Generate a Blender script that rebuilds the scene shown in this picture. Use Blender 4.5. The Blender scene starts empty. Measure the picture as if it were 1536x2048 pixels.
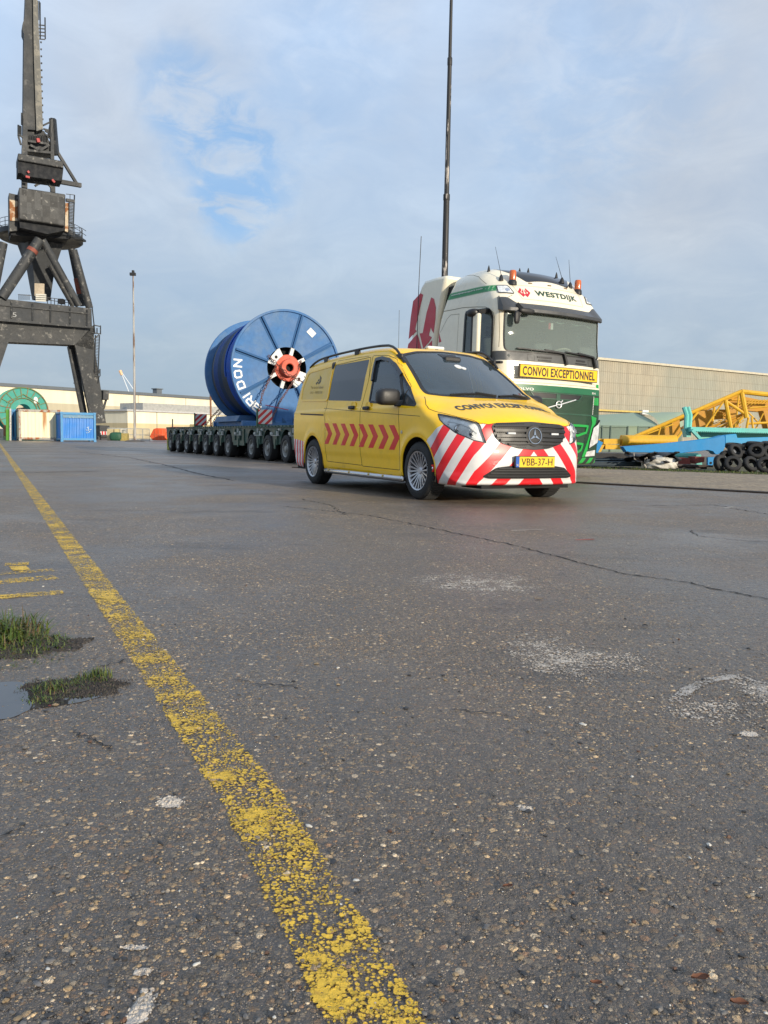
import bpy, bmesh, math, random
import numpy as np
from mathutils import Vector, Matrix
from mathutils.bvhtree import BVHTree
from mathutils.geometry import delaunay_2d_cdt
random.seed(7); rng = np.random.default_rng(7)
SC = bpy.context.scene; COL = SC.collection
R = math.radians
# ------------------------------------------------------------------ camera
FPX = 1605.0; PITCH = R(5.27); ROLL = R(1.0); CH = .705
cp, sp = math.cos(PITCH), math.sin(PITCH)
cF = np.array([0, cp, -sp]); cU = np.array([0, sp, cp]); cR = np.array([1., 0, 0])
_c, _s = math.cos(ROLL), math.sin(ROLL)
cR, cU = _c*cR+_s*cU, -_s*cR+_c*cU
CAM = np.array([0, 0, CH])
cd = bpy.data.cameras.new('camera'); cam = bpy.data.objects.new('camera', cd); COL.objects.link(cam)
cam.matrix_world = Matrix(((cR[0], cU[0], -cF[0], 0), (cR[1], cU[1], -cF[1], 0), (cR[2], cU[2], -cF[2], CH), (0, 0, 0, 1)))
cd.sensor_fit = 'HORIZONTAL'; cd.sensor_width = 36; cd.lens = 36*FPX/1536
cd.clip_start = .05; cd.clip_end = 6000
SC.camera = cam
SC.render.resolution_x = 768; SC.render.resolution_y = 1024
# ------------------------------------------------------------------ world and sun
SUN_EL = R(15); SUN_AZ = math.atan2(.64, -.77)
w = bpy.data.worlds.new('World'); SC.world = w; w.use_nodes = True
class NT:
    def __init__(s, tree): s.t = tree; tree.nodes.clear()
    def n(s, typ, ins=None, **kw):
        nd = s.t.nodes.new('ShaderNode'+typ)
        for k, v in kw.items(): setattr(nd, k, v)
        for k, v in (ins or {}).items():
            sk = nd.inputs[k]
            if isinstance(v, bpy.types.NodeSocket): s.t.links.new(v, sk)
            else:
                if isinstance(v, (tuple, list)) and len(v) == 3 and sk.type == 'RGBA': v = (*v, 1)
                sk.default_value = v
        return nd
    def m(s, op, a, b=0.0, c=0.0, clamp=False):
        nd = s.t.nodes.new('ShaderNodeMath'); nd.operation = op; nd.use_clamp = clamp
        for i, v in enumerate((a, b, c)):
            if isinstance(v, bpy.types.NodeSocket): s.t.links.new(v, nd.inputs[i])
            else: nd.inputs[i].default_value = v
        return nd.outputs[0]
    def mix(s, f, a, b, mode='MIX'):
        nd = s.t.nodes.new('ShaderNodeMix'); nd.data_type = 'RGBA'; nd.blend_type = mode
        for k, v in ((0, f), (6, a), (7, b)):
            sk = nd.inputs[k]
            if isinstance(v, bpy.types.NodeSocket): s.t.links.new(v, sk)
            else: sk.default_value = (*v, 1) if isinstance(v, (tuple, list)) and len(v) == 3 else v
        return nd.outputs[2]
    def ss(s, v, lo, hi, a=0.0, b=1.0):
        nd = s.n('MapRange', {0: v, 1: lo, 2: hi, 3: a, 4: b}, interpolation_type='SMOOTHSTEP'); return nd.outputs[0]
    def noise(s, vec, scale, detail=3, rough=.55, dist=0, dim='3D'):
        return s.n('TexNoise', {'Vector': vec, 'Scale': scale, 'Detail': detail, 'Roughness': rough, 'Distortion': dist}, noise_dimensions=dim)
    def ramp(s, v, stops, interp='LINEAR'):
        nd = s.n('ValToRGB', {0: v}); e = nd.color_ramp; e.interpolation = interp
        while len(e.elements) < len(stops): e.elements.new(.5)
        for el, (p, c) in zip(e.elements, stops): el.position = p; el.color = (*c, 1)
        return nd.outputs[0]
def L(*c):
    return tuple(((v/255)/12.92 if v/255 <= .04045 else ((v/255+.055)/1.055)**2.4) for v in c)
t = NT(w.node_tree)
sky = t.n('TexSky', sky_type='NISHITA', sun_disc=False, sun_elevation=SUN_EL, sun_rotation=SUN_AZ, air_density=1.0, dust_density=1.5, ozone_density=1.5)
tc = t.n('TexCoord').outputs['Generated']
sep = t.n('SeparateXYZ', {0: tc}); el = sep.outputs[2]; sx = sep.outputs[0]
# flatten the direction towards a cloud deck so that clouds stretch near the horizon
den = t.m('ADD', t.m('MAXIMUM', el, 0.0), .32)
cx = t.m('DIVIDE', sep.outputs[0], den); cy = t.m('DIVIDE', sep.outputs[1], den)
cv = t.n('CombineXYZ', {0: cx, 1: cy, 2: .7}).outputs[0]
n1 = t.noise(cv, 1.6, 7, .55, .35).outputs[0]
n2 = t.noise(cv, 5.5, 6, .62, .6).outputs[0]
n3 = t.noise(tc, 2.3, 3, .5).outputs[0]
# a ragged gap in the deck, upper left of the yard
wn = t.n('VectorMath', {0: t.noise(tc, 7, 4, .6).outputs[1], 1: (.5, .5, .5)}, operation='SUBTRACT').outputs[0]
tcw = t.n('VectorMath', {0: wn, 1: (.10, .10, .10), 2: tc}, operation='MULTIPLY_ADD').outputs[0]; tcw = t.n('VectorMath', {0: tcw}, operation='NORMALIZE').outputs[0]
def blob(dx, dy, dz, tight):
    vd = t.n('VectorMath', {0: tcw, 1: (dx, dy, dz)}, operation='DOT_PRODUCT').outputs['Value']
    return t.ss(vd, tight, 1.0)
def dirn(px, py):
    d = cF+(px-768)/FPX*cR-(py-1024)/FPX*cU; d /= np.linalg.norm(d); return tuple(d)
gap = 0.0
for px_, py_, tg, k_ in ((370, 150, .9978, .7), (410, 235, .9965, 1), (440, 310, .9962, 1.0), (455, 385, .9972, 1.0), (500, 350, .9975, .6), (1180, 150, .98, .4), (640, 120, .985, .35)):
    gap = t.m('MAXIMUM', gap, t.m('MULTIPLY', blob(*dirn(px_, py_), tg), k_))
gapn = t.m('MULTIPLY', t.ss(gap, .0, 1.0), t.ss(t.noise(cv, 11, 6, .6, .6).outputs[0], .33, .60))
cover = t.m('SUBTRACT', t.ss(t.m('ADD', t.m('MULTIPLY', n1, .6), t.m('MULTIPLY', n2, .4)), .30, .62, .86, 1.0), t.m('MULTIPLY', gapn, .62), clamp=True)
cloud = t.ramp(el, [(0.0, L(150, 165, 176)), (.10, L(157, 173, 187)), (.25, L(170, 187, 206)), (.45, L(176, 197, 224)), (.8, L(184, 203, 229))])
warm = t.ss(t.m('ADD', n3, t.m('MULTIPLY', t.m('MULTIPLY', sx, t.ss(el, .05, .5)), .25)), .38, .72)
cloud = t.mix(t.m('MULTIPLY', warm, t.ss(el, .02, .4, .15, .75)), cloud, L(178, 180, 184))
cloud = t.mix(1.0, cloud, t.ramp(t.m('ADD', t.m('MULTIPLY', n1, .5), t.m('MULTIPLY', n2, .5)), [(.32, (.91, .915, .93)), (.5, (1.0, 1.0, 1.0)), (.66, (1.12, 1.11, 1.09))]), 'MULTIPLY')
skyb = t.mix(1.0, sky.outputs[0], (1., 1.06, 1.18), 'MULTIPLY')
STR = .1
cl10 = t.n('VectorMath', {0: cloud, 1: (1/STR, 1/STR, 1/STR)}, operation='MULTIPLY').outputs[0]
blue10 = t.mix(.55, skyb, tuple(v/STR for v in L(104, 170, 228)))
fin = t.mix(cover, blue10, cl10)
bg = t.n('Background', {'Color': fin, 'Strength': STR})
t.t.links.new(bg.outputs[0], t.n('OutputWorld').inputs[0])
sd = bpy.data.lights.new('sun', 'SUN'); sun = bpy.data.objects.new('sun', sd); COL.objects.link(sun)
sd.energy = 3.5; sd.angle = R(1.5); sd.color = (1.0, .88, .70)
sv = Vector((math.sin(SUN_AZ)*math.cos(SUN_EL), math.cos(SUN_AZ)*math.cos(SUN_EL), math.sin(SUN_EL)))
sun.rotation_euler = sv.to_track_quat('Z', 'Y').to_euler()
SC.view_settings.view_transform = 'Standard'; SC.view_settings.look = 'None'
SC.view_settings.exposure = 0.38; SC.view_settings.gamma = 1
# ------------------------------------------------------------------ helpers
def ray(px, py): return cF+(px-768)/FPX*cR-(py-1024)/FPX*cU
def gr(px, py, z=0):
    d = ray(px, py); return CAM+d*((z-CH)/d[2])
def at(px, py, Y):
    d = ray(px, py); return CAM+d*(Y/d[1])
MATS = {}
def mat(name, col, rough=.55, metal=0, coat=0, var=.18, vs=2.5, bump=0, bs=40, col2=None, c2s=3, c2t=(.5, .6), spec=.5, streak=False, emit=0, rv=.12, coords='Object', cells=0):
    if name in MATS: return MATS[name]
    m = bpy.data.materials.new(name); m.use_nodes = True; t = NT(m.node_tree); MATS[name] = m
    tc = t.n('TexCoord').outputs[coords]
    v = tc
    if streak: v = t.n('Mapping', {0: tc, 3: (1, 1, .12)}).outputs[0]
    a = t.noise(v, vs, 5, .6).outputs[0]; b = t.noise(v, vs*9, 4, .6).outputs[0]
    f = t.m('ADD', t.m('MULTIPLY', a, .6), t.m('MULTIPLY', b, .4))
    k = t.ss(f, .3, .7, 1-var, 1+var*.6)
    c = t.mix(1.0, col, t.n('CombineColor', {0: k, 1: k, 2: k}).outputs[0], 'MULTIPLY')
    if cells:
        ce = t.n('VectorMath', {0: t.n('VectorMath', {0: tc, 1: (cells, cells, cells)}, operation='MULTIPLY').outputs[0]}, operation='FLOOR').outputs[0]
        kk = t.m('MULTIPLY_ADD', t.n('TexWhiteNoise', {0: ce}).outputs[0], .9, .6); c = t.mix(1.0, c, t.n('CombineColor', {0: kk, 1: kk, 2: kk}).outputs[0], 'MULTIPLY')
    if col2:
        f2 = t.noise(v, c2s, 7, .65, .3).outputs[0]
        c = t.mix(t.ss(f2, c2t[0], c2t[1]), c, col2)
    ins = {'Base Color': c, 'Roughness': t.ss(a, .3, .7, max(.02, rough-rv), min(1, rough+rv)), 'Metallic': metal, 'Coat Weight': coat, 'Coat Roughness': .06, 'Specular IOR Level': spec}
    if emit: ins['Emission Color'] = c; ins['Emission Strength'] = emit
    if bump: ins['Normal'] = t.n('Bump', {'Height': t.noise(tc, bs, 4, .6).outputs[0], 'Distance': bump, 'Strength': 1.0}).outputs[0]
    p = t.n('BsdfPrincipled', ins)
    t.t.links.new(p.outputs[0], t.n('OutputMaterial').inputs[0]); return m
def glass(name, tint, dark=0.0, gl=(1, 1, 1), ior=1.52, sky_sheen=(.02, .025, .03), sheen_k=None):
    m = bpy.data.materials.new(name); m.use_nodes = True; t = NT(m.node_tree); MATS[name] = m
    tr = t.n('BsdfTransparent', {0: tint}); di = t.n('BsdfDiffuse', {0: sky_sheen}); dark = dark if sheen_k is None else sheen_k  # diffuse layer, where mixed in, stands for sky reflected in the pane
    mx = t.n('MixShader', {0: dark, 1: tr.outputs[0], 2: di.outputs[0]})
    g = t.n('BsdfGlossy', {0: gl, 'Roughness': .02}); fr = t.n('Fresnel', {0: ior})
    mx2 = t.n('MixShader', {0: fr.outputs[0], 1: mx.outputs[0], 2: g.outputs[0]})
    t.t.links.new(mx2.outputs[0], t.n('OutputMaterial').inputs[0]); return m
def mesh_obj(name, V, F, mats, parent=None, ang=35, mi=None, bevel=0, mw=None):
    me = bpy.data.meshes.new(name); V = np.asarray(V, dtype=np.float32)
    if isinstance(F, np.ndarray):
        n, k = F.shape; me.vertices.add(len(V)); me.vertices.foreach_set('co', V.ravel())
        me.loops.add(n*k); me.loops.foreach_set('vertex_index', F.astype(np.int32).ravel())
        me.polygons.add(n); me.polygons.foreach_set('loop_start', np.arange(0, n*k, k, dtype=np.int32))
        me.update(calc_edges=True)
    else:
        me.from_pydata(V.tolist(), [], [tuple(int(i) for i in f) for f in F]); me.update()
    if not isinstance(mats, (list, tuple)): mats = [mats]
    for m in mats: me.materials.append(m)
    if mi is not None: me.polygons.foreach_set('material_index', np.asarray(mi, dtype=np.int32))
    if ang:
        me.polygons.foreach_set('use_smooth', np.ones(len(me.polygons), dtype=bool))
        me.set_sharp_from_angle(angle=R(ang))
    me.validate()
    o = bpy.data.objects.new(name, me); COL.objects.link(o)
    if parent: o.parent = parent
    if mw is not None: o.matrix_world = mw
    if bevel:
        b = o.modifiers.new('bevel', 'BEVEL'); b.width = bevel; b.segments = 2; b.limit_method = 'ANGLE'; b.angle_limit = R(40)
    return o
def tag(o, label=None, cat=None, group=None, kind=None):
    if label: o['label'] = label
    if cat: o['category'] = cat
    if group: o['group'] = group
    if kind: o['kind'] = kind
    return o
def thing(name, label, cat, loc=(0, 0, 0), rz=0, group=None, rx=0):
    o = bpy.data.objects.new(name, None); COL.objects.link(o); o.location = loc; o.rotation_euler = (rx, 0, rz)
    return tag(o, label, cat, group)
def nrm(v): v = np.asarray(v, float); return v/(np.linalg.norm(v)+1e-12)
def frame(d, up=(0, 0, 1)):
    d = nrm(d); u = np.asarray(up, float)
    if abs(d@u) > .98: u = np.array([0, 1., 0])
    s = nrm(np.cross(d, u)); return s, np.cross(s, d)
class MB:
    def __init__(s): s.V = []; s.F = []; s.M = []; s.k = 0
    def add(s, V, F):
        o = len(s.V); s.V += [tuple(map(float, v)) for v in V]; s.F += [tuple(int(i)+o for i in f) for f in F]; s.M += [s.k]*len(F); return s
    def mi(s, k): s.k = k; return s
    def hexa(s, P): return s.add(P, [(0, 3, 2, 1), (4, 5, 6, 7), (0, 1, 5, 4), (1, 2, 6, 5), (2, 3, 7, 6), (3, 0, 4, 7)])
    def box(s, x0, x1, y0, y1, z0, z1):
        return s.hexa([(x0, y0, z0), (x1, y0, z0), (x1, y1, z0), (x0, y1, z0), (x0, y0, z1), (x1, y0, z1), (x1, y1, z1), (x0, y1, z1)])
    def bar(s, p, q, w, h, up=(0, 0, 1), w2=None, h2=None):
        p = np.asarray(p, float); q = np.asarray(q, float); a, b = frame(q-p, up); w2 = w2 or w; h2 = h2 or h
        P = [p+a*w/2*i+b*h/2*j for i, j in ((-1, -1), (1, -1), (1, 1), (-1, 1))]+[q+a*w2/2*i+b*h2/2*j for i, j in ((-1, -1), (1, -1), (1, 1), (-1, 1))]
        return s.hexa(P)
    def tube(s, pts, r, n=10, closed=False, caps=True):
        pts = [np.asarray(p, float) for p in pts]; m = len(pts); rr = r if isinstance(r, (list, tuple)) else [r]*m
        V = []; a = None
        for i, p in enumerate(pts):
            if closed: d = pts[(i+1) % m]-pts[i-1]
            else: d = pts[min(i+1, m-1)]-pts[max(i-1, 0)]
            d = nrm(d)
            if a is None: a, b = frame(d)
            else: a = nrm(a-d*(a@d)); b = np.cross(a, d)
            b = np.cross(d, a)
            for k in range(n):
                t = 2*math.pi*k/n; V.append(p+rr[i]*(math.cos(t)*a+math.sin(t)*b))
        F = []
        for i in range(m if closed else m-1):
            for k in range(n):
                j = (i+1) % m; F.append((i*n+k, i*n+(k+1) % n, j*n+(k+1) % n, j*n+k))
        if caps and not closed: F.append(tuple(range(n-1, -1, -1))); F.append(tuple((m-1)*n+k for k in range(n)))
        return s.add(V, F)
    def lathe(s, prof, o, d, n=24, up=(0, 0, 1)):
        o = np.asarray(o, float); d = nrm(d); a, b = frame(d, up); V = []; F = []; m = len(prof)
        for r, h in prof:
            for k in range(n):
                t = 2*math.pi*k/n; V.append(o+d*h+max(r, 1e-4)*(math.cos(t)*a+math.sin(t)*b))
        for i in range(m-1):
            for k in range(n): F.append((i*n+k, i*n+(k+1) % n, (i+1)*n+(k+1) % n, (i+1)*n+k))
        return s.add(V, F)
    def prism(s, P, d):
        P = [np.asarray(p, float) for p in P]; d = np.asarray(d, float); n = len(P)
        area = sum(np.cross(P[i], P[(i+1) % n]) for i in range(n))
        if area@d > 0: P = P[::-1]
        V = P+[p+d for p in P]
        return s.add(V, [tuple(range(n)), tuple(range(2*n-1, n-1, -1))]+[(i, n+i, n+(i+1) % n, (i+1) % n) for i in range(n)])
    def ell(s, c, r, n=16, m=10, p=1.0):
        V = []; F = []
        f = lambda v: math.copysign(abs(v)**p, v)
        for i in range(m+1):
            a = -math.pi/2+math.pi*i/m
            for k in range(n):
                b = 2*math.pi*k/n; V.append((c[0]+r[0]*f(math.cos(a))*f(math.cos(b)), c[1]+r[1]*f(math.cos(a))*f(math.sin(b)), c[2]+r[2]*f(math.sin(a))))
        for i in range(m):
            for k in range(n): F.append((i*n+k, i*n+(k+1) % n, (i+1)*n+(k+1) % n, (i+1)*n+k))
        return s.add(V, F)
    def build(s, name, mats, parent=None, ang=35, bevel=0):
        return mesh_obj(name, s.V, s.F, mats, parent, ang, s.M, bevel)
def pxp(mb, poly, Y, th, tilt=0):
    # an outline at distance Y given a real thickness th (away from the camera)
    mb.prism([at(x, y, Y) for x, y in poly], (0, th, 0)); return mb
def child_of(parent, *objs):
    for o in objs: o.parent = parent
# text as a mesh mapped through fn(u, v) -> 3D, u along the line (0..1 of width), v up (0..1 of cap height)
def text_mesh(txt, sub=0, bold=.0, ratio=None):
    cu = bpy.data.curves.new('text', 'FONT'); cu.body = txt; cu.offset = bold; cu.resolution_u = 4; cu.space_character = 1+bold*2.6
    o = bpy.data.objects.new('text', cu); COL.objects.link(o)
    dg = bpy.context.evaluated_depsgraph_get(); dg.update(); me = o.evaluated_get(dg).to_mesh()
    bm = bmesh.new(); bm.from_mesh(me); bmesh.ops.triangulate(bm, faces=bm.faces[:])
    for _ in range(sub): bmesh.ops.subdivide_edges(bm, edges=[e for e in bm.edges if e.calc_length() > .22], cuts=1); bmesh.ops.triangulate(bm, faces=bm.faces[:])
    V = np.array([v.co[:] for v in bm.verts]); F = [[v.index for v in f.verts] for f in bm.faces]
    bm.free(); o.evaluated_get(dg).to_mesh_clear(); bpy.data.objects.remove(o); bpy.data.curves.remove(cu)
    mn = V.min(0); mx = V.max(0)
    U = (V[:, 0]-mn[0])/(mx[0]-mn[0]); W = V[:, 1]-mn[1]; W = W/(mx[1]-mn[1])
    return U, W, F
def text_obj(name, txt, fn, m, parent, sub=0, bold=.0):
    U, W, F = text_mesh(txt, sub, bold); V = [fn(u, v) for u, v in zip(U, W)]
    return mesh_obj(name, V, F, m, parent, ang=0)
def solid_text(name, txt, o, ex, ey, th, m, parent, bold=0.0):
    o, ex, ey = map(lambda a: np.asarray(a, float), (o, ex, ey)); n = nrm(np.cross(ex, ey))
    U, W, F = text_mesh(txt, 0, bold); V = [o+u*ex+v*ey+n*th for u, v in zip(U, W)]
    return mesh_obj(name, V, F, m, parent, ang=0)
# ------------------------------------------------------------------ ground
def asphalt_nodes(t):
    co = t.n('TexCoord').outputs['Object']
    w1 = t.noise(co, 14, 3, .5); wv = t.n('VectorMath', {0: w1.outputs[1], 1: (.5, .5, .5)}, operation='SUBTRACT').outputs[0]
    cw = t.n('VectorMath', {0: wv, 1: (.012, .012, 0), 2: co}, operation='MULTIPLY_ADD').outputs[0]
    def stones(scale, lo, hi, pres):
        v = t.n('TexVoronoi', {'Vector': cw, 'Scale': scale, 'Randomness': 1.0}, voronoi_dimensions='2D', feature='F1')
        s = t.n('SeparateColor', {0: v.outputs['Color']})
        size = t.m('ADD', t.m('MULTIPLY', s.outputs[0], hi-lo), lo)
        on = t.m('GREATER_THAN', s.outputs[1], pres)
        h = t.m('SUBTRACT', 1.0, t.m('DIVIDE', v.outputs['Distance'], size))
        h = t.m('MULTIPLY', t.m('MAXIMUM', h, 0.0), on)
        mask = t.ss(h, .0, .22)
        return mask, t.m('POWER', h, .5), s.outputs[2]
    big = t.ss(t.noise(co, .8, 4, .6).outputs[0], .35, .65)
    m1, h1, r1 = stones(62, .16, .52, .30)
    m2, h2, r2 = stones(135, .2, .58, .16)
    m3, h3, r3 = stones(330, .25, .6, .12)
    cr = [(0, L(50, 48, 45)), (.28, L(64, 61, 57)), (.48, L(84, 80, 72)), (.66, L(80, 68, 54)), (.80, L(104, 92, 72)), (.90, L(136, 122, 98)), (.95, L(94, 76, 60)), (.975, L(150, 142, 126))]
    fine = t.noise(co, 420, 4, .7).outputs[0]
    mat0 = t.mix(t.ss(fine, .35, .65), L(34, 33, 32), L(62, 59, 55))
    c = t.mix(m3, mat0, t.ramp(r3, [(0, L(52, 51, 52)), (.6, L(82, 78, 75)), (.85, L(112, 104, 94)), (.965, L(146, 140, 128))], 'CONSTANT'))
    c = t.mix(m2, c, t.ramp(r2, cr, 'CONSTANT'))
    c = t.mix(m1, c, t.ramp(r1, cr, 'CONSTANT'))
    tar = t.noise(co, 38, 5, .65).outputs[0]
    tmask = t.ss(t.m('ADD', tar, t.m('MULTIPLY', big, .16)), .48, .64)
    c = t.mix(t.m('MULTIPLY', tmask, .55), c, t.mix(t.ss(fine, .3, .7), L(36, 35, 35), L(58, 55, 52)))
    c = t.mix(1.0, c, (2.72, 2.42, 2.08), 'MULTIPLY')
    # broad tone: damp, worn and dusty patches
    p = t.noise(co, .45, 5, .6, .6).outputs[0]; q = t.noise(co, 2.6, 5, .65, .4).outputs[0]
    k = t.m('ADD', t.ss(p, .3, .7, .78, 1.22), t.ss(q, .3, .7, -.16, .16))
    c = t.mix(1.0, c, t.n('CombineColor', {0: k, 1: k, 2: k}).outputs[0], 'MULTIPLY')
    br = t.noise(co, .7, 3, .5).outputs[0]
    c = t.mix(t.ss(br, .52, .75, 0, .30), c, L(122, 104, 86), 'MIX')
    sc = t.noise(co, .55, 6, .62, .5).outputs[0]; sc2 = t.noise(t.n('Mapping', {0: co, 1: (7, 3, 0), 2: (0, 0, 1.1), 3: (.5, 1.6, 1)}).outputs[0], 1.1, 7, .68).outputs[0]
    c = t.mix(t.ss(sc, .54, .68, 0, .30), c, L(150, 145, 140)); c = t.mix(t.ss(sc2, .55, .66, 0, .42), c, L(44, 42, 41))
    h = t.m('ADD', t.m('MULTIPLY', h1, .8), t.m('MULTIPLY', t.m('MULTIPLY', h2, t.m('SUBTRACT', 1.0, m1)), .5))
    h = t.m('ADD', h, t.m('MULTIPLY', h3, .18))
    h = t.m('ADD', t.m('MULTIPLY', h, t.m('SUBTRACT', 1.0, t.m('MULTIPLY', tmask, .6))), t.m('MULTIPLY', fine, .10))
    und = t.noise(co, 26, 4, .6).outputs[0]
    rip = t.noise(t.n('Mapping', {0: co, 3: (6, 15, 1)}).outputs[0], 1.0, 4, .6, .8).outputs[0]
    h = t.m('ADD', t.m('ADD', t.m('MULTIPLY', h, 1.25), t.m('MULTIPLY', und, 1.3)), t.m('MULTIPLY', rip, 1.6))
    rg = t.m('ADD', t.ss(p, .35, .7, .36, .58), t.m('MULTIPLY', fine, .12))
    return dict(co=co, c=c, h=h, rg=rg, und=und, fine=fine, m1=m1, m2=m2, h1=h1, h2=h2, q=q, p=p, tmask=tmask, tar=tar)
def asphalt_mat(name, paint=None, dist=.0030):
    m = bpy.data.materials.new(name); m.use_nodes = True; t = NT(m.node_tree); MATS[name] = m
    a = asphalt_nodes(t); c = a['c']; rg = a['rg']; out = t.n('OutputMaterial')
    if paint:
        # worn road paint: it clings to the raised grains and is gone from the hollows
        colr, thr, edge, soft = paint
        at_ = t.n('Attribute', attribute_name='fade').outputs['Fac']
        f = t.m('ADD', t.m('MULTIPLY', a['h1'], .30), t.m('MULTIPLY', a['h2'], .26))
        f = t.m('ADD', f, t.m('MULTIPLY', a['und'], .50))
        f = t.m('ADD', f, t.m('MULTIPLY', t.noise(a['co'], 260, 5, .8).outputs[0], .70))
        f = t.m('ADD', f, t.m('MULTIPLY', t.noise(a['co'], 7, 4, .6).outputs[0], .95))
        f = t.m('ADD', f, t.m('MULTIPLY', t.m('SUBTRACT', at_, 1.0), 1.0))
        al = t.ss(f, thr, thr+soft)
        vc = t.noise(a['co'], 60, 5, .7).outputs[0]
        pc = t.mix(t.ss(vc, .35, .65), colr, tuple(v*.80 for v in colr))
        pc = t.mix(t.ss(t.noise(a['co'], 30, 6, .7).outputs[0], .56, .70, 0, .45), pc, L(150, 112, 66))
        c = pc
        rg = .6
    cw_ = t.ss(t.m('ADD', t.m('MULTIPLY', a['p'], .6), t.m('MULTIPLY', a['q'], .4)), .36, .62, .62, .22)
    if paint: cw_ = t.m('MULTIPLY', cw_, .3)
    bump = t.n('Bump', {'Height': t.m('ADD', a['h'], t.m('MULTIPLY', a['fine'], .25)), 'Distance': dist, 'Strength': 1.0})
    p = t.n('BsdfPrincipled', {'Base Color': c, 'Roughness': rg, 'Specular IOR Level': .6, 'Normal': bump.outputs[0], 'Coat Weight': cw_, 'Coat Roughness': .34})
    sh = p.outputs[0]
    if paint: sh = t.n('MixShader', {0: al, 1: t.n('BsdfTransparent').outputs[0], 2: sh}).outputs[0]
    t.t.links.new(sh, out.inputs[0])
    d = t.n('Displacement', {'Height': a['h'], 'Midlevel': 1.9, 'Scale': dist}); t.t.links.new(d.outputs[0], out.inputs['Displacement'])
    m.displacement_method = 'BOTH'; return m
M_ASPH = asphalt_mat('asphalt')
YEL = L(255, 206, 62)
M_YLINE = asphalt_mat('worn_yellow_paint', (YEL, 1.12, 0, .12))
M_WPAINT = asphalt_mat('worn_white_paint', (L(205, 195, 182), 1.04, 0, .12))
M_RPAINT = asphalt_mat('red_chalk_paint', (L(190, 80, 66), .85, 0, .12))
def polar_ground():
    rr = [.30]
    while rr[-1] < 14: rr.append(rr[-1]*1.0034)
    while rr[-1] < 60: rr.append(rr[-1]*1.03)
    while rr[-1] < 4500: rr.append(rr[-1]*1.25)
    rr = np.array(rr)
    th = np.concatenate([np.linspace(-math.pi, -.62, 40)[:-1], np.linspace(-.62, .62, 860), np.linspace(.62, math.pi, 40)[1:-1]])
    n, m = len(rr), len(th)
    X = rr[:, None]*np.sin(th)[None]; Y = rr[:, None]*np.cos(th)[None]
    V = np.stack([X, Y, np.zeros_like(X)], -1).reshape(-1, 3)
    i, j = np.meshgrid(np.arange(n-1), np.arange(m), indexing='ij'); j2 = (j+1) % m
    F = np.stack([i*m+j, (i+1)*m+j, (i+1)*m+j2, i*m+j2], -1).reshape(-1, 4)[:, ::-1]
    V = np.concatenate([V, [[0, 0, 0]]])
    return V, F
V, F = polar_ground()
g_ = mesh_obj('ground', V, F, M_ASPH, ang=180); tag(g_, 'dark worn asphalt yard with embedded gravel', None, kind='structure')
def strip(name, pts, width, m, z=.0011, fade=1.0, cell=.006, ncross=18, jag=0.0, kind='structure', label=None, maxr=1.0035, ends=.0):
    # a ribbon lying on the asphalt along pts, tessellated finely where it is near
    pts = [np.array(p[:2], float) for p in pts]; S = []
    for a, b in zip(pts[:-1], pts[1:]):
        L_ = np.linalg.norm(b-a); s = 0
        while s < L_:
            p = a+(b-a)*s/L_; S.append((p, nrm(b-a))); s += max(cell*.5, np.linalg.norm(p)*.0035)
    S.append((pts[-1], nrm(pts[-1]-pts[-2]))); V = []; A = []
    n = len(S)
    for i, (p, d) in enumerate(S):
        s = np.array([d[1], -d[0]]); e = min(i, n-1-i)/max(1, n*.5)
        for k in range(ncross+1):
            u = k/ncross*2-1; q = p+s*width/2*u
            if jag: q = q+s*jag*math.sin(i*.31+k)*.5
            V.append((q[0], q[1], z)); A.append(fade*min(1, (1-abs(u))*2.2+.72)*(1 if not ends else min(1, e/ends)))
    F = np.array([(i*(ncross+1)+k, i*(ncross+1)+k+1, (i+1)*(ncross+1)+k+1, (i+1)*(ncross+1)+k) for i in range(n-1) for k in range(ncross)])[:, ::-1]
    o = mesh_obj(name, V, F, m, ang=180)
    at_ = o.data.attributes.new('fade', 'FLOAT', 'POINT'); at_.data.foreach_set('value', np.array(A, dtype=np.float32))
    return tag(o, label, None, kind=kind)
yl = [(.034, .70), (.0, .91)]
ya = (gr(640, 2048)+gr(870, 2048))/2; yb = (gr(0, 895)+gr(8, 895))/2; yc = (gr(455, 1600)+gr(560, 1600))/2; yd = (gr(160, 1140)+gr(195, 1140))/2
yd = (gr(150, 1140)+gr(200, 1140))/2
dirl = nrm((yb-ya)[:2]); start = ya[:2]-dirl*.6
strip('yellow_line', [start, ya[:2], yc[:2], yd[:2], yb[:2], yb[:2]+dirl*12], .128, M_YLINE, label='long worn yellow line running along the yard', ncross=34)
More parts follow.
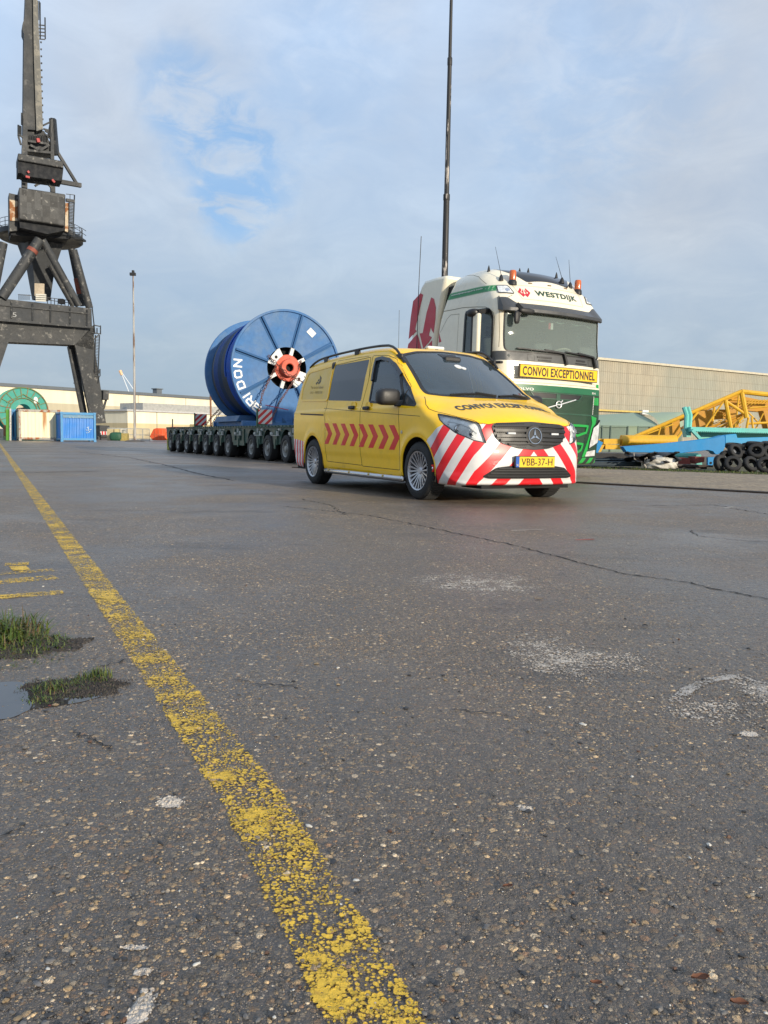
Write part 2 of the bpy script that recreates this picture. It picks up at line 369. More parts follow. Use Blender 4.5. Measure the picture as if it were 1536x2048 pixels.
# letters and dashes of an old yellow marking left of the line
def dash(x0, y0, x1, y1, wd, fade, name='yellow_dash', m=None, label='worn yellow dash of an old marking left of the long line', ends=.15, nc=14):
    return strip(name, [gr(x0, y0)[:2], gr(x1, y1)[:2]], wd, m or M_YLINE, z=.0011, fade=fade, label=label, ncross=nc, ends=ends)
dash(-60, 1199, 130, 1184, .10, 1.06, ends=.05); dash(-60, 1169, 114, 1154, .14, 1.0, ends=.05); dash(-60, 1152, 108, 1140, .08, .95, ends=.05); dash(4, 1129, 58, 1127, .10, .98, ends=.05); dash(16, 1138, 62, 1135, .17, 1.08, ends=.05)
def white_patch(cx, cy, lx, ly, fade, m=None, name='paint_smear', label='faint white paint smear on the asphalt', ang=0):
    c = gr(cx, cy)[:2]; n = 70; V = []; A = []; ca, sa = math.cos(ang), math.sin(ang)
    for i in range(n+1):
        for j in range(n+1):
            u, v = i/n*2-1, j/n*2-1; x, y = u*lx/2, v*ly/2
            V.append((c[0]+ca*x-sa*y, c[1]+sa*x+ca*y, .0011)); A.append(fade-.42*min(1.3, math.hypot(u, v))**2)
    F = np.array([(i*(n+1)+j, (i+1)*(n+1)+j, (i+1)*(n+1)+j+1, i*(n+1)+j+1) for i in range(n) for j in range(n)])
    o = mesh_obj(name, V, F, m or M_WPAINT, ang=180)
    o.data.attributes.new('fade', 'FLOAT', 'POINT').data.foreach_set('value', np.array(A, dtype=np.float32))
    return tag(o, label, None, kind='structure')
white_patch(1110, 1310, .42, .75, .96); white_patch(1230, 1325, .40, .3, .93); white_patch(960, 1165, .9, .9, .92); white_patch(340, 1605, .06, .05, 1.22)
white_patch(1430, 1420, .4, .3, .90); white_patch(1497, 1468, .045, .035, 1.4); white_patch(1052, 1617, .035, .03, 1.3); white_patch(285, 1945, .022, .016, 1.5); white_patch(283, 2015, .03, .07, 1.3)
white_patch(1560, 1400, .2, .5, 1.05); white_patch(270, 1895, .04, .012, 1.4)
strip('faded_ring', [gr(x, y)[:2] for x, y in ((1350, 1405), (1375, 1380), (1420, 1360), (1470, 1353), (1515, 1365), (1536, 1385), (1550, 1420))], .04, M_WPAINT, fade=.95, label='faded pale curved paint ring at the right edge')
strip('chalk_mark', [gr(1022, 1061)[:2], gr(1088, 1059)[:2]], .02, M_WPAINT, fade=1.25, label='thin pale chalk mark in front of the yellow van')
strip('chalk_mark', [gr(1152, 1080)[:2], gr(1188, 1079)[:2]], .03, M_RPAINT, fade=1.25, label='short red chalk mark in front of the yellow van')
strip('chalk_mark', [gr(1448, 1016)[:2], gr(1465, 1014)[:2]], .04, M_WPAINT, fade=1.6, label='short white chalk mark near the right edge')
# cracks
M_CRACK = mat('crack_tar', (.012, .011, .011), .8, var=.3)
def crack(pix, wd, seed=0):
    r = random.Random(seed); P = []
    pts = [gr(x, y)[:2] for x, y in pix]
    for a, b in zip(pts[:-1], pts[1:]):
        n = max(2, int(np.linalg.norm(b-a)/max(.012, np.linalg.norm(a)*.006))); d = nrm(b-a); s = np.array([-d[1], d[0]])
        for i in range(n): P.append(a+(b-a)*i/n+s*r.uniform(-1, 1)*.011*max(1, np.linalg.norm(a)*.25))
    P.append(pts[-1]); V = []; F = []
    for i, p in enumerate(P):
        d = nrm(P[min(i+1, len(P)-1)]-P[max(i-1, 0)]); s = np.array([-d[1], d[0]]); k = wd*1.5*(.35+r.random()*.9)*(.2 if i in (0, len(P)-1) else 1)
        V += [(*(p-s*k/2), .0022), (*(p+s*k/2), .0022)]
        if i: F.append((2*i-2, 2*i-1, 2*i+1, 2*i))
    o = mesh_obj('crack', V, [f[::-1] for f in F], M_CRACK, ang=0); tag(o, kind='structure')
crack([(560, 1012), (740, 1031), (900, 1064), (1030, 1091), (1165, 1127), (1260, 1150), (1380, 1165), (1420, 1176), (1536, 1198), (1700, 1228)], .009, 1)
crack([(160, 904), (250, 914), (330, 930), (400, 948), (470, 962)], .03, 2); crack([(0, 946), (200, 943)], .04, 3); crack([(0, 895), (110, 894)], .12, 4)
crack([(1290, 1012), (1370, 1011), (1430, 1010), (1536, 1029)], .012, 5); crack([(600, 998), (660, 1010), (690, 1030)], .008, 6)
crack([(140, 1460), (175, 1475), (230, 1500)], .004, 8); crack([(190, 1335), (225, 1328), (260, 1318)], .004, 9); crack([(0, 1675), (25, 1664), (42, 1655)], .003, 10)
crack([(1380, 1060), (1395, 1072), (1500, 1083), (1536, 1083)], .008, 12); crack([(470, 1360), (520, 1368), (590, 1372)], .003, 13); crack([(900, 1420), (990, 1428), (1040, 1436)], .003, 14)
# dark tar smears far off
M_TAR = mat('tar_smear', (.02, .019, .019), .45, var=.4)
# ------------------------------------------------------------------ verge on the right
M_COB = mat('cobble_verge', L(158, 142, 120), .85, var=.35, vs=1.5, bump=.02, bs=14, col2=L(118, 106, 90), c2s=9)
def lerp(a, b, t): return np.asarray(a)*(1-t)+np.asarray(b)*t
la, lb = gr(1150, 966)[:2], gr(1536, 987)[:2]; ld = nrm(lb-la); ln = np.array([ld[1], -ld[0]])*-1
def poly_sheet(name, P, z, m, label=None):
    o = mesh_obj(name, [(p[0], p[1], z) for p in P], [tuple(range(len(P)))], m, ang=0)
    if o.data.polygons[0].normal.z < 0: o.data.flip_normals()
    return tag(o, label, None, kind='structure')
p0 = la-ld*7; p1 = lb+ld*60
poly_sheet('cobbled_verge', [p0, p1, p1+ln*70, p0+ln*70], .006, M_COB, 'brown cobbled verge beyond the asphalt on the right')
M_STEEL = mat('rail_steel', L(70, 62, 56), .5, metal=.6, var=.4, vs=6)
for off, wd_, h_ in ((0.0, .07, .022), (.16, .06, .02)):
    mb = MB(); mb.bar((*(p0+ln*off), h_/2), (*(p1+ln*off), h_/2), wd_, h_)
    tag(mb.build('crane_rail', M_STEEL), kind='structure')
# ------------------------------------------------------------------ shells: smooth bodies from an implicit shape
def catmull(P, n=10):
    P = [np.array(p, float) for p in P]; m = len(P); out = []
    for i in range(m):
        a, b, c, d = P[i-1], P[i], P[(i+1) % m], P[(i+2) % m]
        for k in range(n):
            t = k/n; out.append(.5*((2*b)+(c-a)*t+(2*a-5*b+4*c-d)*t*t+(3*b-a-3*c+d)*t**3))
    return np.array(out)
class SDF2:
    def __init__(s, P, h=.012, pad=.5):
        s.h = h; s.lo = P.min(0)-pad; n = np.ceil((P.max(0)+pad-s.lo)/h).astype(int)+1
        X, Z = np.meshgrid(s.lo[0]+np.arange(n[0])*h, s.lo[1]+np.arange(n[1])*h, indexing='ij')
        D = np.full(X.shape, 1e9); ins = np.zeros(X.shape, bool)
        for a, b in zip(P, np.roll(P, -1, 0)):
            e = b-a; t = np.clip(((X-a[0])*e[0]+(Z-a[1])*e[1])/(e@e+1e-12), 0, 1)
            D = np.minimum(D, (X-a[0]-t*e[0])**2+(Z-a[1]-t*e[1])**2)
            if abs(e[1]) > 1e-12:
                c = ((a[1] > Z) != (b[1] > Z)) & (X < e[0]*(Z-a[1])/e[1]+a[0]); ins ^= c
        s.g = np.where(ins, -1, 1)*np.sqrt(D)
    def __call__(s, x, z):
        u = np.clip((x-s.lo[0])/s.h, 0, s.g.shape[0]-1.001); v = np.clip((z-s.lo[1])/s.h, 0, s.g.shape[1]-1.001)
        i = u.astype(int); j = v.astype(int); a = u-i; b = v-j; g = s.g
        return g[i, j]*(1-a)*(1-b)+g[i+1, j]*a*(1-b)+g[i, j+1]*(1-a)*b+g[i+1, j+1]*a*b
def rmax(a, b, r):
    return np.minimum(-r, np.maximum(a, b))+np.sqrt(np.maximum(a+r, 0)**2+np.maximum(b+r, 0)**2)
def ip(x, xs, ys): return np.interp(x, xs, ys)
def sstep(x, a, b): t = np.clip((x-a)/(b-a), 0, 1); return t*t*(3-2*t)
class Shell:
    def __init__(s, fn, lo, hi, ilo, ihi, cell):
        lo, hi, ilo, ihi = map(lambda a: np.array(a, float), (lo, hi, ilo, ihi)); V = []; T = []; off = 0
        for ax in range(3):
            b, c = [k for k in range(3) if k != ax]
            nb = int((hi[b]-lo[b])/cell)+1; nc = int((hi[c]-lo[c])/cell)+1
            for sd in (0, 1):
                B, C = np.meshgrid(np.linspace(lo[b], hi[b], nb+1), np.linspace(lo[c], hi[c], nc+1), indexing='ij')
                P = np.zeros((nb+1, nc+1, 3)); P[..., ax] = (lo, hi)[sd][ax]; P[..., b] = B; P[..., c] = C
                V.append(P.reshape(-1, 3)); i, j = np.meshgrid(np.arange(nb), np.arange(nc), indexing='ij')
                a0 = i*(nc+1)+j; q = np.stack([a0, a0+nc+1, a0+nc+2, a0+1], -1).reshape(-1, 4)
                if (sd == 0) ^ (ax == 1): q = q[:, ::-1]
                par = ((i+j) % 2).reshape(-1, 1)
                t1 = np.where(par, q[:, [0, 1, 2]], q[:, [0, 1, 3]]); t2 = np.where(par, q[:, [0, 2, 3]], q[:, [1, 2, 3]])
                T += [t1+off, t2+off]; off += len(V[-1])
        V = np.concatenate(V); T = np.concatenate(T)
        key = np.round(V/1e-5).astype(np.int64); _, idx, inv = np.unique(key, axis=0, return_index=True, return_inverse=True)
        V = V[idx]; T = inv.reshape(-1)[T]
        base = np.clip(V, ilo, ihi); d = V-base; ln = np.linalg.norm(d, axis=1, keepdims=True); d /= ln; ln = ln[:, 0]*1.6
        t0 = np.zeros(len(V)); t1 = ln.copy()
        for _ in range(22):
            tm = (t0+t1)/2; P = base+d*tm[:, None]; f = fn(P[:, 0], P[:, 1], P[:, 2]); ins = f < 0
            t0 = np.where(ins, tm, t0); t1 = np.where(ins, t1, tm)
        s.V = base+d*((t0+t1)/2)[:, None]; s.T = T; s.lab = np.zeros(len(T), int); s.lock = np.zeros(len(V), bool)
        s.fn = fn; s.normals(); s.bvh = BVHTree.FromPolygons([tuple(v) for v in s.V], [tuple(int(i) for i in q) for q in T])
    def normals(s):
        a, b, c = (s.V[s.T[:, k]] for k in range(3)); n = np.cross(b-a, c-a); N = np.zeros_like(s.V)
        for k in range(3): np.add.at(N, s.T[:, k], n)
        s.N = N/(np.linalg.norm(N, axis=1, keepdims=True)+1e-15); s.fnr = n/(np.linalg.norm(n, axis=1, keepdims=True)+1e-15)
    def axes(s, D):
        D = nrm(D); A = nrm(np.cross((0, 0, 1), D)) if abs(D[2]) < .9 else np.array([1., 0, 0]); B = np.cross(D, A); return D, A, B
    def cut(s, P3, D, label, only=None, mind=.08, rng_=None):
        # give `label` to the faces seen along -D inside the outline (3D points projected along D); border vertices snap to it
        D, A, B = s.axes(D); P = np.array([[p@A, p@B] for p in map(np.asarray, P3)])
        q = np.stack([s.V@A, s.V@B], 1); face = s.N@D > mind
        lo, hi = P.min(0)-.06, P.max(0)+.06
        cand = face & (q > lo).all(1) & (q < hi).all(1) & ~s.lock
        if rng_ is not None: cand &= rng_(s.V)
        idx = np.where(cand)[0]
        if len(idx) == 0: return
        el = np.zeros(len(s.V))
        for a, b in ((0, 1), (1, 2), (2, 0)):
            i, j = s.T[:, a], s.T[:, b]; l = np.linalg.norm(q[i]-q[j], axis=1); np.maximum.at(el, i, l); np.maximum.at(el, j, l)
        Q = q[idx]; best = np.full(len(idx), 1e9); near = Q.copy()
        for a, b in zip(P, np.roll(P, -1, 0)):
            e = b-a; t = np.clip(((Q-a)@e)/(e@e+1e-12), 0, 1); c = a+t[:, None]*e; d = np.linalg.norm(Q-c, axis=1)
            m = d < best; best[m] = d[m]; near[m] = c[m]
        m = best < el[idx]*.5; ii = idx[m]; du = near[m]-Q[m]; N = s.N[ii]
        dw = -((N@A)*du[:, 0]+(N@B)*du[:, 1])/np.maximum(N@D, .15)
        s.V[ii] += du[:, :1]*A+du[:, 1:]*B+dw[:, None]*D; s.lock[ii] = True
        cen = s.V[s.T].mean(1); c2 = np.stack([cen@A, cen@B], 1); ins = np.zeros(len(cen), bool)
        for a, b in zip(P, np.roll(P, -1, 0)):
            e = b-a
            if abs(e[1]) < 1e-12: continue
            ins ^= ((a[1] > c2[:, 1]) != (b[1] > c2[:, 1])) & (c2[:, 0] < e[0]*(c2[:, 1]-a[1])/e[1]+a[0])
        ins &= s.fnr@D > mind*.6
        if rng_ is not None: ins &= rng_(cen)
        if only is not None: ins &= np.isin(s.lab, only)
        s.lab[ins] = label
    def part(s, labels, name, m, parent, inset=0.0, attr=None, solid=0.0, side=0):
        T = s.T[np.isin(s.lab, labels)]
        if side: T = T[s.V[T][:, :, 1].mean(1)*side > 0]
        if len(T) == 0: print('EMPTY part', name); return None
        u, inv = np.unique(T, return_inverse=True); V = s.V[u]-s.N[u]*inset
        o = mesh_obj(name, V, inv.reshape(-1, 3), m, parent, ang=50)
        if attr is not None: o.data.attributes.new('sw', 'FLOAT', 'POINT').data.foreach_set('value', attr(V).astype(np.float32))
        if solid: md = o.modifiers.new('solid', 'SOLIDIFY'); md.thickness = solid; md.offset = -1
        return o
    def hit(s, o, d):
        h = s.bvh.ray_cast(Vector(o), Vector(d)); return (np.array(h[0]), np.array(h[1])) if h[0] is not None else (None, None)
    def on(s, p, D):
        D = nrm(D); p = np.asarray(p, float); o = p+D*4; h, n = s.hit(o, -D)
        if h is None:
            b = s.bvh.find_nearest(Vector(p)); h, n = np.array(b[0]), np.array(b[1])
        return h, n
    def ribbon(s, P3, D, wd, m, name, parent, off=.0015, closed=False, step=.03, side_off=0.0, mb=None):
        P3 = [np.asarray(p, float) for p in P3]; own = mb is None; mb = mb or MB(); S = []
        pairs = list(zip(P3[:-1], P3[1:]))+([(P3[-1], P3[0])] if closed else [])
        for a, b in pairs:
            n = max(1, int(np.linalg.norm(b-a)/step))
            for i in range(n): S.append(a+(b-a)*i/n)
        if not closed: S.append(P3[-1])
        H = [s.on(p, D) for p in S]; H = [(p, n) for p, n in H if p is not None]
        V = []; F = []; n = len(H)
        for i, (p, nn) in enumerate(H):
            q0 = H[(i-1) % n][0] if (closed or i > 0) else p; q1 = H[(i+1) % n][0] if (closed or i < n-1) else p
            t = nrm(q1-q0); sd = np.cross(nn, t); p = p+sd*side_off
            V += [p+sd*wd/2-nn*.004, p+sd*wd/2+nn*off, p-sd*wd/2+nn*off, p-sd*wd/2-nn*.004]
        for i in range(n if closed else n-1):
            j = (i+1) % n
            for k in range(3): F.append((4*i+k, 4*i+k+1, 4*j+k+1, 4*j+k))
        mb.add(V, F)
        if own: return mb.build(name, m, parent, 30)
    def decal(s, P3, D, m, name, parent, off=.003, cell=.03, th=.006, mb=None, back=None):
        D, A, B = s.axes(D); P = []
        P3 = [np.asarray(p, float) for p in P3]
        for a, b in zip(P3, P3[1:]+P3[:1]):
            n = max(1, int(np.linalg.norm(b-a)/cell))
            for i in range(n): q = a+(b-a)*i/n; P.append((q@A, q@B))
        P = np.array(P); lo, hi = P.min(0), P.max(0); pts = [Vector(p) for p in P]; nb = len(pts)
        gx = np.arange(lo[0]+cell/2, hi[0], cell); gy = np.arange(lo[1]+cell/2, hi[1], cell)
        for x in gx:
            for y in gy:
                ins = False; dm = 9
                for a, b in zip(P, np.roll(P, -1, 0)):
                    if (a[1] > y) != (b[1] > y) and x < (b[0]-a[0])*(y-a[1])/(b[1]-a[1])+a[0]: ins = not ins
                    dm = min(dm, math.hypot(a[0]-x, a[1]-y))
                if ins and dm > cell*.35: pts.append(Vector((x, y)))
        vs, _, fs, *_ = delaunay_2d_cdt(pts, [(i, (i+1) % nb) for i in range(nb)], [], 1, 1e-6)
        V = []; Bk = []
        ref = np.mean(P3, 0)@D
        for v in vs:
            p3 = A*v[0]+B*v[1]+D*ref; h, n = s.on(p3, D)
            if h is None:
                b = s.bvh.find_nearest(Vector(p3)); h, n = np.array(b[0]), np.array(b[1])
            V.append(h+n*off); Bk.append(h-n*th)
        F = [tuple(f) for f in fs]
        if F:
            a, b, c = (V[i] for i in F[0][:3])
            if np.cross(b-a, c-a)@D < 0: F = [f[::-1] for f in F]
        # rim down into the body
        cnt = {}
        for f in F:
            for a, b in zip(f, f[1:]+f[:1]): cnt[(a, b)] = 1
        n = len(V); rim = [(b, a, a+n, b+n) for (a, b) in cnt if (b, a) not in cnt]
        own = mb is None; mb = mb or MB(); mb.add(V+Bk, F+rim)
        if own: return mb.build(name, m, parent, 30)
def mir(P): return [np.array([p[0], -p[1], p[2]]) for p in P]
# ------------------------------------------------------------------ paints
def paint(name, col, rough=.32, var=.07, dirt=.0):
    return mat(name, col, rough, coat=.4, var=var, vs=1.3, rv=.05, spec=.35, col2=tuple(v*.72+.02 for v in col) if dirt else None, c2s=2.2, c2t=(.55, .8))
M_VY = paint('van_yellow_paint', (1.0, .585, .002), dirt=1)
M_BLK = mat('black_plastic', (.018, .018, .019), .5, var=.2)
M_RUB = mat('tyre_rubber', (.022, .022, .022), .82, var=.35, vs=6)
M_DARK = mat('dark_underside', (.01, .01, .01), .85)
M_SILV = mat('silver_alloy', (.52, .52, .54), .32, metal=.85, var=.15)
M_CHR = mat('chrome', (.8, .8, .82), .08, metal=1, var=.05, rv=.03)
M_SEAM = mat('panel_gap', (.05, .03, .004), .7)
M_WHT = mat('white_marking', (.72, .71, .68), .5, var=.06)
M_RED = mat('red_marking', (.74, .022, .014), .4, var=.08)
M_GLS = glass('tinted_glass', (.70, .80, .84), .0, ior=1.6, sky_sheen=(.14, .21, .26), sheen_k=.22)
M_GLD = mat('privacy_glass', (.012, .014, .018), .05, var=.1, rv=.02, spec=.7)
M_LENS = glass('lamp_lens', (.9, .92, .93), .0)
M_LAMPIN = mat('lamp_reflector', (.92, .93, .92), .3, metal=.0, var=.30, vs=12)
M_INT = mat('cabin_grey', (.05, .052, .056), .8)
def stripe_mat(name, c1, c2, duty=.5, rough=.35):
    m = bpy.data.materials.new(name); m.use_nodes = True; t = NT(m.node_tree); MATS[name] = m
    a = t.n('Attribute', attribute_name='sw').outputs['Fac']; f = t.m('FRACT', a)
    g = t.m('GREATER_THAN', f, duty); co = t.n('TexCoord').outputs['Object']
    k = t.ss(t.noise(co, 3, 5, .6).outputs[0], .3, .7, .86, 1.05)
    c = t.mix(1.0, t.mix(g, c1, c2), t.n('CombineColor', {0: k, 1: k, 2: k}).outputs[0], 'MULTIPLY')
    p = t.n('BsdfPrincipled', {'Base Color': c, 'Roughness': rough, 'Coat Weight': .4})
    t.t.links.new(p.outputs[0], t.n('OutputMaterial').inputs[0]); return m
M_STRIPE = stripe_mat('red_white_stripes', (.78, .012, .02), (.72, .71, .69))
# ------------------------------------------------------------------ the van
VAN = thing('van', 'yellow panel van with red and white striped nose parked in front of the truck', 'van', (1.223, 9.72, 0), R(-62.73))
bpy.context.view_layer.update()
class Loc:
    def __init__(s, o):
        s.M = np.array(o.matrix_world)[:3, :3]; s.o = np.array(o.location); s.cam = s.M.T@(CAM-s.o)
    def ray(s, px, py): return nrm(s.M.T@ray(px, py))
    def plane(s, px, py, ax, v):
        d = s.ray(px, py); return s.cam+d*((v-s.cam[ax])/d[ax])
LV = Loc(VAN)
prof = catmull([(-4.17, .28), (-4.235, .5), (-4.235, .95), (-4.20, 1.35), (-4.13, 1.68), (-4.02, 1.83), (-3.8, 1.885), (-3.0, 1.915), (-2.0, 1.92), (-1.35, 1.895), (-1.10, 1.85), (-.85, 1.735), (-.4, 1.49), (-.02, 1.275), (.13, 1.195), (.35, 1.135), (.6, 1.045), (.78, .955), (.865, .87), (.90, .70), (.925, .55), (.925, .40), (.90, .27), (.84, .205), (.4, .2), (-1, .2), (-3, .2), (-4.0, .22)], 10)
S2 = SDF2(prof)
def van_f(x, y, z):
    ay = np.abs(y)
    k = ip(z, [.2, .55, .9, 1.15, 1.3, 1.8, 2.0], [.20, .22, .26, .34, .42, .22, .1])*sstep(x, -1.7, -.7)
    bx = k*ay*ay+sstep(x, -.1, .6)*.35*np.maximum(ay-.55, 0)**2*2
    x2 = x+bx+.10*ay*ay*sstep(-x, 3.6, 4.2)*-1
    z2 = z+.045*ay*ay*sstep(z, 1.5, 1.8)+.10*ay*ay*sstep(x, -.1, .3)*sstep(z, .85, 1.05)
    a = S2(x2, z2)
    W = ip(z, [.2, .3, .44, .5, .62, .95, 1.075, 1.11, 1.2, 1.5, 1.75, 1.95], [.915, .93, .938, .948, .956, .962, .957, .935, .912, .845, .775, .72])
    W = W-.035*sstep(-x, 2.8, 4.3)-.10*sstep(x, .35, 1.0)-.02*sstep(x, -.9, .0)*sstep(z, 1.2, 1.5)
    # wheel-arch flares
    for xc in (0, -3.2):
        dd = np.sqrt((x-xc)**2+(z-.35)**2); W = W+.012*np.exp(-((dd-.42)/.05)**2)*(z < .9)
    r = ip(x, [-4.2, -3.9, -3, -1.3, -.9, -.1, .15, .45, .7], [.10, .13, .14, .13, .075, .06, .10, .17, .19])
    r = r*ip(z, [.2, .35], [.5, 1])
    return rmax(a, ay-W, r)
van = Shell(van_f, (-4.4, -1.0, .12), (1.0, 1.0, 2.0), (-3.7, -.5, .55), (.25, .5, .95), .0165)
def zA(a, b): return 570+a/2.56, 680+b/2.56       # zoomed-in measuring frames of the photograph
def zB(a, b): return 570+a/5.12, 680+b/5.12
def zC(a, b): return 820+a/4.389, 780+b/4.389
def hits(pts, fn, sh=van, lc=LV, miss=None):
    out = []
    for a, b in pts:
        px, py = fn(a, b); h, n = sh.hit(lc.cam, lc.ray(px, py))
        if h is None:
            b2 = sh.bvh.find_nearest(Vector(lc.cam+lc.ray(px, py)*8.6)); h = np.array(b2[0]); print('miss', a, b)
        out.append(h)
    return out
def rnd(P, r, n=4):
    # round the corners of a 3D outline
    out = []; m = len(P)
    for i in range(m):
        a, b, c = P[i-1], P[i], P[(i+1) % m]; u, v = b-a, c-b; q = min(r, np.linalg.norm(u)*.45, np.linalg.norm(v)*.45)
        s, e = b-nrm(u)*q, b+nrm(v)*q
        for k in range(n+1): t = k/n; out.append((1-t)**2*s+2*t*(1-t)*b+t*t*e)
    return out
DS = np.array([0, -1., 0]); DX = np.array([1., 0, 0]); DC = nrm((1, -.75, .25))
arch = lambda xc: [np.array([xc+.385*math.cos(t), -.95, .345+.385*math.sin(t)]) for t in np.linspace(-.55, math.pi+.55, 48)]+[np.array([xc-.33, -.95, -.1]), np.array([xc+.33, -.95, -.1])]
low = lambda V: V[:, 2] < .9
for P in (arch(0), arch(-3.2)):
    van.cut(P, DS, -1, rng_=low); van.cut(mir(P), -DS, -1, rng_=low)
swin = rnd(hits([(515, 262), (866, 199), (776, 626), (444, 619)], zB), .03)
dwin = rnd(hits([(948, 200), (1010, 193), (1080, 216), (1140, 270), (1205, 370), (1338, 670), (1218, 660), (862, 632)], zB), .03)
ws = [(-.755, 1.235), (-.60, 1.212), (-.3, 1.2), (0, 1.196), (.3, 1.2), (.6, 1.212), (.755, 1.235), (.70, 1.50), (.635, 1.76), (.4, 1.815), (0, 1.838), (-.4, 1.815), (-.635, 1.76), (-.70, 1.50)]
wsP = rnd([np.array([0, y, z]) for y, z in ws], .035)
up_ = lambda V: V[:, 2] > 1.1
van.cut(wsP, DX, 3, mind=.05, rng_=lambda V: (V[:, 2] > 1.1) & (V[:, 0] < .3) & (V[:, 0] > -1.6))
for P, lb in ((swin, 4), (dwin, 5)):
    van.cut(P, DS, lb, rng_=up_); van.cut(mir(P), -DS, lb, rng_=up_)
hlP = rnd(hits([(245, 208), (300, 217), (420, 243), (600, 292), (617, 315), (640, 385), (670, 466), (560, 442), (400, 375), (300, 300), (262, 262)], zC), .015)
DH = nrm((1, -1.1, .35))
van.cut(hlP, DH, 6); van.cut(mir(hlP), DH*[1, -1, 1], 6)
# striped nose: everything below the hood edge and ahead of the wheel arch
bump_pts = hits([(150, 432), (240, 330)], zC)
bz0, bz1 = bump_pts[0], bump_pts[1]
nose = [np.array([bz0[0]-.07, -.95, bz0[2]-.06]), bz0, bz1]+[hlP[0]*0+p for p in hits([(262, 262), (400, 300), (600, 296)], zC)]
hood_front = hits([(605, 296), (665, 303), (690, 306)], zC)
noseS = [np.array([.05, -1, .0]), bz0+np.array([-.25, 0, -.2]), bz0, bz1]+hits([(300, 300), (450, 330), (612, 300)], zC)+[np.array([1.3, -1, hood_front[0][2]]), np.array([1.3, -1, 0])]
van.cut(noseS, DS, 2, only=[0], mind=-.99); van.cut(mir(noseS), -DS, 2, only=[0], mind=-.99)
# rear corner stripes and doors
rs = [np.array(p) for p in ((-3.62, -1, 0), (-3.60, -1, .63), (-3.9, -1, .66), (-4.5, -1, .70), (-4.5, -1, 0))]
van.cut(rs, DS, 8, only=[0], mind=-.99); van.cut(mir(rs), -DS, 8, only=[0], mind=-.99)
fd = rnd(hits([(905, 160), (1060, 158), (1140, 190), (1200, 260), (1240, 370), (1300, 480), (1165, 700), (1172, 1010), (1178, 1332), (790, 1290), (775, 1180), (765, 1000), (768, 800), (795, 640), (860, 400)], zB), .03)
sdp = rnd(hits([(500, 262), (880, 175), (860, 400), (795, 640), (768, 800), (765, 1000), (775, 1180), (790, 1283), (430, 1240), (412, 1100), (410, 900), (437, 640)], zB), .03)
van.cut(fd, DS, 9, only=[0]); van.cut(mir(fd), -DS, 9, only=[0])
van.cut(sdp, DS, 10, only=[0]); van.cut(mir(sdp), -DS, 10, only=[0])
hdP = hits([(128, 60), (140, 130), (165, 165), (240, 192), (420, 237), (600, 290), (668, 300)], zC)
hc = hits([(690, 302), (760, 293), (850, 290), (1000, 292)], zC)
hoodP = hdP+[np.array([p[0], p[1], p[2]]) for p in hc]
hoodP = [p for p in hoodP if p[1] < -.02]
hback = [np.array([.10, -.02, 1.2]), np.array([.02, -.4, 1.2]), np.array([-.08, -.68, 1.2])]
hoodfull = hoodP+mir(hoodP[::-1])+mir(hback[::-1][:3])+hback[:3]
van.cut(hoodfull, (.15, 0, 1), 7, only=[0], mind=.02, rng_=lambda V: (V[:, 2] > .8) & (V[:, 0] > -.25))
van.normals()
body = van.part([0], 'body', M_VY, VAN)
FDS = {g: van.part([9], 'front_door', M_VY, VAN, side=g) for g in (-1, 1)}; FD = FDS[-1]
SDS = {g: van.part([10], 'sliding_door', M_VY, VAN, side=g) for g in (-1, 1)}; SDO = SDS[-1]
van.part([7], 'hood', M_VY, VAN); HOOD = bpy.data.objects['hood']
def sw_front(V):
    ay = np.abs(V[:, 1]); a = ay+np.maximum(.80-V[:, 0], 0)*1.05
    s_ = np.where(V[:, 1] < 0, 0, 0)
    return (V[:, 2]*.78+a*.86)/.285+.40
BUMP = van.part([2], 'front_bumper', M_STRIPE, VAN, attr=sw_front); BUMP['label'] = 'red and white diagonally striped front bumper'
for g in (-1, 1):
    RB = van.part([8], 'rear_corner', M_STRIPE, VAN, side=g, attr=lambda V: (V[:, 2]*.25-V[:, 0]*1.0+.06)/.12); RB['label'] = 'striped rear corner'
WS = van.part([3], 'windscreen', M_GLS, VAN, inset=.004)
DWS = {}
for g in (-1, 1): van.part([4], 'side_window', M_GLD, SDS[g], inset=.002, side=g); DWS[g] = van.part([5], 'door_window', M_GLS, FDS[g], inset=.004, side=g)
# seams, seals
for g in (-1, 1):
    mm = (lambda P: P) if g < 0 else mir; D = DS*[1, -g, 1]
    van.ribbon(mm(fd), D, .007, M_SEAM, 'panel_seam', FDS[g], closed=True); van.ribbon(mm(sdp), D, .007, M_SEAM, 'panel_seam', SDS[g], closed=True)
    van.ribbon(mm(hoodfull[:len(hoodP)]), (.15, 0, 1), .008, M_SEAM, 'panel_seam', HOOD)
mb = MB(); van.ribbon(wsP, DX, .045, None, '', None, off=.003, closed=True, side_off=0, mb=mb); mb.build('window_seal', M_BLK, WS)
q0 = hits([(1185, 345), (1222, 662)], zB)
for P, D, Q, g in ((dwin, DS, q0, -1), (mir(dwin), -DS, mir(q0), 1)):
    mb = MB(); van.ribbon(P, D, .03, None, '', None, off=.004, closed=True, mb=mb); van.ribbon(Q, D, .035, None, '', None, off=.004, mb=mb)
    mb.build('window_seal', M_BLK, DWS[g])
# wind deflector over the door window
dfp = hits([(905, 420), (925, 290), (945, 205), (1010, 190), (1080, 212), (1140, 268), (1200, 362)], zB)
mb = MB(); van.ribbon(dfp, DS, .045, None, '', None, off=.03, mb=mb, side_off=-.0); mb.build('wind_deflector', mat('smoked_plastic', (.03, .032, .036), .12), FD)
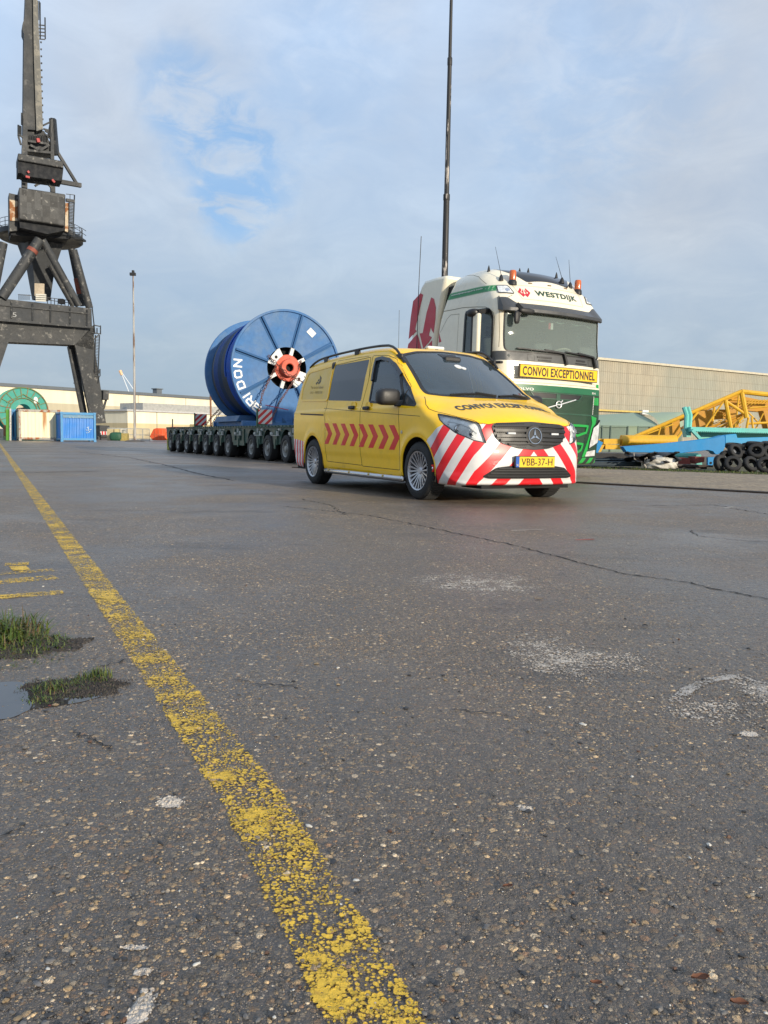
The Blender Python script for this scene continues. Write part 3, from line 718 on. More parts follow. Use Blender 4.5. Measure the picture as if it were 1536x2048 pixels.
# pressed creases of the flanks (fine raised lines catch the light)
# wheel arch lips
for xc in (0, -3.2):
    A = [np.array([xc+.39*math.cos(t), -.95, .345+.39*math.sin(t)]) for t in np.linspace(-.2, math.pi+.2, 30)]
    van.ribbon(A, DS, .018, M_VY, 'wheel_arch_lip', body, off=.006); van.ribbon(mir(A), -DS, .018, M_VY, 'wheel_arch_lip', body, off=.006)
# arch liners and floor pan
mb = MB()
for xc in (0, -3.2):
    for sgn in (-1, 1):
        V = []; n = 24
        for i in range(n+1):
            t = -.3+(math.pi+.6)*i/n
            for y in (.945, .55): V.append((xc+.40*math.cos(t), sgn*y*1.0, .345+.40*math.sin(t)))
        F = [(2*i, 2*i+1, 2*i+3, 2*i+2) for i in range(n)]+[tuple(2*i+1 for i in range(n+1))]
        mb.add(V, F)
mb.box(-4.05, -3.62, -.86, .86, .20, .5).box(-2.8, -.41, -.9, .9, .19, .30).box(.40, .80, -.6, .6, .17, .3).box(-3.7, .4, -.54, .54, .2, .45)
mb.build('underbody', M_DARK, VAN)
# cabin
mb = MB(); mb.box(-.62, .02, -.74, .74, .75, 1.13); mb.box(-2.9, -2.8, -.8, .8, .5, 1.8); mb.box(-2.8, .0, -.8, .8, .42, .5)
mb.build('dashboard', M_INT, VAN, bevel=.06)
for y in (-.45, -.02, .42):
    mb = MB(); mb.box(-1.55, -1.05, y-.22, y+.22, .65, .95); mb.bar((-1.48, y, .9), (-1.68, y, 1.48), .42, .13, up=(1, 0, 0)); mb.bar((-1.69, y, 1.52), (-1.72, y, 1.70), .24, .09, up=(1, 0, 0))
    mb.build('seat', mat('seat_fabric', (.09, .095, .10), .9), VAN, bevel=.05)
mb = MB(); c0 = np.array([-.78, .42, 1.16]); ax = nrm((.35, 0, .75)); a_, b_ = frame(ax)
mb.tube([c0+.19*(math.cos(t)*a_+math.sin(t)*b_) for t in np.linspace(0, 2*math.pi, 25)[:-1]], .014, 6, closed=True)
for t in (0, 2.1, 4.2): mb.tube([c0, c0+.19*(math.cos(t)*a_+math.sin(t)*b_)], .014, 6)
mb.build('steering_wheel', M_BLK, VAN)
mb = MB(); mb.box(-.93, -.80, -.12, .12, 1.68, 1.76); mb.build('mirror_inside', M_BLK, VAN, bevel=.02)
mb = MB(); van.decal([np.array([0, y, z]) for y, z in ((-.13, 1.80), (.13, 1.80), (.10, 1.70), (-.10, 1.70))], DX, None, '', None, off=.001, mb=mb); mb.build('sensor_cover', M_BLK, WS)
mb = MB()
for c, r_ in (((-.03, 1.62), .05), ((.03, 1.60), .035)): van.decal([np.array([0, c[0]+r_*math.cos(t), c[1]+r_*.5*math.sin(t)]) for t in np.linspace(0, 2*math.pi, 13)[:-1]], DX, None, '', None, off=.002, mb=mb)
mb.build('sticker', M_WHT, WS)
mb = MB(); mb.ell((-.30, -.10, 1.165), (.16, .05, .03)); mb.build('paper', M_WHT, VAN)
# wipers
for y0, y1 in ((-.52, .05), (.10, .62)):
    mb = MB(); P = [np.array([0, y0+(y1-y0)*i/8, 1.215+.02*math.sin(i/8*3)]) for i in range(9)]; van.ribbon(P, DX, .02, None, '', None, off=.02, mb=mb)
    van.ribbon([np.array([0, y1, 1.21]), np.array([0, y1-.25, 1.24])], DX, .018, None, '', None, off=.03, mb=mb); mb.build('wiper', M_BLK, VAN)
# headlights
for sg in (1, -1):
    P = hlP if sg > 0 else mir(hlP); D = DH*[1, sg, 1]
    sub = van.lab == 6; half = sub & (van.V[van.T].mean(1)[:, 1]*sg < 0)
    T = van.T[half]; u, inv = np.unique(T, return_inverse=True)
    hl = mesh_obj('headlight', van.V[u], inv.reshape(-1, 3), M_LENS, VAN, 50)
    mesh_obj('reflector', van.V[u]-nrm(D)*.03, inv.reshape(-1, 3), M_LAMPIN, hl, 50)
    mb = MB()
    for (a, b), r_ in (((420, 335), .055), ((545, 375), .05)):
        h = hits([(a, b)], zC)[0]*[1, sg, 1]; o = h-nrm(D)*.05
        mb.lathe([(.0, .005), (r_*.55, .02), (r_*.8, .0)], o, (1, 0, .1), 20)
        mb.lathe([(r_*.85, .0), (r_, .03), (r_*1.05, .0)], o, (1, 0, .1), 20); mb.build('projector', M_CHR, hl); mb = MB()
    mb = MB(); c = MB()
    bar_ = [hits([q], zC)[0]*[1, sg, 1] for q in ((330, 300), (320, 275), (345, 272), (430, 290), (520, 325), (585, 375))]
    for p in bar_: p -= nrm(D)*.022
    mb.tube(bar_, .008, 6); mb.build('daytime_lamp', mat('daytime_lamp', (.85, .86, .85), .3), hl)
    mb = MB(); van.ribbon(P, D, .010, None, '', None, off=.002, closed=True, mb=mb); mb.build('lamp_seal', M_BLK, hl)
# grille
gP = hits([(688, 304), (760, 297), (1000, 295), (1180, 300)], zC); 
gl = [np.array([0, y, z]) for y, z in ((-.50, .855), (-.44, .885), (0, .905), (.44, .885), (.50, .855), (.475, .74), (.40, .665), (.2, .615), (0, .60), (-.2, .615), (-.40, .665), (-.475, .74))]
M_GR = mat('grille_plastic', (.035, .036, .038), .5)
GR = van.decal(rnd(gl, .03), DX, M_GR, 'grille', VAN, off=.012, cell=.035)
for z, w0 in ((.845, .47), (.80, .475), (.745, .46), (.70, .42), (.655, .33)):
    mb = MB(); van.ribbon([np.array([0, y, z+.01*(1-abs(y)/.5)]) for y in np.linspace(-w0, w0, 12)], DX, .03 if z not in (.845, .655) else .016, None, '', None, off=.035, mb=mb); mb.build('grille_slat', M_BLK, GR, bevel=0)
mb = MB()
for zi, z in enumerate((.872, .822, .773, .722, .677, .635)):
    w0 = (.45, .46, .45, .42, .36, .24)[zi]
    for k in range(int(w0*2/.022)):
        y = -w0+k*.022+(.011 if zi % 2 else 0)
        if abs(y) < .11: continue
        for dz in (-.008, .008):
            h, n = van.on((0, y+(.011 if dz > 0 else 0), z+dz), DX)
            if h is not None: mb.ell(h+n*.013, (.004, .006, .005), 6, 4)
mb.build('mesh_pattern', mat('mesh_hole', (.006, .006, .006), .8), GR)
h, n = van.on((0, -.0, .755), DX); C0 = h+np.array([.02, 0, 0]); NN = nrm((1, 0, .08))
mb = MB(); mb.lathe([(.125, -.03), (.115, .012), (0, .014)], C0, NN, 36); mb.build('emblem_base', M_BLK, GR)
mb = MB(); mb.lathe([(.078, .014), (.083, .026), (.090, .026), (.094, .012)], C0, NN, 40); a_, b_ = frame(NN)
for k in range(3):
    t = math.pi/2+k*2*math.pi/3; d = math.cos(t)*np.array([0, 1., 0])+math.sin(t)*nrm((-.08, 0, 1)); sd = np.cross(NN, d)
    mb.prism([C0+NN*.014+d*.082, C0+NN*.014+sd*.014+d*.01, C0+NN*.014-sd*.014+d*.01], NN*.010)
mb.build('emblem', M_CHR, GR)
for y in (-.29, .29):
    h, n = van.on((0, y, .775), DX); mb = MB(); mb.bar(h+n*.035-[0, .05, 0], h+n*.035+[0, .05, 0], .022, .02); mb.build('strobe_lamp', mat('strobe_white', (.7, .72, .74), .2), GR)
# lower intake
it = [np.array([0, y, z]) for y, z in ((-.62, .305), (-.47, .405), (-.3, .425), (.3, .425), (.47, .405), (.62, .305), (.55, .285), (-.55, .285))]
IN = van.decal(rnd(it, .03), DX, mat('intake_dark', (.012, .012, .013), .7), 'lower_intake', VAN, off=.004, cell=.04)
for z, w0 in ((.315, .56), (.345, .53), (.375, .49), (.40, .44)):
    mb = MB(); van.ribbon([np.array([0, y, z]) for y in np.linspace(-w0, w0, 12)], DX, .010, None, '', None, off=.016, mb=mb); mb.build('intake_slat', M_GR, IN)
# plate
h, n = van.on((0, 0, .47), DX); px0 = h[0]+.03
mb = MB(); mb.box(px0-.025, px0, -.275, .27, .405, .535); PL = mb.build('number_plate', M_BLK, VAN, bevel=.006)
mb = MB(); mb.box(px0, px0+.004, -.22, .262, .413, .527); mb.build('plate_face', mat('plate_yellow', (.86, .55, .03), .4, var=.03), PL)
mb = MB(); mb.box(px0, px0+.004, -.266, -.222, .413, .527); mb.build('plate_band', mat('plate_blue', (.02, .10, .45), .4, var=.03), PL)
solid_text('plate_text', 'VBB-37-H', (px0+.004, -.195, .430), (0, .425, 0), (0, 0, .080), .003, mat('plate_ink', (.015, .015, .015), .5), PL, bold=.0)
solid_text('plate_text', 'NL', (px0+.004, -.258, .425), (0, .028, 0), (0, 0, .024), .003, M_WHT, PL)
# fog lamps / sensors
for sg in (-1, 1):
    h, n = van.on((0.0, .76*sg, .375), (1, .55*sg, 0))
    if h is None: continue
    mb = MB(); mb.lathe([(.045, -.01), (.04, .010), (.028, .012), (.022, .003), (0, .003)], h, n, 24); fo = mb.build('fog_lamp', M_RED, VAN)
    mb = MB(); mb.lathe([(.02, .003), (.012, .01), (0, .012)], h, n, 16); mb.build('fog_lens', M_CHR, fo)
# hood lettering
def hood_fn(P, D, lift=.003):
    def fn(u, v):
        y = -.66+u*1.28; x = .375-.26*abs(y)**2+(1-v)*.155
        h, n = van.on((x, y, 1.1), (0, 0, 1)); return h+n*lift
    return fn
text_obj('hood_text', 'CONVOI EXCEPTIONNEL', hood_fn(None, None), mat('black_vinyl', (.02, .021, .022), .35), HOOD, sub=2, bold=.05)
# chevrons on the flank
for g in (-1, 1):
  mb = MB()
  for i in range(8):
    x = -2.745+i*.290; zt, zm, zb = .905-.006*i, .755-.006*i, .605-.006*i
    dzz = -.0
    P = [(x, zt), (x+.14, zt), (x+.285, zm), (x+.14, zb), (x, zb), (x+.145, zm)]
    van.decal([np.array([a, .95*g, b]) for a, b in P], DS*[1, -g, 1], None, '', None, off=.002, cell=.06, th=.001, mb=mb)
  cv_ = mb.build('chevron_marking', M_RED, VAN); cv_['label'] = 'row of red chevrons along the flank'
# handles, rail slot, filler cap
for (a, b), pars in (((700, 692), SDS), ((848, 698), FDS)):
    h = hits([(a, b)], zB)[0]
    for sg in (1, -1):
        hh = h*[1, sg, 1]; mb = MB(); n = np.array([0, -sg, .02]); par = pars[-sg]
        mb.lathe([(.085, -.004), (.080, .004), (.06, .002), (0, .001)], hh, n, 24)
        mb.build('handle_recess', M_VY, par)
        mb = MB(); mb.bar(hh+[-.085, -.03*sg, .0], hh+[.085, -.03*sg, .0], .03, .045); mb.build('door_handle', M_BLK, par, bevel=.012)
sl = hits([(160, 758), (395, 768)], zB)
for P, D in ((sl, DS), (mir(sl), -DS)): van.ribbon(P, D, .022, mat('rail_brown', (.05, .025, .01), .6), 'door_rail', VAN, off=.002)
for P, w_ in ((hits([(115, 690), (400, 700)], zB), .006), (hits([(545, 215), (690, 190), (860, 165)], zB), .005)):
    mb = MB(); van.ribbon(P, DS, w_, None, '', None, mb=mb); mb.build('panel_seam', M_SEAM, body)
h = hits([(1195, 942)], zB)[0]; mb = MB(); mb.lathe([(.022, -.01), (.02, .006), (0, .008)], h, DS, 16); mb.build('side_marker', mat('pale_plastic', (.55, .5, .4), .4), VAN)
# pressed rear panel: raised frame round the quarter panel
qp = rnd(hits([(250, 335), (500, 262), (437, 618), (165, 622), (185, 500)], zB), .06)
van.decal([p for p in qp], DS, mat('quarter_panel', (.74, .47, .045), .45, coat=.3, var=.06), 'quarter_panel', VAN, off=.002, cell=.06, th=.002)
mb = MB(); van.ribbon(qp, DS, .03, None, '', None, off=.008, closed=True, mb=mb); mb.build('panel_fold', M_VY, body)
# small logo and two lines of faded text on the quarter panel
def side_fn(a, b, c):
    (A, B, C_) = hits([a, b, c], zB)
    def fn(u, v):
        p = A+(B-A)*u+(C_-A)*v; h, n = van.on(p, DS); return h+n*.004
    return fn
M_FAD = mat('faded_vinyl', (.30, .20, .05), .5)
text_obj('side_text', 'The Service Holland', side_fn((268, 502), (392, 496), (270, 474)), M_FAD, VAN)
text_obj('side_text', '013 - 0000328', side_fn((262, 552), (382, 548), (264, 528)), M_FAD, VAN)
mb = MB()
for P in ([(360, 362), (376, 385), (370, 430), (340, 445), (362, 410)], [(318, 440), (340, 425), (342, 436), (322, 460)], [(340, 440), (362, 425), (366, 437), (346, 455)], [(345, 405), (358, 395), (352, 420), (336, 425)]):
    van.decal(hits(P, zB), DS, None, '', None, off=.004, th=.001, cell=.05, mb=mb)
mb.build('side_logo', mat('logo_grey', (.08, .07, .04), .5), VAN)
# tail light edge
mb = MB(); van.decal([np.array([-4.2, y, z]) for y, z in ((-.93, .75), (-.83, .75), (-.80, 1.3), (-.88, 1.3))], (-1, -.6, 0), None, '', None, off=.004, mb=mb)
mb.build('tail_light', mat('tail_red', (.45, .02, .02), .2), VAN)
# mirrors
for sg in (-1, 1):
    mc = LV.plane(*zB(1052, 582), 1, -1.07)*[1, -sg, 1]; mc = np.array([mc[0], sg*1.07, mc[2]])
    mb = MB(); mb.ell(mc, (.095, .145, .10), 20, 12, .55); mi_ = mb.build('side_mirror', M_BLK, VAN, 60)
    mb = MB(); mb.bar(mc+[.02, -.08*sg, -.07], (mc[0]+.12, sg*.90, mc[2]-.08), .06, .08); mb.build('mirror_arm', M_BLK, mi_, bevel=.015)
# roof rails
for sg in (-1, 1):
    P = []
    for x in np.linspace(-.82, -3.95, 30):
        h, n = van.on((x, sg*.70, 1.8), (0, 0, 1)); e = min((-.82-x)/.25, (x+3.95)/.5, 1); P.append(h+[0, 0, .008+.052*math.sin(max(0, e)*math.pi/2)])
    mb = MB(); mb.tube(P, .017, 8); rl = mb.build('roof_rail', M_BLK, VAN, 60)
    for x in (-.95, -2.2, -3.3):
        h, n = van.on((x, sg*.70, 1.8), (0, 0, 1)); mb = MB(); mb.box(x-.07, x+.07, h[1]-.018, h[1]+.018, h[2]-.02, h[2]+.05); mb.build('rail_foot', M_BLK, rl, bevel=.01)
# antenna lamp on the roof
h, n = van.on((-2.0, .25, 1.9), (0, 0, 1))
mb = MB(); mb.box(-2.03, -1.97, .42, .48, h[2]-.02, h[2]+.07); wl = mb.build('work_lamp', M_BLK, VAN, bevel=.01)
mb = MB(); mb.box(-2.05, -1.97, .30, .58, h[2]+.06, h[2]+.11); mb.build('lamp_head', M_WHT, wl, bevel=.02)
h, n = van.on((-2.3, 0, 1.9), (0, 0, 1)); mb = MB(); mb.tube([h, h+[0, 0, .62]], .003, 5); mb.build('antenna', M_BLK, VAN)
# side bars
for sg in (-1, 1):
    P = [np.array([x, sg*.985, .225]) for x in (-2.72, -2.6, -1.5, -.42, -.30)]
    P[0][1] = sg*.93; mb = MB(); mb.tube(P, .036, 14); mb.ell((-.29, sg*.985, .225), (.03, .036, .036)); sb = mb.build('side_bar', mat('stainless', (.55, .55, .56), .18, metal=1, var=.1), VAN, 50)
    for x in (-2.45, -1.75, -1.15, -.75):
        mb = MB(); mb.ell((x, sg*1.018, .24), (.028, .008, .014)); mb.build('marker_lamp', mat('amber_lamp', (.5, .38, .08), .3), sb)
    for x in (-2.3, -.7):
        mb = MB(); mb.bar((x, sg*.97, .235), (x, sg*.85, .26), .05, .03); mb.build('bar_bracket', M_DARK, sb)
# wheels
def van_wheel(parent, c, sg, r=.335, wd=.225):
    e = bpy.data.objects.new('wheel', None); COL.objects.link(e); e.parent = parent; e.location = c
    d = np.array([0, float(sg), 0]); mb = MB(); o = np.zeros(3)
    mb.lathe([(.225, wd*.42), (.245, wd*.5), (.30, wd*.5), (.322, wd*.42), (r, wd*.30), (r, -wd*.30), (.322, -wd*.42), (.3, -wd*.5), (.22, -wd*.45)], o, d, 48)
    for k in range(60):
        t = 2*math.pi*k/60; mb.bar((r*math.cos(t), -wd*.36, r*math.sin(t)), (r*math.cos(t+.04), wd*.36, r*math.sin(t+.04)), .016, .008, up=(math.cos(t), 0, math.sin(t)))
    mb.build('tyre', M_RUB, e, 40)
    mb = MB(); mb.lathe([(.235, wd*.40), (.228, wd*.49), (.212, wd*.46), (.20, wd*.30), (.20, -wd*.3)], o, d, 48)
    mb.lathe([(.0, wd*.36), (.035, wd*.36), (.045, wd*.30), (.055, wd*.18), (0, wd*.15)], o, d, 24)
    for k in range(20):
        t = 2*math.pi*k/20+.08; u = np.array([math.cos(t), 0, math.sin(t)]); t2 = t+(.05 if k % 2 else -.05); u2 = np.array([math.cos(t2), 0, math.sin(t2)])
        mb.bar(u2*.035+d*wd*.26, u*.215+d*wd*.42, .017, .02, up=d, w2=.019, h2=.018)
    mb.build('rim', M_SILV, e, 40)
    mb = MB(); mb.lathe([(.19, wd*.05), (0, wd*.05)], o, d, 32)
    mb.build('brake_disc', M_DARK, e)
    return e
for x in (0, -3.2):
    for sg in (-1, 1): van_wheel(VAN, (x, sg*.845, .335), sg)
# ------------------------------------------------------------------ the truck
TRUCK = thing('truck', 'cream and green heavy haulage truck with red emblem and beacons behind the yellow van', 'truck', (3.215, 15.39, 0), R(-62.5), rx=R(-.9))
bpy.context.view_layer.update(); LT = Loc(TRUCK)
def zT(a, b): return 800+a/3.657, 480+b/3.657
def zT3(a, b): return 980+a/6.4, 500+b/6.4
def zT4(a, b): return 1020+a/7.68, 690+b/7.68
def zT5(a, b): return 800+a/6.982, 500+b/6.982
M_CREAM = paint('cream_truck_paint', (.82, .76, .60))
M_DKG = mat('dark_grey_trim', (.055, .058, .062), .45, coat=.2)
M_GREEN = paint('bright_green_paint', (.02, .34, .06))
M_DGREEN = mat('dark_green_mesh', (.012, .046, .024), .6, var=.3, vs=5)
M_MGREEN = paint('deep_green_paint', (.022, .14, .06))
cprof = catmull([(-2.42, .95), (-2.46, 2.0), (-2.40, 2.8), (-2.24, 3.4), (-2.09, 3.80), (-1.98, 3.96), (-1.5, 4.0), (-.9, 3.95), (-.6, 3.84), (-.38, 3.66), (-.20, 3.42), (-.10, 3.12), (-.06, 2.6), (.0, 2.25), (.04, 1.8), (.06, 1.2), (.06, .7), (.03, .33), (-.03, .235), (-.3, .22), (-.7, .3), (-1.0, .80), (-1.5, .93)], 10)
C2 = SDF2(cprof, .016)
def cab_f(x, y, z):
    ay = np.abs(y); k = ip(z, [.2, 1.5, 2.3, 3.1, 3.5, 3.9], [.10, .10, .12, .10, .17, .28])*sstep(x, -1.5, -.3)
    a = C2(x+k*ay*ay, z+.02*ay*ay*sstep(z, 3.2, 3.8)-.04); W = ip(z, [.2, 2.0, 3.0, 3.35, 3.6, 3.8, 4.0], [1.24, 1.25, 1.24, 1.225, 1.20, 1.17, 1.12])-.22*sstep(x, -1.1, -.2)*sstep(z, 3.3, 3.9)
    r = ip(z, [0, 2, 3, 3.5, 3.8], [.16, .17, .16, .22, .30])*ip(x, [-2.3, -1.8], [.5, 1])
    return rmax(a, ay-W-.0, r)
cab = Shell(cab_f, (-2.7, -1.4, .1), (.2, 1.4, 4.15), (-1.75, -.7, .9), (-.5, .7, 3.3), .024)
cwin = rnd([np.array([0, y, z]) for y, z in ((-1.13, 2.33), (1.13, 2.33), (1.12, 3.10), (-1.12, 3.10))], .10)
fr = lambda V: V[:, 0] > -.5
cab.cut(cwin, DX, 3, rng_=fr)
dw = rnd([np.array(p) for p in ((-1.36, -1, 3.17), (-.56, -1, 3.13), (-.42, -1, 2.98), (-.40, -1, 2.2), (-1.38, -1, 2.24))], .06)
cab.cut(dw, DS, 5); cab.cut(mir(dw), -DS, 5)
allf = lambda z0, z1: [np.array([0, -1.6, z0]), np.array([0, 1.6, z0]), np.array([0, 1.6, z1]), np.array([0, -1.6, z1])]
cab.cut(allf(2.16, 2.33), DX, 4, only=[0], mind=-.2, rng_=lambda V: V[:, 0] > -.42)
cab.cut(allf(.40, 1.735), DX, 6, only=[0], mind=.25, rng_=lambda V: V[:, 0] > -.30)
cab.cut(allf(.0, .40), DX, 7, only=[0], mind=.1, rng_=lambda V: V[:, 0] > -.30)
rw = rnd([np.array([0, y, z]) for y, z in ((-.55, 3.64), (.55, 3.64), (.78, 3.88), (.6, 3.97), (-.6, 3.97), (-.78, 3.88))], .04)
roofw = rnd([np.array(p) for p in ((-.42, -.50, 4), (-.42, .50, 4), (-.88, .84, 4), (-1.15, .80, 4), (-1.15, -.80, 4), (-.88, -.84, 4))], .05)
cab.cut(roofw, (0.2, 0, 1), 8, only=[0], mind=.1, rng_=lambda V: V[:, 2] > 3.4)
cab.normals()
CABO = cab.part([0], 'cab', M_CREAM, TRUCK)
cws = cab.part([3], 'windscreen', glass('truck_glass', (.74, .84, .80), .03, ior=1.7, sky_sheen=(.36, .43, .39), sheen_k=.34), TRUCK, inset=.01)
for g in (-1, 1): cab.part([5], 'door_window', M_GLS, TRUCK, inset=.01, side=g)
cab.part([4], 'wiper_panel', mat('wiper_panel_grey', (.075, .078, .08), .5), TRUCK)
GRL = cab.part([6], 'lower_grille', M_DGREEN, TRUCK)
cab.part([8], 'roof_window', M_GLD, TRUCK, inset=-.004)
def hitC(pts, fn=zT): return hits(pts, fn, cab, LT)
BC = cab.part([7], 'bumper', stripe_mat('green_grey_stripes', (.025, .38, .07), (.03, .045, .04)), TRUCK, attr=lambda V: (np.abs(V[:, 1])*1.0-V[:, 2]*.8)/.22+.1)
BC['label'] = 'green and grey striped bumper edge'
# visor
mb = MB(); V = []; ys = np.linspace(-1.235, 1.18, 40); 
for y in ys:
    e = sstep(np.array(abs(y)), .85, 1.05); top = 3.235+.10*float(e); h, n = cab.on((0, y, 3.16), DX)
    if h is None: h = np.array([-.35, y, 3.16])
    h2, _ = cab.on((0, y, top), DX); h2 = h2 if h2 is not None else h+[-.03, 0, top-3.16]
    ox = .13
    V += [(h2[0]+.006, y, top), (h[0]+ox, y*1.012, 3.12), (h[0]+ox, y*1.012, 3.065), (h[0]+ox-.03, y, 3.05), (h[0]-.05, y, 3.09)]
F = [(5*i+k, 5*i+(k+1) % 5, 5*i+5+(k+1) % 5, 5*i+5+k) for i in range(len(ys)-1) for k in range(5)]+[(0, 1, 2, 3, 4), tuple(5*(len(ys)-1)+k for k in (4, 3, 2, 1, 0))]
mb.add(V, F); mb.build('sun_visor', M_DKG, TRUCK, 40)
# roof name panel
def cfn(y0, y1, z0, z1, lift=.004):
    def fn(u, v):
        h, n = cab.on((0, y0+(y1-y0)*u, z0+(z1-z0)*v), DX); return h+n*lift
    return fn
ppP = rnd([np.array([0, y, z]) for y, z in ((-.84, 3.60), (.72, 3.60), (.72, 3.32), (-.74, 3.32))], .02)
mb = MB(); cab.ribbon(ppP, DX, .008, None, '', None, closed=True, mb=mb, off=.003); NP = mb.build('name_panel', mat('panel_line', (.45, .40, .27), .5), TRUCK)
text_obj('roof_text', 'WESTDIJK', cfn(-.44, .58, 3.38, 3.515), mat('deep_green_ink', (.03, .07, .05), .4), NP, bold=.045)
# the emblem: a diamond W
def emblem(fn, m, parent, name='roof_emblem'):
    U = [[(-1, .0), (-.42, .85), (-.30, .55), (-.38, .25), (-.62, .02), (-.40, -.28), (-.12, .02), (-.12, -.25), (.0, -.42), (.16, -.25), (.16, .04), (.44, -.26), (.64, .0), (.36, .28), (.30, .55), (.42, .85), (1, 0), (.35, -.9), (.0, -.55), (-.35, -.9)],
         [(-.22, .30), (-.08, .62), (-.06, .10), (-.24, -.08), (-.45, .05)], [(.12, .62), (.22, .30), (.45, .05), (.28, -.08), (.10, .10)]]
    mb = MB()
    for P in U: fn(P, mb)
    return mb.build(name, m, parent)
def e1(P, mb): cab.decal([np.array([0, -.66+.125*a, 3.455+.105*b]) for a, b in P], DX, None, '', None, off=.005, th=.001, cell=.04, mb=mb)
M_CRED = mat('crimson_marking', (.50, .025, .045), .4, var=.06)
emblem(e1, M_CRED, NP)
for y in (-.42, 0, .42):
    mb = MB(); h, n = cab.on((0, y-.02, 3.66), DX); mb.bar(h-[0, .04, 0], h+[0, .04, 0], .02, .03, up=n); mb.build('marker_lamp', mat('brown_lamp', (.22, .14, .08), .3), TRUCK)
# roof corner lamps
for sg in (-1, 1):
    P = rnd([np.array([0, sg*y, z]) for y, z in ((1.08, 3.575), (.93, 3.57), (.87, 3.41), (1.13, 3.42))], .03)
    D = (1, .5*sg, 0); mb = MB(); cab.decal(P, DX, None, '', None, off=.012, mb=mb, cell=.05); lo = mb.build('corner_lamp', mat('lamp_white', (.72, .75, .76), .15, var=.35, vs=16), TRUCK)
    mb = MB(); cab.ribbon(P, DX, .018, None, '', None, off=.014, closed=True, mb=mb); mb.build('lamp_rim', M_DKG, lo)
    h, n = cab.on((0, sg*.97, 3.48), DX); mb = MB(); mb.lathe([(.045, .012), (.035, .02), (0, .014)], h, n, 16); mb.build('bulb', M_CHR, lo)
# curtain inside, pennant, cab interior
mb = MB(); V = []; n = 90
for i in range(n+1):
    y = -1.08+2.16*i/n; V += [(-.30-.10*y*y+.008*math.sin(i*1.9), y, 3.12), (-.27-.10*y*y+.014*math.sin(i*1.9), y, 2.965+.035*abs(math.sin(i*math.pi/18)))]
mb.add(V, [(2*i, 2*i+1, 2*i+3, 2*i+2) for i in range(n)]); cu_ = mb.build('curtain', mat('curtain_green', (.01, .05, .03), .9), TRUCK)
mb = MB(); mb.tube([np.array(V[2*i+1])+[.004, 0, -.004] for i in range(n+1)], .011, 5); mb.build('curtain_trim', mat('curtain_lace', (.30, .42, .36), .9), cu_)
for y, c_ in ((.02, M_WHT), (-.03, M_CRED)):
    mb = MB(); mb.box(-.26, -.255, y-.03, y+.03, 2.83, 2.95); mb.build('pennant', c_, TRUCK)
mb = MB(); mb.box(-.55, -.12, -1.1, 1.1, 2.0, 2.30); mb.box(-.75, -.5, .25, .95, 2.1, 2.36); mb.build('dashboard', mat('dash_grey', (.11, .12, .115), .8), TRUCK, bevel=.05)
mb = MB(); mb.box(-2.05, -2.0, -1.15, 1.15, 1.2, 3.7); mb.box(-2.05, -.1, -1.15, 1.15, 1.15, 1.25); mb.box(-2.0, -.25, -1.1, 1.1, 3.14, 3.2); mb.box(-2.0, -1.35, -1.1, 1.1, 1.3, 2.2); mb.build('cab_lining', mat('lining_beige', (.42, .45, .40), .85), TRUCK)
for y in (-.62, .62):
    mb = MB(); mb.box(-1.25, -.75, y-.24, y+.24, 1.9, 2.08); mb.bar((-1.15, y, 2.0), (-1.32, y, 2.72), .46, .14, up=(1, 0, 0)); mb.bar((-1.32, y, 2.74), (-1.36, y, 2.95), .26, .1, up=(1, 0, 0)); mb.build('seat', mat('seat_grey', (.12, .125, .12), .9), TRUCK, bevel=.05)
c0 = np.array([-.68, .56, 2.42]); ax = nrm((-.45, 0, .9)); a_, b_ = frame(ax); mb = MB()
mb.tube([c0+.24*(math.cos(t)*a_+math.sin(t)*b_) for t in np.linspace(0, 2*math.pi, 29)[:-1]], .018, 8, closed=True)
for t in (0, 2.1, 4.2): mb.tube([c0, c0+.24*(math.cos(t)*a_+math.sin(t)*b_)], .016, 6)
mb.build('steering_wheel', mat('wheel_beige', (.45, .43, .33), .6), TRUCK)
for i, (y, s_, c_) in enumerate(((-.12, .05, M_WHT), (.06, .06, M_BLK), (.14, .05, M_BLK), (-.28, .04, M_WHT))):
    mb = MB(); mb.box(-.22, -.19, y-s_/2, y+s_/2, 2.30, 2.30+s_*1.8); mb.build('dashboard_item', c_, TRUCK)
mb = MB(); mb.ell((-.2, .78, 2.34), (.05, .09, .05)); mb.build('dashboard_item', M_CRED, TRUCK)
# window pillars rubber
mb = MB(); cab.ribbon(cwin, DX, .03, None, '', None, off=.004, closed=True, mb=mb); mb.build('window_seal', M_BLK, cws)
for P, D in ((dw, DS), (mir(dw), -DS)):
    mb = MB(); cab.ribbon(P, D, .05, None, '', None, off=.006, closed=True, mb=mb); cab.ribbon([P[0]*[0, 1, 0]+[-.95, 0, 3.16], P[0]*[0, 1, 0]+[-.95, 0, 2.2]], D, .03, None, '', None, off=.006, mb=mb)
    mb.build('window_seal', M_BLK, TRUCK)
# front-corner mirror inside top of the screen
mb = MB(); P0 = hitC([(845, 495)])[0]
mb.bar(P0+[.08, -.02, .06], P0+[.17, .06, -.06], .08, .06); mb.ell(P0+[.18, .13, -.07], (.04, .17, .05), 16, 10, .7); mb.ell(P0+[.15, -.07, -.20], (.035, .06, .12), 14, 8, .7); mb.bar(P0+[.15, .02, -.08], P0+[.15, -.07, -.2], .05, .05)
mb.build('front_mirror', M_BLK, TRUCK, 60)
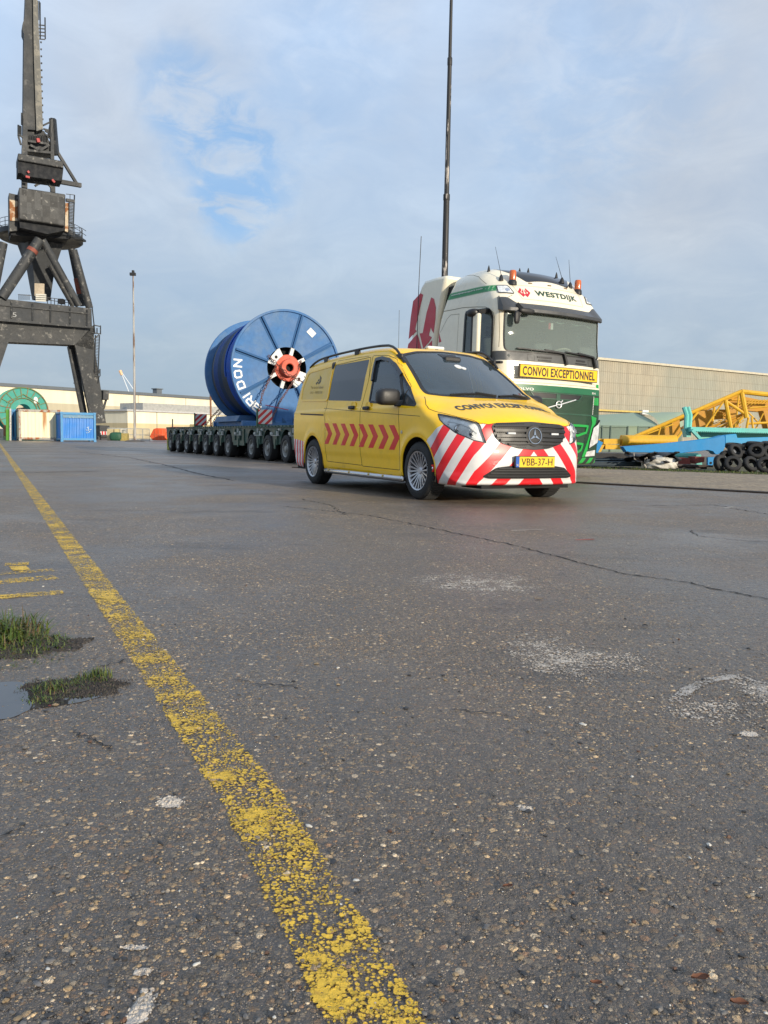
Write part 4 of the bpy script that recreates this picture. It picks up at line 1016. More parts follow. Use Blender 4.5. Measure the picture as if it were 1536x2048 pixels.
# wipers of the truck
for y0, y1 in ((-.90, .12), (.16, .92)):
    mb = MB(); cab.ribbon([np.array([0, y0+(y1-y0)*i/8, 2.385-.035*i/8]) for i in range(9)], DX, .022, None, '', None, off=.05, mb=mb)
    cab.ribbon([np.array([0, y1, 2.35]), np.array([0, y1+.06, 2.14])], DX, .045, None, '', None, off=.06, mb=mb)
    cab.ribbon([np.array([0, y1, 2.35]), np.array([0, y1-.45, 2.385])], DX, .03, None, '', None, off=.06, mb=mb); mb.build('wiper', M_BLK, TRUCK)
mb = MB()
for y0, y1, z0, z1 in ((-.48, -.16, 2.24, 2.27), (-.46, -.18, 2.19, 2.21), (.46, .70, 2.24, 2.27), (.44, .74, 2.19, 2.21)): cab.decal([np.array([0, y, z]) for y, z in ((y0, z0), (y1, z0), (y1, z1), (y0, z1))], DX, None, '', None, off=.012, mb=mb, cell=.1)
for y0, y1, z0, z1 in ((-.68, -.54, 2.18, 2.29), (.80, .92, 2.18, 2.29)): cab.ribbon([np.array([0, y, z]) for y, z in ((y0, z0), (y1, z0), (y1, z1), (y0, z1))], DX, .010, None, '', None, closed=True, mb=mb)
mb.build('panel_handle', M_BLK, bpy.data.objects['wiper_panel'])
# sign
sgn0 = .07+.0; mb = MB(); mb.box(.03, .065, -.935, .935, 1.855, 2.095); SG = mb.build('sign_board', mat('sign_border', (.05, .03, .02), .5), TRUCK); SG['label'] = 'yellow exceptional convoy sign'
mb = MB(); mb.box(.065, .069, -.92, .92, 1.868, 2.082); mb.build('sign_face', mat('sign_yellow', (.90, .55, .02), .4, var=.04), SG)
solid_text('sign_text', 'CONVOI EXCEPTIONNEL', (.069, -.865, 1.892), (0, 1.73, 0), (0, 0, .165), .003, mat('sign_ink', (.035, .022, .015), .5), SG, bold=.03)
mb = MB(); cab.ribbon([np.array([0, y, z]) for y, z in ((-1.04, 1.80), (-.96, 1.845), (.96, 1.845), (1.04, 1.80), (1.0, 1.775), (-1.0, 1.775))], DX, .008, None, '', None, closed=True, off=.002, mb=mb); mb.build('panel_seam', mat('cream_seam', (.25, .22, .15), .6), CABO)
# grille details
mb = MB()
for r_ in range(15):
    for c_ in range(58):
        y = -1.02+c_*.036+(.018 if r_ % 2 else 0); z = 1.265+r_*.022
        if (z > 1.47 and abs(y) < .62) or z > 1.60: continue
        h, n = cab.on((0, y, z), DX); mb.bar(h+n*.002-[0, .011, .005], h+n*.002+[0, .011, .005], .006, .014, up=n)
mb.build('mesh_pattern', mat('mesh_green_light', (.02, .075, .04), .5), GRL)
up_g = [np.array([0, y, z]) for y, z in ((-.62, 1.60), (.62, 1.60), (.52, 1.49), (-.52, 1.49))]
cab.decal(up_g, DX, M_BLK, 'upper_intake', GRL, off=.004, cell=.08)
mb = MB(); cab.ribbon(up_g, DX, .018, None, '', None, closed=True, off=.014, mb=mb)
for y in (-.0,): cab.ribbon([np.array([0, y, 1.60]), np.array([0, y, 1.40])], DX, .09, None, '', None, off=.012, mb=mb)
cab.ribbon([np.array([0, y, 1.225]) for y in (-1.1, 0, 1.1)], DX, .025, None, '', None, off=.010, mb=mb)
mb.build('intake_frame', mat('frame_green', (.03, .09, .055), .4), GRL)
mb = MB(); cab.decal([np.array([0, y, z]) for y, z in ((-1.12, 1.735), (1.12, 1.735), (1.12, 1.615), (-1.12, 1.615))], DX, None, '', None, off=.010, cell=.1, mb=mb); mb.build('green_band', M_MGREEN, GRL)
text_obj('maker_text', 'VOLVO', cfn(-.98, -.56, 1.625, 1.675, .014), M_WHT, GRL, bold=.03)
text_obj('type_text', 'FH', cfn(.90, 1.0, 1.635, 1.675, .014), M_WHT, GRL, bold=.02)
h, n = cab.on((0, 0, 1.39), DX); C0 = h+[.03, 0, 0]; mb = MB()
mb.tube([C0+.062*np.array([0, math.cos(t), math.sin(t)]) for t in np.linspace(0, 2*math.pi, 25)[:-1]], .012, 8, closed=True)
mb.bar(C0+[0, .045, .045], C0+[0, .085, .085], .02, .02, up=(1, 0, 0)); mb.bar(C0-[0, .05, 0], C0+[0, .05, 0], .02, .03, up=(1, 0, 0))
mb.bar(C0+[0, .06, .012], C0+[-.01, .42, .115], .02, .012, up=(1, 0, 0)); mb.bar(C0-[0, .06, .012], C0-[.01, .42, .115], .02, .012, up=(1, 0, 0))
mb.build('emblem', mat('emblem_silver', (.75, .76, .76), .25, metal=.5), GRL)
for sg in (1, -1):
    Pm = lambda P: [p*[1, sg, 1] for p in P]
    g4 = lambda pts: Pm([LT.plane(*zT4(a, b), 0, -.03) for a, b in pts])
    mb = MB()
    for P in (g4([(880, 1232), (1165, 1248), (1132, 1345), (985, 1392), (930, 1370)]), g4([(930, 1505), (1080, 1520), (1052, 1610), (1010, 1640), (930, 1630)])):
        cab.ribbon(P, DX, .045, None, '', None, closed=True, off=.03, mb=mb)
    mb.build('green_frame', M_GREEN, GRL, 30)
    mb = MB()
    for z in (.93, .88, .63): cab.ribbon([np.array([0, sg*.45, z]), np.array([0, sg*.68, z])], DX, .015, None, '', None, off=.02, mb=mb)
    for k in range(70):
        z = .45+(k % 14)*.055; y = .78+(k//14)*.028+(.014 if k % 2 else 0)-.015*(1.2-z)*4
        h, n = cab.on((0, sg*y, z), DX); mb.bar(h-[0, .006, .02], h+[0, .006, .02], .012, .012, up=n)
    mb.build('intake_bar', mat('bar_green', (.02, .07, .04), .5), GRL)
    mb = MB(); cab.decal(g4([(1235, 1090), (1330, 1120), (1310, 1215), (1270, 1260), (1195, 1560), (1130, 1720), (1085, 1720), (1180, 1450), (1250, 1200)]), DX, None, '', None, off=.014, cell=.07, mb=mb)
    mb.build('green_strip', M_GREEN, GRL)
    P = rnd(g4([(1335, 1225), (1395, 1150), (1350, 1500), (1185, 1592), (1205, 1480), (1262, 1270)]), .02)
    hh = cab.decal(P, DX, mat('headlamp_glass', (.62, .64, .65), .12, var=.4, vs=10, coat=1), 'headlight', TRUCK, off=.03, th=.02, cell=.05)
    hh = bpy.data.objects['headlight'] if hh is None else hh
    mb = MB(); cab.ribbon(P, DX, .014, None, '', None, closed=True, off=.034, mb=mb); mb.build('lamp_rim', M_BLK, hh)
    mb = MB(); cab.decal(rnd(g4([(1160, 1640), (1312, 1612), (1310, 1700), (1138, 1712)]), .01), DX, None, '', None, off=.02, cell=.06, mb=mb); mb.build('fog_lamp', mat('fog_glass', (.6, .6, .6), .15, var=.4, vs=14), TRUCK)
    mb = MB(); cab.decal(g4([(1290, 808), (1378, 815), (1378, 930), (1285, 925)]), DX, None, '', None, off=.006, cell=.06, mb=mb); cab.decal(g4([(1345, 605), (1395, 608), (1395, 668), (1345, 660)]), DX, None, '', None, off=.004, cell=.06, mb=mb)
    mb.build('green_square', M_GREEN, GRL)
    mb = MB(); cab.ribbon(g4([(1292, 795), (1262, 1070)]), DX, .014, None, '', None, off=.008, mb=mb); mb.build('edge_line', M_WHT, GRL)
# side: stripe with address, door seams
sd = lambda pts, fn: [LT.plane(*fn(a, b), 1, -1.25) for a, b in pts]
for P, D in (((sd([(565, 720), (590, 620), (1285, 462), (1297, 555)], zT5)), DS),):
    mb = MB(); cab.decal(P, D, None, '', None, off=.003, cell=.08, mb=mb, th=.002); st = mb.build('side_stripe', mat('pale_green_edge', (.25, .42, .25), .4), TRUCK)
    c = np.mean(P, 0); P2 = [c+(p-c)*[.97, 1, .97]+[0, 0, 0] for p in P]; P2 = [p+np.array([0, 0, -.012 if p[2] > (P[0][2]+P[2][2])/2*0+np.mean([q[2] for q in P]) else .012]) for p in P2]
    P2 = sd([(575, 708), (598, 630), (1275, 474), (1287, 548)], zT5)
    mb = MB(); cab.decal(P2, D, None, '', None, off=.005, cell=.08, mb=mb, th=.002); mb.build('stripe_face', mat('stripe_green', (.02, .24, .07), .4), st)
    A, B, C_ = sd([(690, 650), (1118, 553), (700, 622)], zT5)
    def sfn(u, v):
        p = A+(B-A)*u+(C_-A)*v; h, n = cab.on(p, DS); return h+n*.016
    text_obj('side_text', 'westdijktransport.com', sfn, M_WHT, st, bold=.03)
mb = MB()
cab.ribbon(sd([(530, 868), (700, 838), (860, 805), (1060, 793), (1180, 795), (1240, 820), (1300, 880), (1315, 960), (1285, 1370)], zT5), DS, .015, None, '', None, mb=mb)
cab.ribbon(sd([(560, 1150), (650, 960), (700, 905), (820, 893)], zT5), DS, .010, None, '', None, mb=mb)
cab.ribbon(sd([(660, 350), (780, 335), (920, 335), (1030, 365), (1150, 465)], zT5), DS, .010, None, '', None, mb=mb)
cab.ribbon(sd([(815, 893), (790, 1440)], zT5), DS, .008, None, '', None, mb=mb)
mb.build('panel_seam', mat('cream_seam', (.25, .22, .15), .6), CABO)
mb = MB(); cab.ribbon(sd([(1362, 600), (1352, 900), (1350, 1350)], zT5), DS, .012, None, '', None, mb=mb); mb.build('panel_seam', mat('cream_seam', (.25, .22, .15), .6), CABO)
# near and far mirrors
for sg in (-1, 1):
    mb = MB()
    my = 1.50 if sg < 0 else 1.37; mw_ = 1 if sg < 0 else .45
    mb.bar((-.56, sg*my, 2.28), (-.56, sg*my, 3.02), .09, .20*mw_, up=(1, 0, 0)); mi_ = mb.build('side_mirror', M_CREAM, TRUCK, bevel=.035)
    mb = MB(); mb.bar((-.65, sg*(my-.03), 2.30), (-.65, sg*(my-.03), 3.0), .17*mw_, .07, up=(1, 0, 0)); mb.build('mirror_back', M_BLK, mi_, bevel=.02)
    mb = MB(); mb.bar((-.56, sg*(my+.03), 3.04), (-.66, sg*1.15, 3.12), .16, .08); mb.bar((-.56, sg*my, 2.27), (-.56, sg*1.15, 2.22), .12, .06); mb.ell((-.66, sg*my, 3.04), (.14, .12*mw_, .075), 16, 10, .7)
    mb.build('mirror_arm', M_BLK, mi_, 60)
mb = MB(); mb.bar((-.95, -1.30, 2.16), (-.02, -1.28, 2.10), .08, .05); mb.build('window_ledge', M_BLK, TRUCK, bevel=.02)
# beacons, horns, aerials
M_AMB = mat('amber_beacon', (.60, .13, .02), .25, var=.2, coat=.6)
for y in (-.80, .78):
    h, n = cab.on((-.46, y, 4), (0, 0, 1)); mb = MB(); mb.lathe([(.085, -.04), (.08, .03), (.06, .06), (.0, .06)], h, (0, 0, 1), 20); b = mb.build('beacon', M_BLK, TRUCK)
    mb = MB(); mb.lathe([(.064, .055), (.066, .20), (.055, .235), (.0, .24)], h, (0, 0, 1), 24); mb.build('beacon_lens', M_AMB, b)
for (x, y, dx, dy, l) in ((-.62, -.95, -.25, -.12, .55), (-.55, .45, -.22, -.25, .42), (-.5, .62, -.05, -.10, .45)):
    h, n = cab.on((x, y, 4), (0, 0, 1)); mb = MB(); mb.lathe([(.05, -.02), (.035, .06), (.012, .10), (0, .1)], h, (0, 0, 1), 10); b = mb.build('antenna', M_BLK, TRUCK)
    mb = MB(); mb.tube([h+[0, 0, .08], h+[0, 0, .08]+np.array([dx, dy, 1])*l], [.006, .003], 5); mb.build('whip', M_BLK, b)
for x, y in ((-1.0, -.98), (-1.2, -.1), (-1.05, .0), (-.85, .55)):
    h, n = cab.on((x, y, 4), (0, 0, 1)); mb = MB(); mb.lathe([(.035, -.02), (.02, .06), (.006, .11), (0, .11)], h, (0, 0, 1), 8); mb.build('roof_stud', M_BLK, TRUCK)
# tower behind the cab
tw = [(-2.14, 4.02), (-2.6, 4.05), (-3.02, 4.05), (-3.16, 3.96), (-3.37, 3.67), (-3.58, 2.62), (-3.62, 1.2), (-2.6, 1.2), (-2.58, 2.4), (-2.42, 3.2), (-2.24, 3.7)]
mb = MB(); mb.prism([(x, -1.24, z) for x, z in tw], (0, 2.48, 0)); TW = mb.build('equipment_tower', M_CREAM, TRUCK, bevel=.07)
mb = MB(); mb.prism([(-2.62, -1.12, 1.2), (-2.62, -1.12, 2.6), (-2.3, -1.12, 3.8), (-2.0, -1.12, 3.8), (-2.3, -1.12, 2.6), (-2.3, -1.12, 1.2)], (0, 2.24, 0)); mb.build('gap_shade', M_DARK, TRUCK)  # near-black block put in for the shade between cab and tower
mb = MB(); 
for P in ([(285, 605), (322, 622), (262, 880), (210, 1108), (232, 1132), (122, 1245), (150, 950), (185, 715)],
          [(118, 1312), (240, 1172), (262, 1230), (308, 1412), (308, 1500), (85, 1500)],
          [(437, 662), (472, 680), (500, 800), (495, 950), (470, 1160), (450, 1130), (430, 1075), (402, 1190), (445, 1220), (400, 1290), (325, 1375), (275, 1165), (318, 1160), (372, 880)],
          [(447, 1262), (450, 1500), (345, 1500), (330, 1400)]):
    Q = [LT.plane(*zT5(a, b), 1, -1.244) for a, b in P]; mb.prism(Q, (0, -.004, 0))
em = mb.build('tower_emblem', M_CRED, TW); em['label'] = 'large red arrow emblem'
mb = MB(); cab.decal(sd([(515, 1015), (540, 1120), (552, 1200), (575, 1280), (465, 1318), (485, 1150)], zT5), DS, None, '', None, off=.003, cell=.08, th=.002, mb=mb); mb.build('emblem_part', M_CRED, CABO)
mb = MB(); mb.tube([(-3.2, -1.27, 2.0), (-3.2, -1.27, 4.0), (-3.17, -1.27, 5.0)], .008, 5); mb.build('aerial', M_BLK, TW)
# chassis and wheels, mostly behind the van
mb = MB(); mb.box(-7.2, -.3, -.45, -.33, .75, 1.0).box(-7.2, -.3, .33, .45, .75, 1.0).box(-4.4, -2.2, -1.2, -.5, .45, 1.1).box(-4.4, -2.2, .5, 1.2, .45, 1.1).box(-6.9, -4.6, -.5, .5, 1.0, 1.15)
mb.build('chassis', M_DARK, TRUCK, bevel=.02)
def big_wheel(parent, c, sg, r, wd, rimc=None, name='wheel', dual=False):
    e = bpy.data.objects.new(name, None); COL.objects.link(e); e.parent = parent; e.location = c; d = np.array([0, float(sg), 0]); o = np.zeros(3)
    mb = MB(); mb.lathe([(r*.60, wd*.38), (r*.68, wd*.5), (r*.9, wd*.5), (r*.975, wd*.43), (r, wd*.3), (r, -wd*.3), (r*.97, -wd*.45), (r*.6, -wd*.5)], o, d, 32); mb.build('tyre', M_RUB, e, 40)
    mb = MB(); mb.lathe([(r*.62, wd*.38), (r*.60, wd*.46), (r*.54, wd*.40), (r*.50, wd*.10), (r*.36, wd*.22), (r*.30, wd*.30), (r*.22, wd*.30), (r*.20, wd*.46), (r*.12, wd*.50), (0, wd*.5)], o, d, 24)
    for k in range(8):
        t = 2*math.pi*k/8; mb.ell((r*.27*math.cos(t), sg*wd*.32, r*.27*math.sin(t)), (r*.03, wd*.06, r*.03), 6, 4)
    mb.build('rim', rimc or M_SILV, e, 40); return e
for x in (-1.4, -4.9, -6.25):
    for sg in (-1, 1): big_wheel(TRUCK, (x, sg*1.06, .52), sg, .52, .32)
# ------------------------------------------------------------------ modular trailer
TRL = thing('modular_trailer', 'dark green low multi axle trailer carrying the blue cable drum', 'trailer', (-2.58, 21.29, 0), R(-62.4))
M_TG = mat('trailer_green', (.03, .065, .052), .5, var=.35, vs=2)
M_RIMG = mat('dusty_rim', (.32, .32, .30), .6, metal=.3, var=.35, vs=8)
AX = [1.25, -.15, -1.59, -3.03, -5.43, -6.83, -8.18, -9.57, -10.93, -12.33, -13.65]
x0_, x1_ = -14.4, 2.2
def arcs(y):
    P = [(x1_, .93)]; pts = []
    for x in AX:
        pts += [(x+.38*math.cos(t), .36+.40*math.sin(t)) for t in np.linspace(-.0, math.pi, 13)]
    # bottom edge from +x to -x
    low_ = [(x1_, .55)]
    for i, x in enumerate(AX):
        low_ += [(x+.46, .48)]+[(x+.42*math.cos(t), (.46+.43*math.sin(t))) for t in np.linspace(.15, math.pi-.15, 12)]+[(x-.46, .48)]
    low_ += [(x0_, .60), (x0_, .93)]
    return [(a, y, b) for a, b in [(x1_, .93)]+low_]
for y, dy in ((.015, .05), (2.935, .05)):
    mb = MB(); mb.prism(arcs(y), (0, dy, 0)); mb.build('side_frame', M_TG, TRL, 20)
mb = MB(); mb.box(x0_, x1_, .0, 3.0, .93, 1.0); mb.box(x0_, x1_, .9, 2.1, .55, .93); mb.box(x0_-.25, x0_, .2, 2.8, .6, .9); DK = mb.build('deck', M_TG, TRL, bevel=.012)
r = random.Random(4); MBR = mat('bracket_green', (.035, .08, .06), .5, var=.3); MPL = mat('plate_grey', (.42, .45, .44), .5, var=.3, vs=6)
for i in range(len(AX)-1):
    xm = (AX[i]+AX[i+1])/2; mb = MB(); mb.box(xm-.12, xm+.12, -.03, .015, .46, .86); mb.box(xm-.05, xm+.05, -.05, -.029, .36, .62)
    if AX[i]-AX[i+1] > 2: mb.box(xm-.55, xm+.55, -.02, .02, .40, .55); mb.box(xm-.5, xm-.4, -.021, .015, .5, .9); mb.box(xm+.4, xm+.5, -.021, .015, .5, .9)
    br = mb.build('bracket', MBR, TRL)
    mb = MB()
    for dx, z0, w_, h_ in ((-.28, .74, .14, .07), (.2, .72, .07, .12), (-.02, .80, .05, .12), (.34, .86, .10, .05)):
        if r.random() < .85: mb.box(xm+dx-w_/2, xm+dx+w_/2, -.06, -.012, z0, z0+h_)
    mb.box(xm-.3, xm+.3, -.058, -.012, .71, .725); mb.build('reflective_plate', MPL, br)
mb = MB()
for k in range(60): x = x0_+.1+k*(x1_-x0_-.2)/59; mb.box(x-.02, x+.02, -.02, .0, .955, 1.0)
mb.box(x0_+.01, x1_-.01, -.012, .0, .94, .955); mb.build('deck_cleats', MBR, TRL)
# marker boards on posts
M_MB = stripe_mat('marker_stripes', (.62, .03, .03), (.70, .69, .66), .5, .5)
for x in (-2.45, -9.62):
    mb = MB(); n = 12; V = []; zc = 1.24
    for i in range(n+1):
        for j in range(n+1): V.append((x, .02-.0+.42*i/n, zc-.19+.42*j/n))
    F = [(i*(n+1)+j, (i+1)*(n+1)+j, (i+1)*(n+1)+j+1, i*(n+1)+j+1) for i in range(n) for j in range(n)]
    V2 = np.array(V); Vb = V2-[.02, 0, 0]; N_ = len(V2); per = [i*(n+1) for i in range(n+1)]+[n*(n+1)+j for j in range(1, n+1)]+[i*(n+1)+n for i in range(n-1, -1, -1)]+[j for j in range(n-1, 0, -1)]
    F2 = F+[tuple(i+N_ for i in f[::-1]) for f in F]+[(a, b, b+N_, a+N_) for a, b in zip(per, per[1:]+per[:1])]
    o = mesh_obj('marker_board', np.concatenate([V2, Vb]), F2, M_MB, TRL, 30); VV = np.concatenate([V2, Vb])
    o.data.attributes.new('sw', 'FLOAT', 'POINT').data.foreach_set('value', ((VV[:, 2]-VV[:, 1]*.95)/.205+.3).astype(np.float32)); o['label'] = 'red and white striped marker board'
    mb = MB(); mb.box(x-.05, x-.02, -.03, .02, .95, 1.5); mb.box(x-.04, x-.02, .0, .3, .98, 1.06); mb.build('board_post', mat('post_green', (.06, .14, .08), .5), o)
for x in AX:
    for y, sg in ((.10, -1), (.80, 1), (2.2, -1), (2.90, 1)):
        big_wheel(TRL, (x, y, .37), sg, .37, .24, M_RIMG)
    mb = MB(); mb.tube([(x, .2, .36), (x, 2.8, .36)], .07, 8); mb.bar((x-.1, .45, .36), (x-.35, .45, .9), .2, .15); mb.build('axle', M_DARK, TRL)
# ------------------------------------------------------------------ cable drum
M_RB = mat('drum_blue', (.055, .165, .38), .6, var=.2, vs=.8, spec=.3, col2=(.10, .19, .34), c2s=1.4, c2t=(.45, .7)); M_RB2 = mat('drum_blue_dark', (.02, .085, .20), .5, var=.2)
DR = thing('cable_drum', 'big blue steel cable drum chained upright on the trailer', 'cable drum', (0, 0, 0), 0)
bpy.context.view_layer.update(); TM = TRL.matrix_world.copy(); DR.location = TM@Vector((-4.07, 1.5, .98)); DR.rotation_euler = (0, 0, R(-62.4))
RF = 1.82; CZ = 1.86; X = np.array([1., 0, 0]); CC = np.array([0, 0, CZ]); XB = -2.95
ang = lambda t, r_, x=0: np.array([x, r_*math.cos(t), CZ+r_*math.sin(t)])
for x, s_ in ((0, 1), (XB, -1)):
    mb = MB(); mb.lathe([(RF*.36, .0), (RF*.36, -.10), (RF*.97, -.10), (RF, -.06), (RF, .05), (RF*.965, .05), (RF*.955, .0), (RF*.36, .0)] if s_ > 0 else [(.3, 0), (.3, .08), (RF*.97, .08), (RF, .05), (RF, -.06), (RF*.96, -.06), (RF*.95, 0), (.3, 0)], CC+X*x, X, 96)
    fl = mb.build('flange', M_RB, DR, 30)
    if s_ > 0: FLG = fl
mb = MB()
for k in range(8):
    t = R(28.5+45*k); a, b = ang(t, RF*.365, .0), ang(t, RF*.955, .0); mb.bar(a+X*.03, b+X*.03, .06, .09, up=X)
    sd_ = np.cross(X, nrm(b-a)); mb.bar(a+sd_*.06+X*.004, b+sd_*.075+X*.004, .05, .012, up=X)
mb.build('flange_rib', mat('drum_rib_blue', (.045, .12, .27), .8, var=.1, spec=.15), FLG)
mb = MB(); mb.lathe([(RF*.355, -.02), (RF*.355, -.30), (0, -.30)], CC, X, 48); mb.build('hub_recess', mat('hub_black', (.006, .007, .008), .9), DR)
mb = MB()
for k in range(8):
    t = R(28.5+45*k); mb.bar(ang(t, .30, -.02), ang(t, RF*.36, -.02), .11, .10, up=X)
for t in (R(140), R(-40)):
    c = ang(t, .47, .03); u = ang(t, 1, 0)-CC; v = np.cross(X, u)
    mb.prism([c+u*-.1+v*.2, c+u*.16+v*.16, c+u*.16-v*.16, c+u*-.1-v*.2], X*.03)
mb.build('white_spoke', mat('spoke_white', (.72, .73, .72), .6, var=.25, vs=6), DR)
for t in (R(140), R(-40)):
    mb = MB(); mb.lathe([(.05, .0), (.05, .035), (0, .035)], ang(t, .5, .03), X, 14); mb.build('plate_hole', M_DARK, DR)
M_HUB = mat('hub_red', (.62, .105, .055), .6, var=.2, col2=(.30, .08, .05), c2s=4, c2t=(.6, .7))
mb = MB(); mb.lathe([(.12, .10), (.12, .24), (.145, .26), (.26, .26), (.27, .24), (.27, .06), (.40, .06), (.42, .04), (.42, .0), (.2, 0)], CC, X, 48); hb = mb.build('hub', M_HUB, DR)
mb = MB(); mb.lathe([(.118, .24), (.118, .06), (0, .06)], CC, X, 24); mb.build('hub_bore', M_DARK, hb)
mb = MB(); c = ang(R(55), 1.42, .0)
u, v = nrm((0, .7, .72)), nrm((0, .75, -.66)); mb.prism([c-u*.10-v*.13, c+u*.10-v*.13, c+u*.10+v*.13, c-u*.10+v*.13], X*.012); mb.build('paper_label', M_WHT, FLG)
# lettering round the rim, in squarish strokes
STK = {'B': [[(.1, .1), (.1, .9), (.8, .9), (.9, .8), (.9, .6), (.8, .5), (.1, .5)], [(.8, .5), (.9, .4), (.9, .2), (.8, .1), (.1, .1)]], 'R': [[(.1, 0), (.1, .9), (.8, .9), (.9, .8), (.9, .5), (.8, .4), (.1, .4)], [(.6, .4), (.9, 0)]], 'I': [[(.5, 0), (.5, 1)]],
       'D': [[(.1, .1), (.1, .9), (.72, .9), (.9, .75), (.9, .25), (.72, .1), (.1, .1)]], 'O': [[(.25, .1), (.1, .25), (.1, .75), (.25, .9), (.75, .9), (.9, .75), (.9, .25), (.75, .1), (.25, .1)]], 'N': [[(.1, 0), (.1, 1)], [(.1, .93), (.9, .07)], [(.9, 0), (.9, 1)]]}
for ch, t in zip('BRIDON', (231.5, 222.0, 214.3, 201.5, 189.5, 177.6)):
    c = ang(R(t), RF*.885, .006); u_ = nrm(ang(R(t), 1)-CC); e = -np.cross(X, u_); wd_, ht = (.25, .26); mb = MB(); zo = 0
    for st_ in STK[ch]:
        Q = [c+e*(a_-.5)*wd_+u_*(b_-.5)*ht for a_, b_ in st_]
        for p_, q_ in zip(Q[:-1], Q[1:]): d_ = nrm(q_-p_); zo += .0006; mb.bar(p_-d_*.02+X*zo, q_+d_*.02+X*zo, .052, .004, up=X)
    mb.build('rim_letter', mat('letter_white', (.85, .85, .84), .6, var=.05), FLG)
# wound cable: ridged bands between the flanges
bands = [(-.10, 1.62, 0), (-.30, 1.58, 2), (-.45, 1.66, 1), (-.95, 1.68, 1), (-1.05, 1.62, 2), (-1.55, 1.66, 2), (-1.65, 1.60, 0), (-2.05, 1.63, 3), (-2.45, 1.65, 2), (-2.85, 1.60, 0)]
mats_ = [mat('cable_dark_blue', (.010, .038, .10), .5), mat('cable_bright_blue', (.006, .075, .40), .45, var=.3, vs=6), mat('cable_wrap_grey', (.045, .062, .085), .4), mat('cable_blue', (.010, .055, .22), .45, var=.3)]
for (xa, ra, ka), (xb, rb, kb) in zip(bands[:-1], bands[1:]):
    n = max(1, int(abs(xb-xa)/.05)); prof_ = []
    for i in range(n):
        for q in (0, .25, .5, .75): x = xa+(xb-xa)*(i+q)/n; prof_.append((ra+(rb-ra)*(i+q)/n+.022*math.sin(math.pi*q), x))
    prof_.append((rb, xb)); mb = MB(); mb.lathe(prof_[::-1], CC, X, 80); mb.build('cable_band', mats_[ka], DR, 60)
mb = MB(); P = [ang(R(t), 1.72, -.7-.25*math.sin(R(t-90))) for t in np.linspace(60, 190, 40)]; mb.tube(P, .03, 6); mb.build('cable_end', mats_[1], DR)
mb = MB(); mb.lathe([(.7, 0), (.7, XB)], CC, X, 32); mb.build('drum_core', M_RB2, DR)
# cradle
CRD = thing('drum_cradle', 'blue steel cradle holding the cable drum on the trailer deck', 'cradle', (0, 0, 0)); CRD.location = TM@Vector((-4.07, 1.5, 1.0)); CRD.rotation_euler = (0, 0, R(-62.4))
mb = MB()
for x in (.12, -3.07): mb.box(x-.06, x+.06, -1.5, 1.5, .0, .16)
for y in (-1.35, -.75, .75, 1.35): mb.box(XB-.2, .2, y-.06, y+.06, .001, .14)
mb.build('base_frame', M_RB, CRD, bevel=.01)
mb = MB()
for y in (-1.1, 1.1):
    mb.prism([(XB+.15, y-.45, .14), (XB+.15, y+.2, .14), (XB+.15, y+.12, .33), (XB+.15, y-.35, .33)] if y < 0 else [(XB+.15, y-.2, .14), (XB+.15, y+.45, .14), (XB+.15, y+.35, .33), (XB+.15, y-.12, .33)], (-XB-.4, 0, 0))
mb.build('chock', M_RB2, CRD, bevel=.01)
mb = MB()
for y in (-.55, -.2, .15, .5): mb.prism([(.18, y-.02, .14), (.18, y+.12, .14), (.18, y-.02, .30)], (.02, 0, 0))
mb.build('gusset', M_RB2, CRD)
# chains and tensioners
M_CHN = mat('rusty_chain', (.14, .06, .045), .7, var=.3, vs=20)
def chain(name, P, label, r_=.022):
    P = [np.array(TM@Vector(p)) for p in P]; c = P[-1]; mb = MB(); k = 0
    for a, b in zip(P[:-1], P[1:]):
        n = max(1, int(np.linalg.norm(b-a)/.10)); d = (b-a)/n
        for i in range(n):
            p = a+d*i; s1, s2 = frame(d); s_ = s1 if k % 2 else s2; k += 1; q = d*1.18
            mb.tube([p+s_*.0, p+q*.2+s_*r_*1.3, p+q*.8+s_*r_*1.3, p+q, p+q*.8-s_*r_*1.3, p+q*.2-s_*r_*1.3], r_*.55, 5, closed=True)
    return tag(mb.build(name, M_CHN, None, 0), label, 'chain', 'rusty lashing chains over the cable drum')
ax = lambda y, z, x=-4.0: (x, 1.5+y, z)
chain('lashing_chain', [ax(-.35, 2.95+.0), ax(-.9, 2.0, -3.8), ax(-1.12, 1.55, -3.4), ax(-1.25, 1.02, -3.1)], 'rusty chain hanging left of the drum hub down to the striped board')
chain('lashing_chain', [ax(.45, 3.1), ax(.1, 2.4, -3.8), ax(-.55, 1.7, -3.3), ax(-1.0, 1.02, -2.9)], 'rusty chain crossing the drum from right of its red hub')
chain('lashing_chain', [ax(-.65, 3.2), ax(-.1, 2.6, -3.65), ax(.35, 2.4, -3.6), ax(1.2, 1.02, -2.9)], 'rusty chain running from the hub to the right side of the deck')
chain('lashing_chain', [ax(-.9, 2.0, -7.15), ax(-1.3, 1.3, -8.2), ax(-1.40, 1.02, -8.6)], 'upper dark chain at the back of the cable drum')
chain('lashing_chain', [ax(-1.1, 1.7, -7.1), ax(-1.35, 1.25, -7.5), ax(-1.42, 1.02, -7.7)], 'lower dark chain at the back of the cable drum')
mb = MB(); a, b = np.array(TM@Vector(ax(-1.08, 1.62, -3.0))), np.array(TM@Vector(ax(-.35, 1.50, -3.0))); mb.tube([a, b], .012, 6); tag(mb.build('tension_bar', M_CRED), 'thin red tension bar sticking out beside the striped board', 'bar')
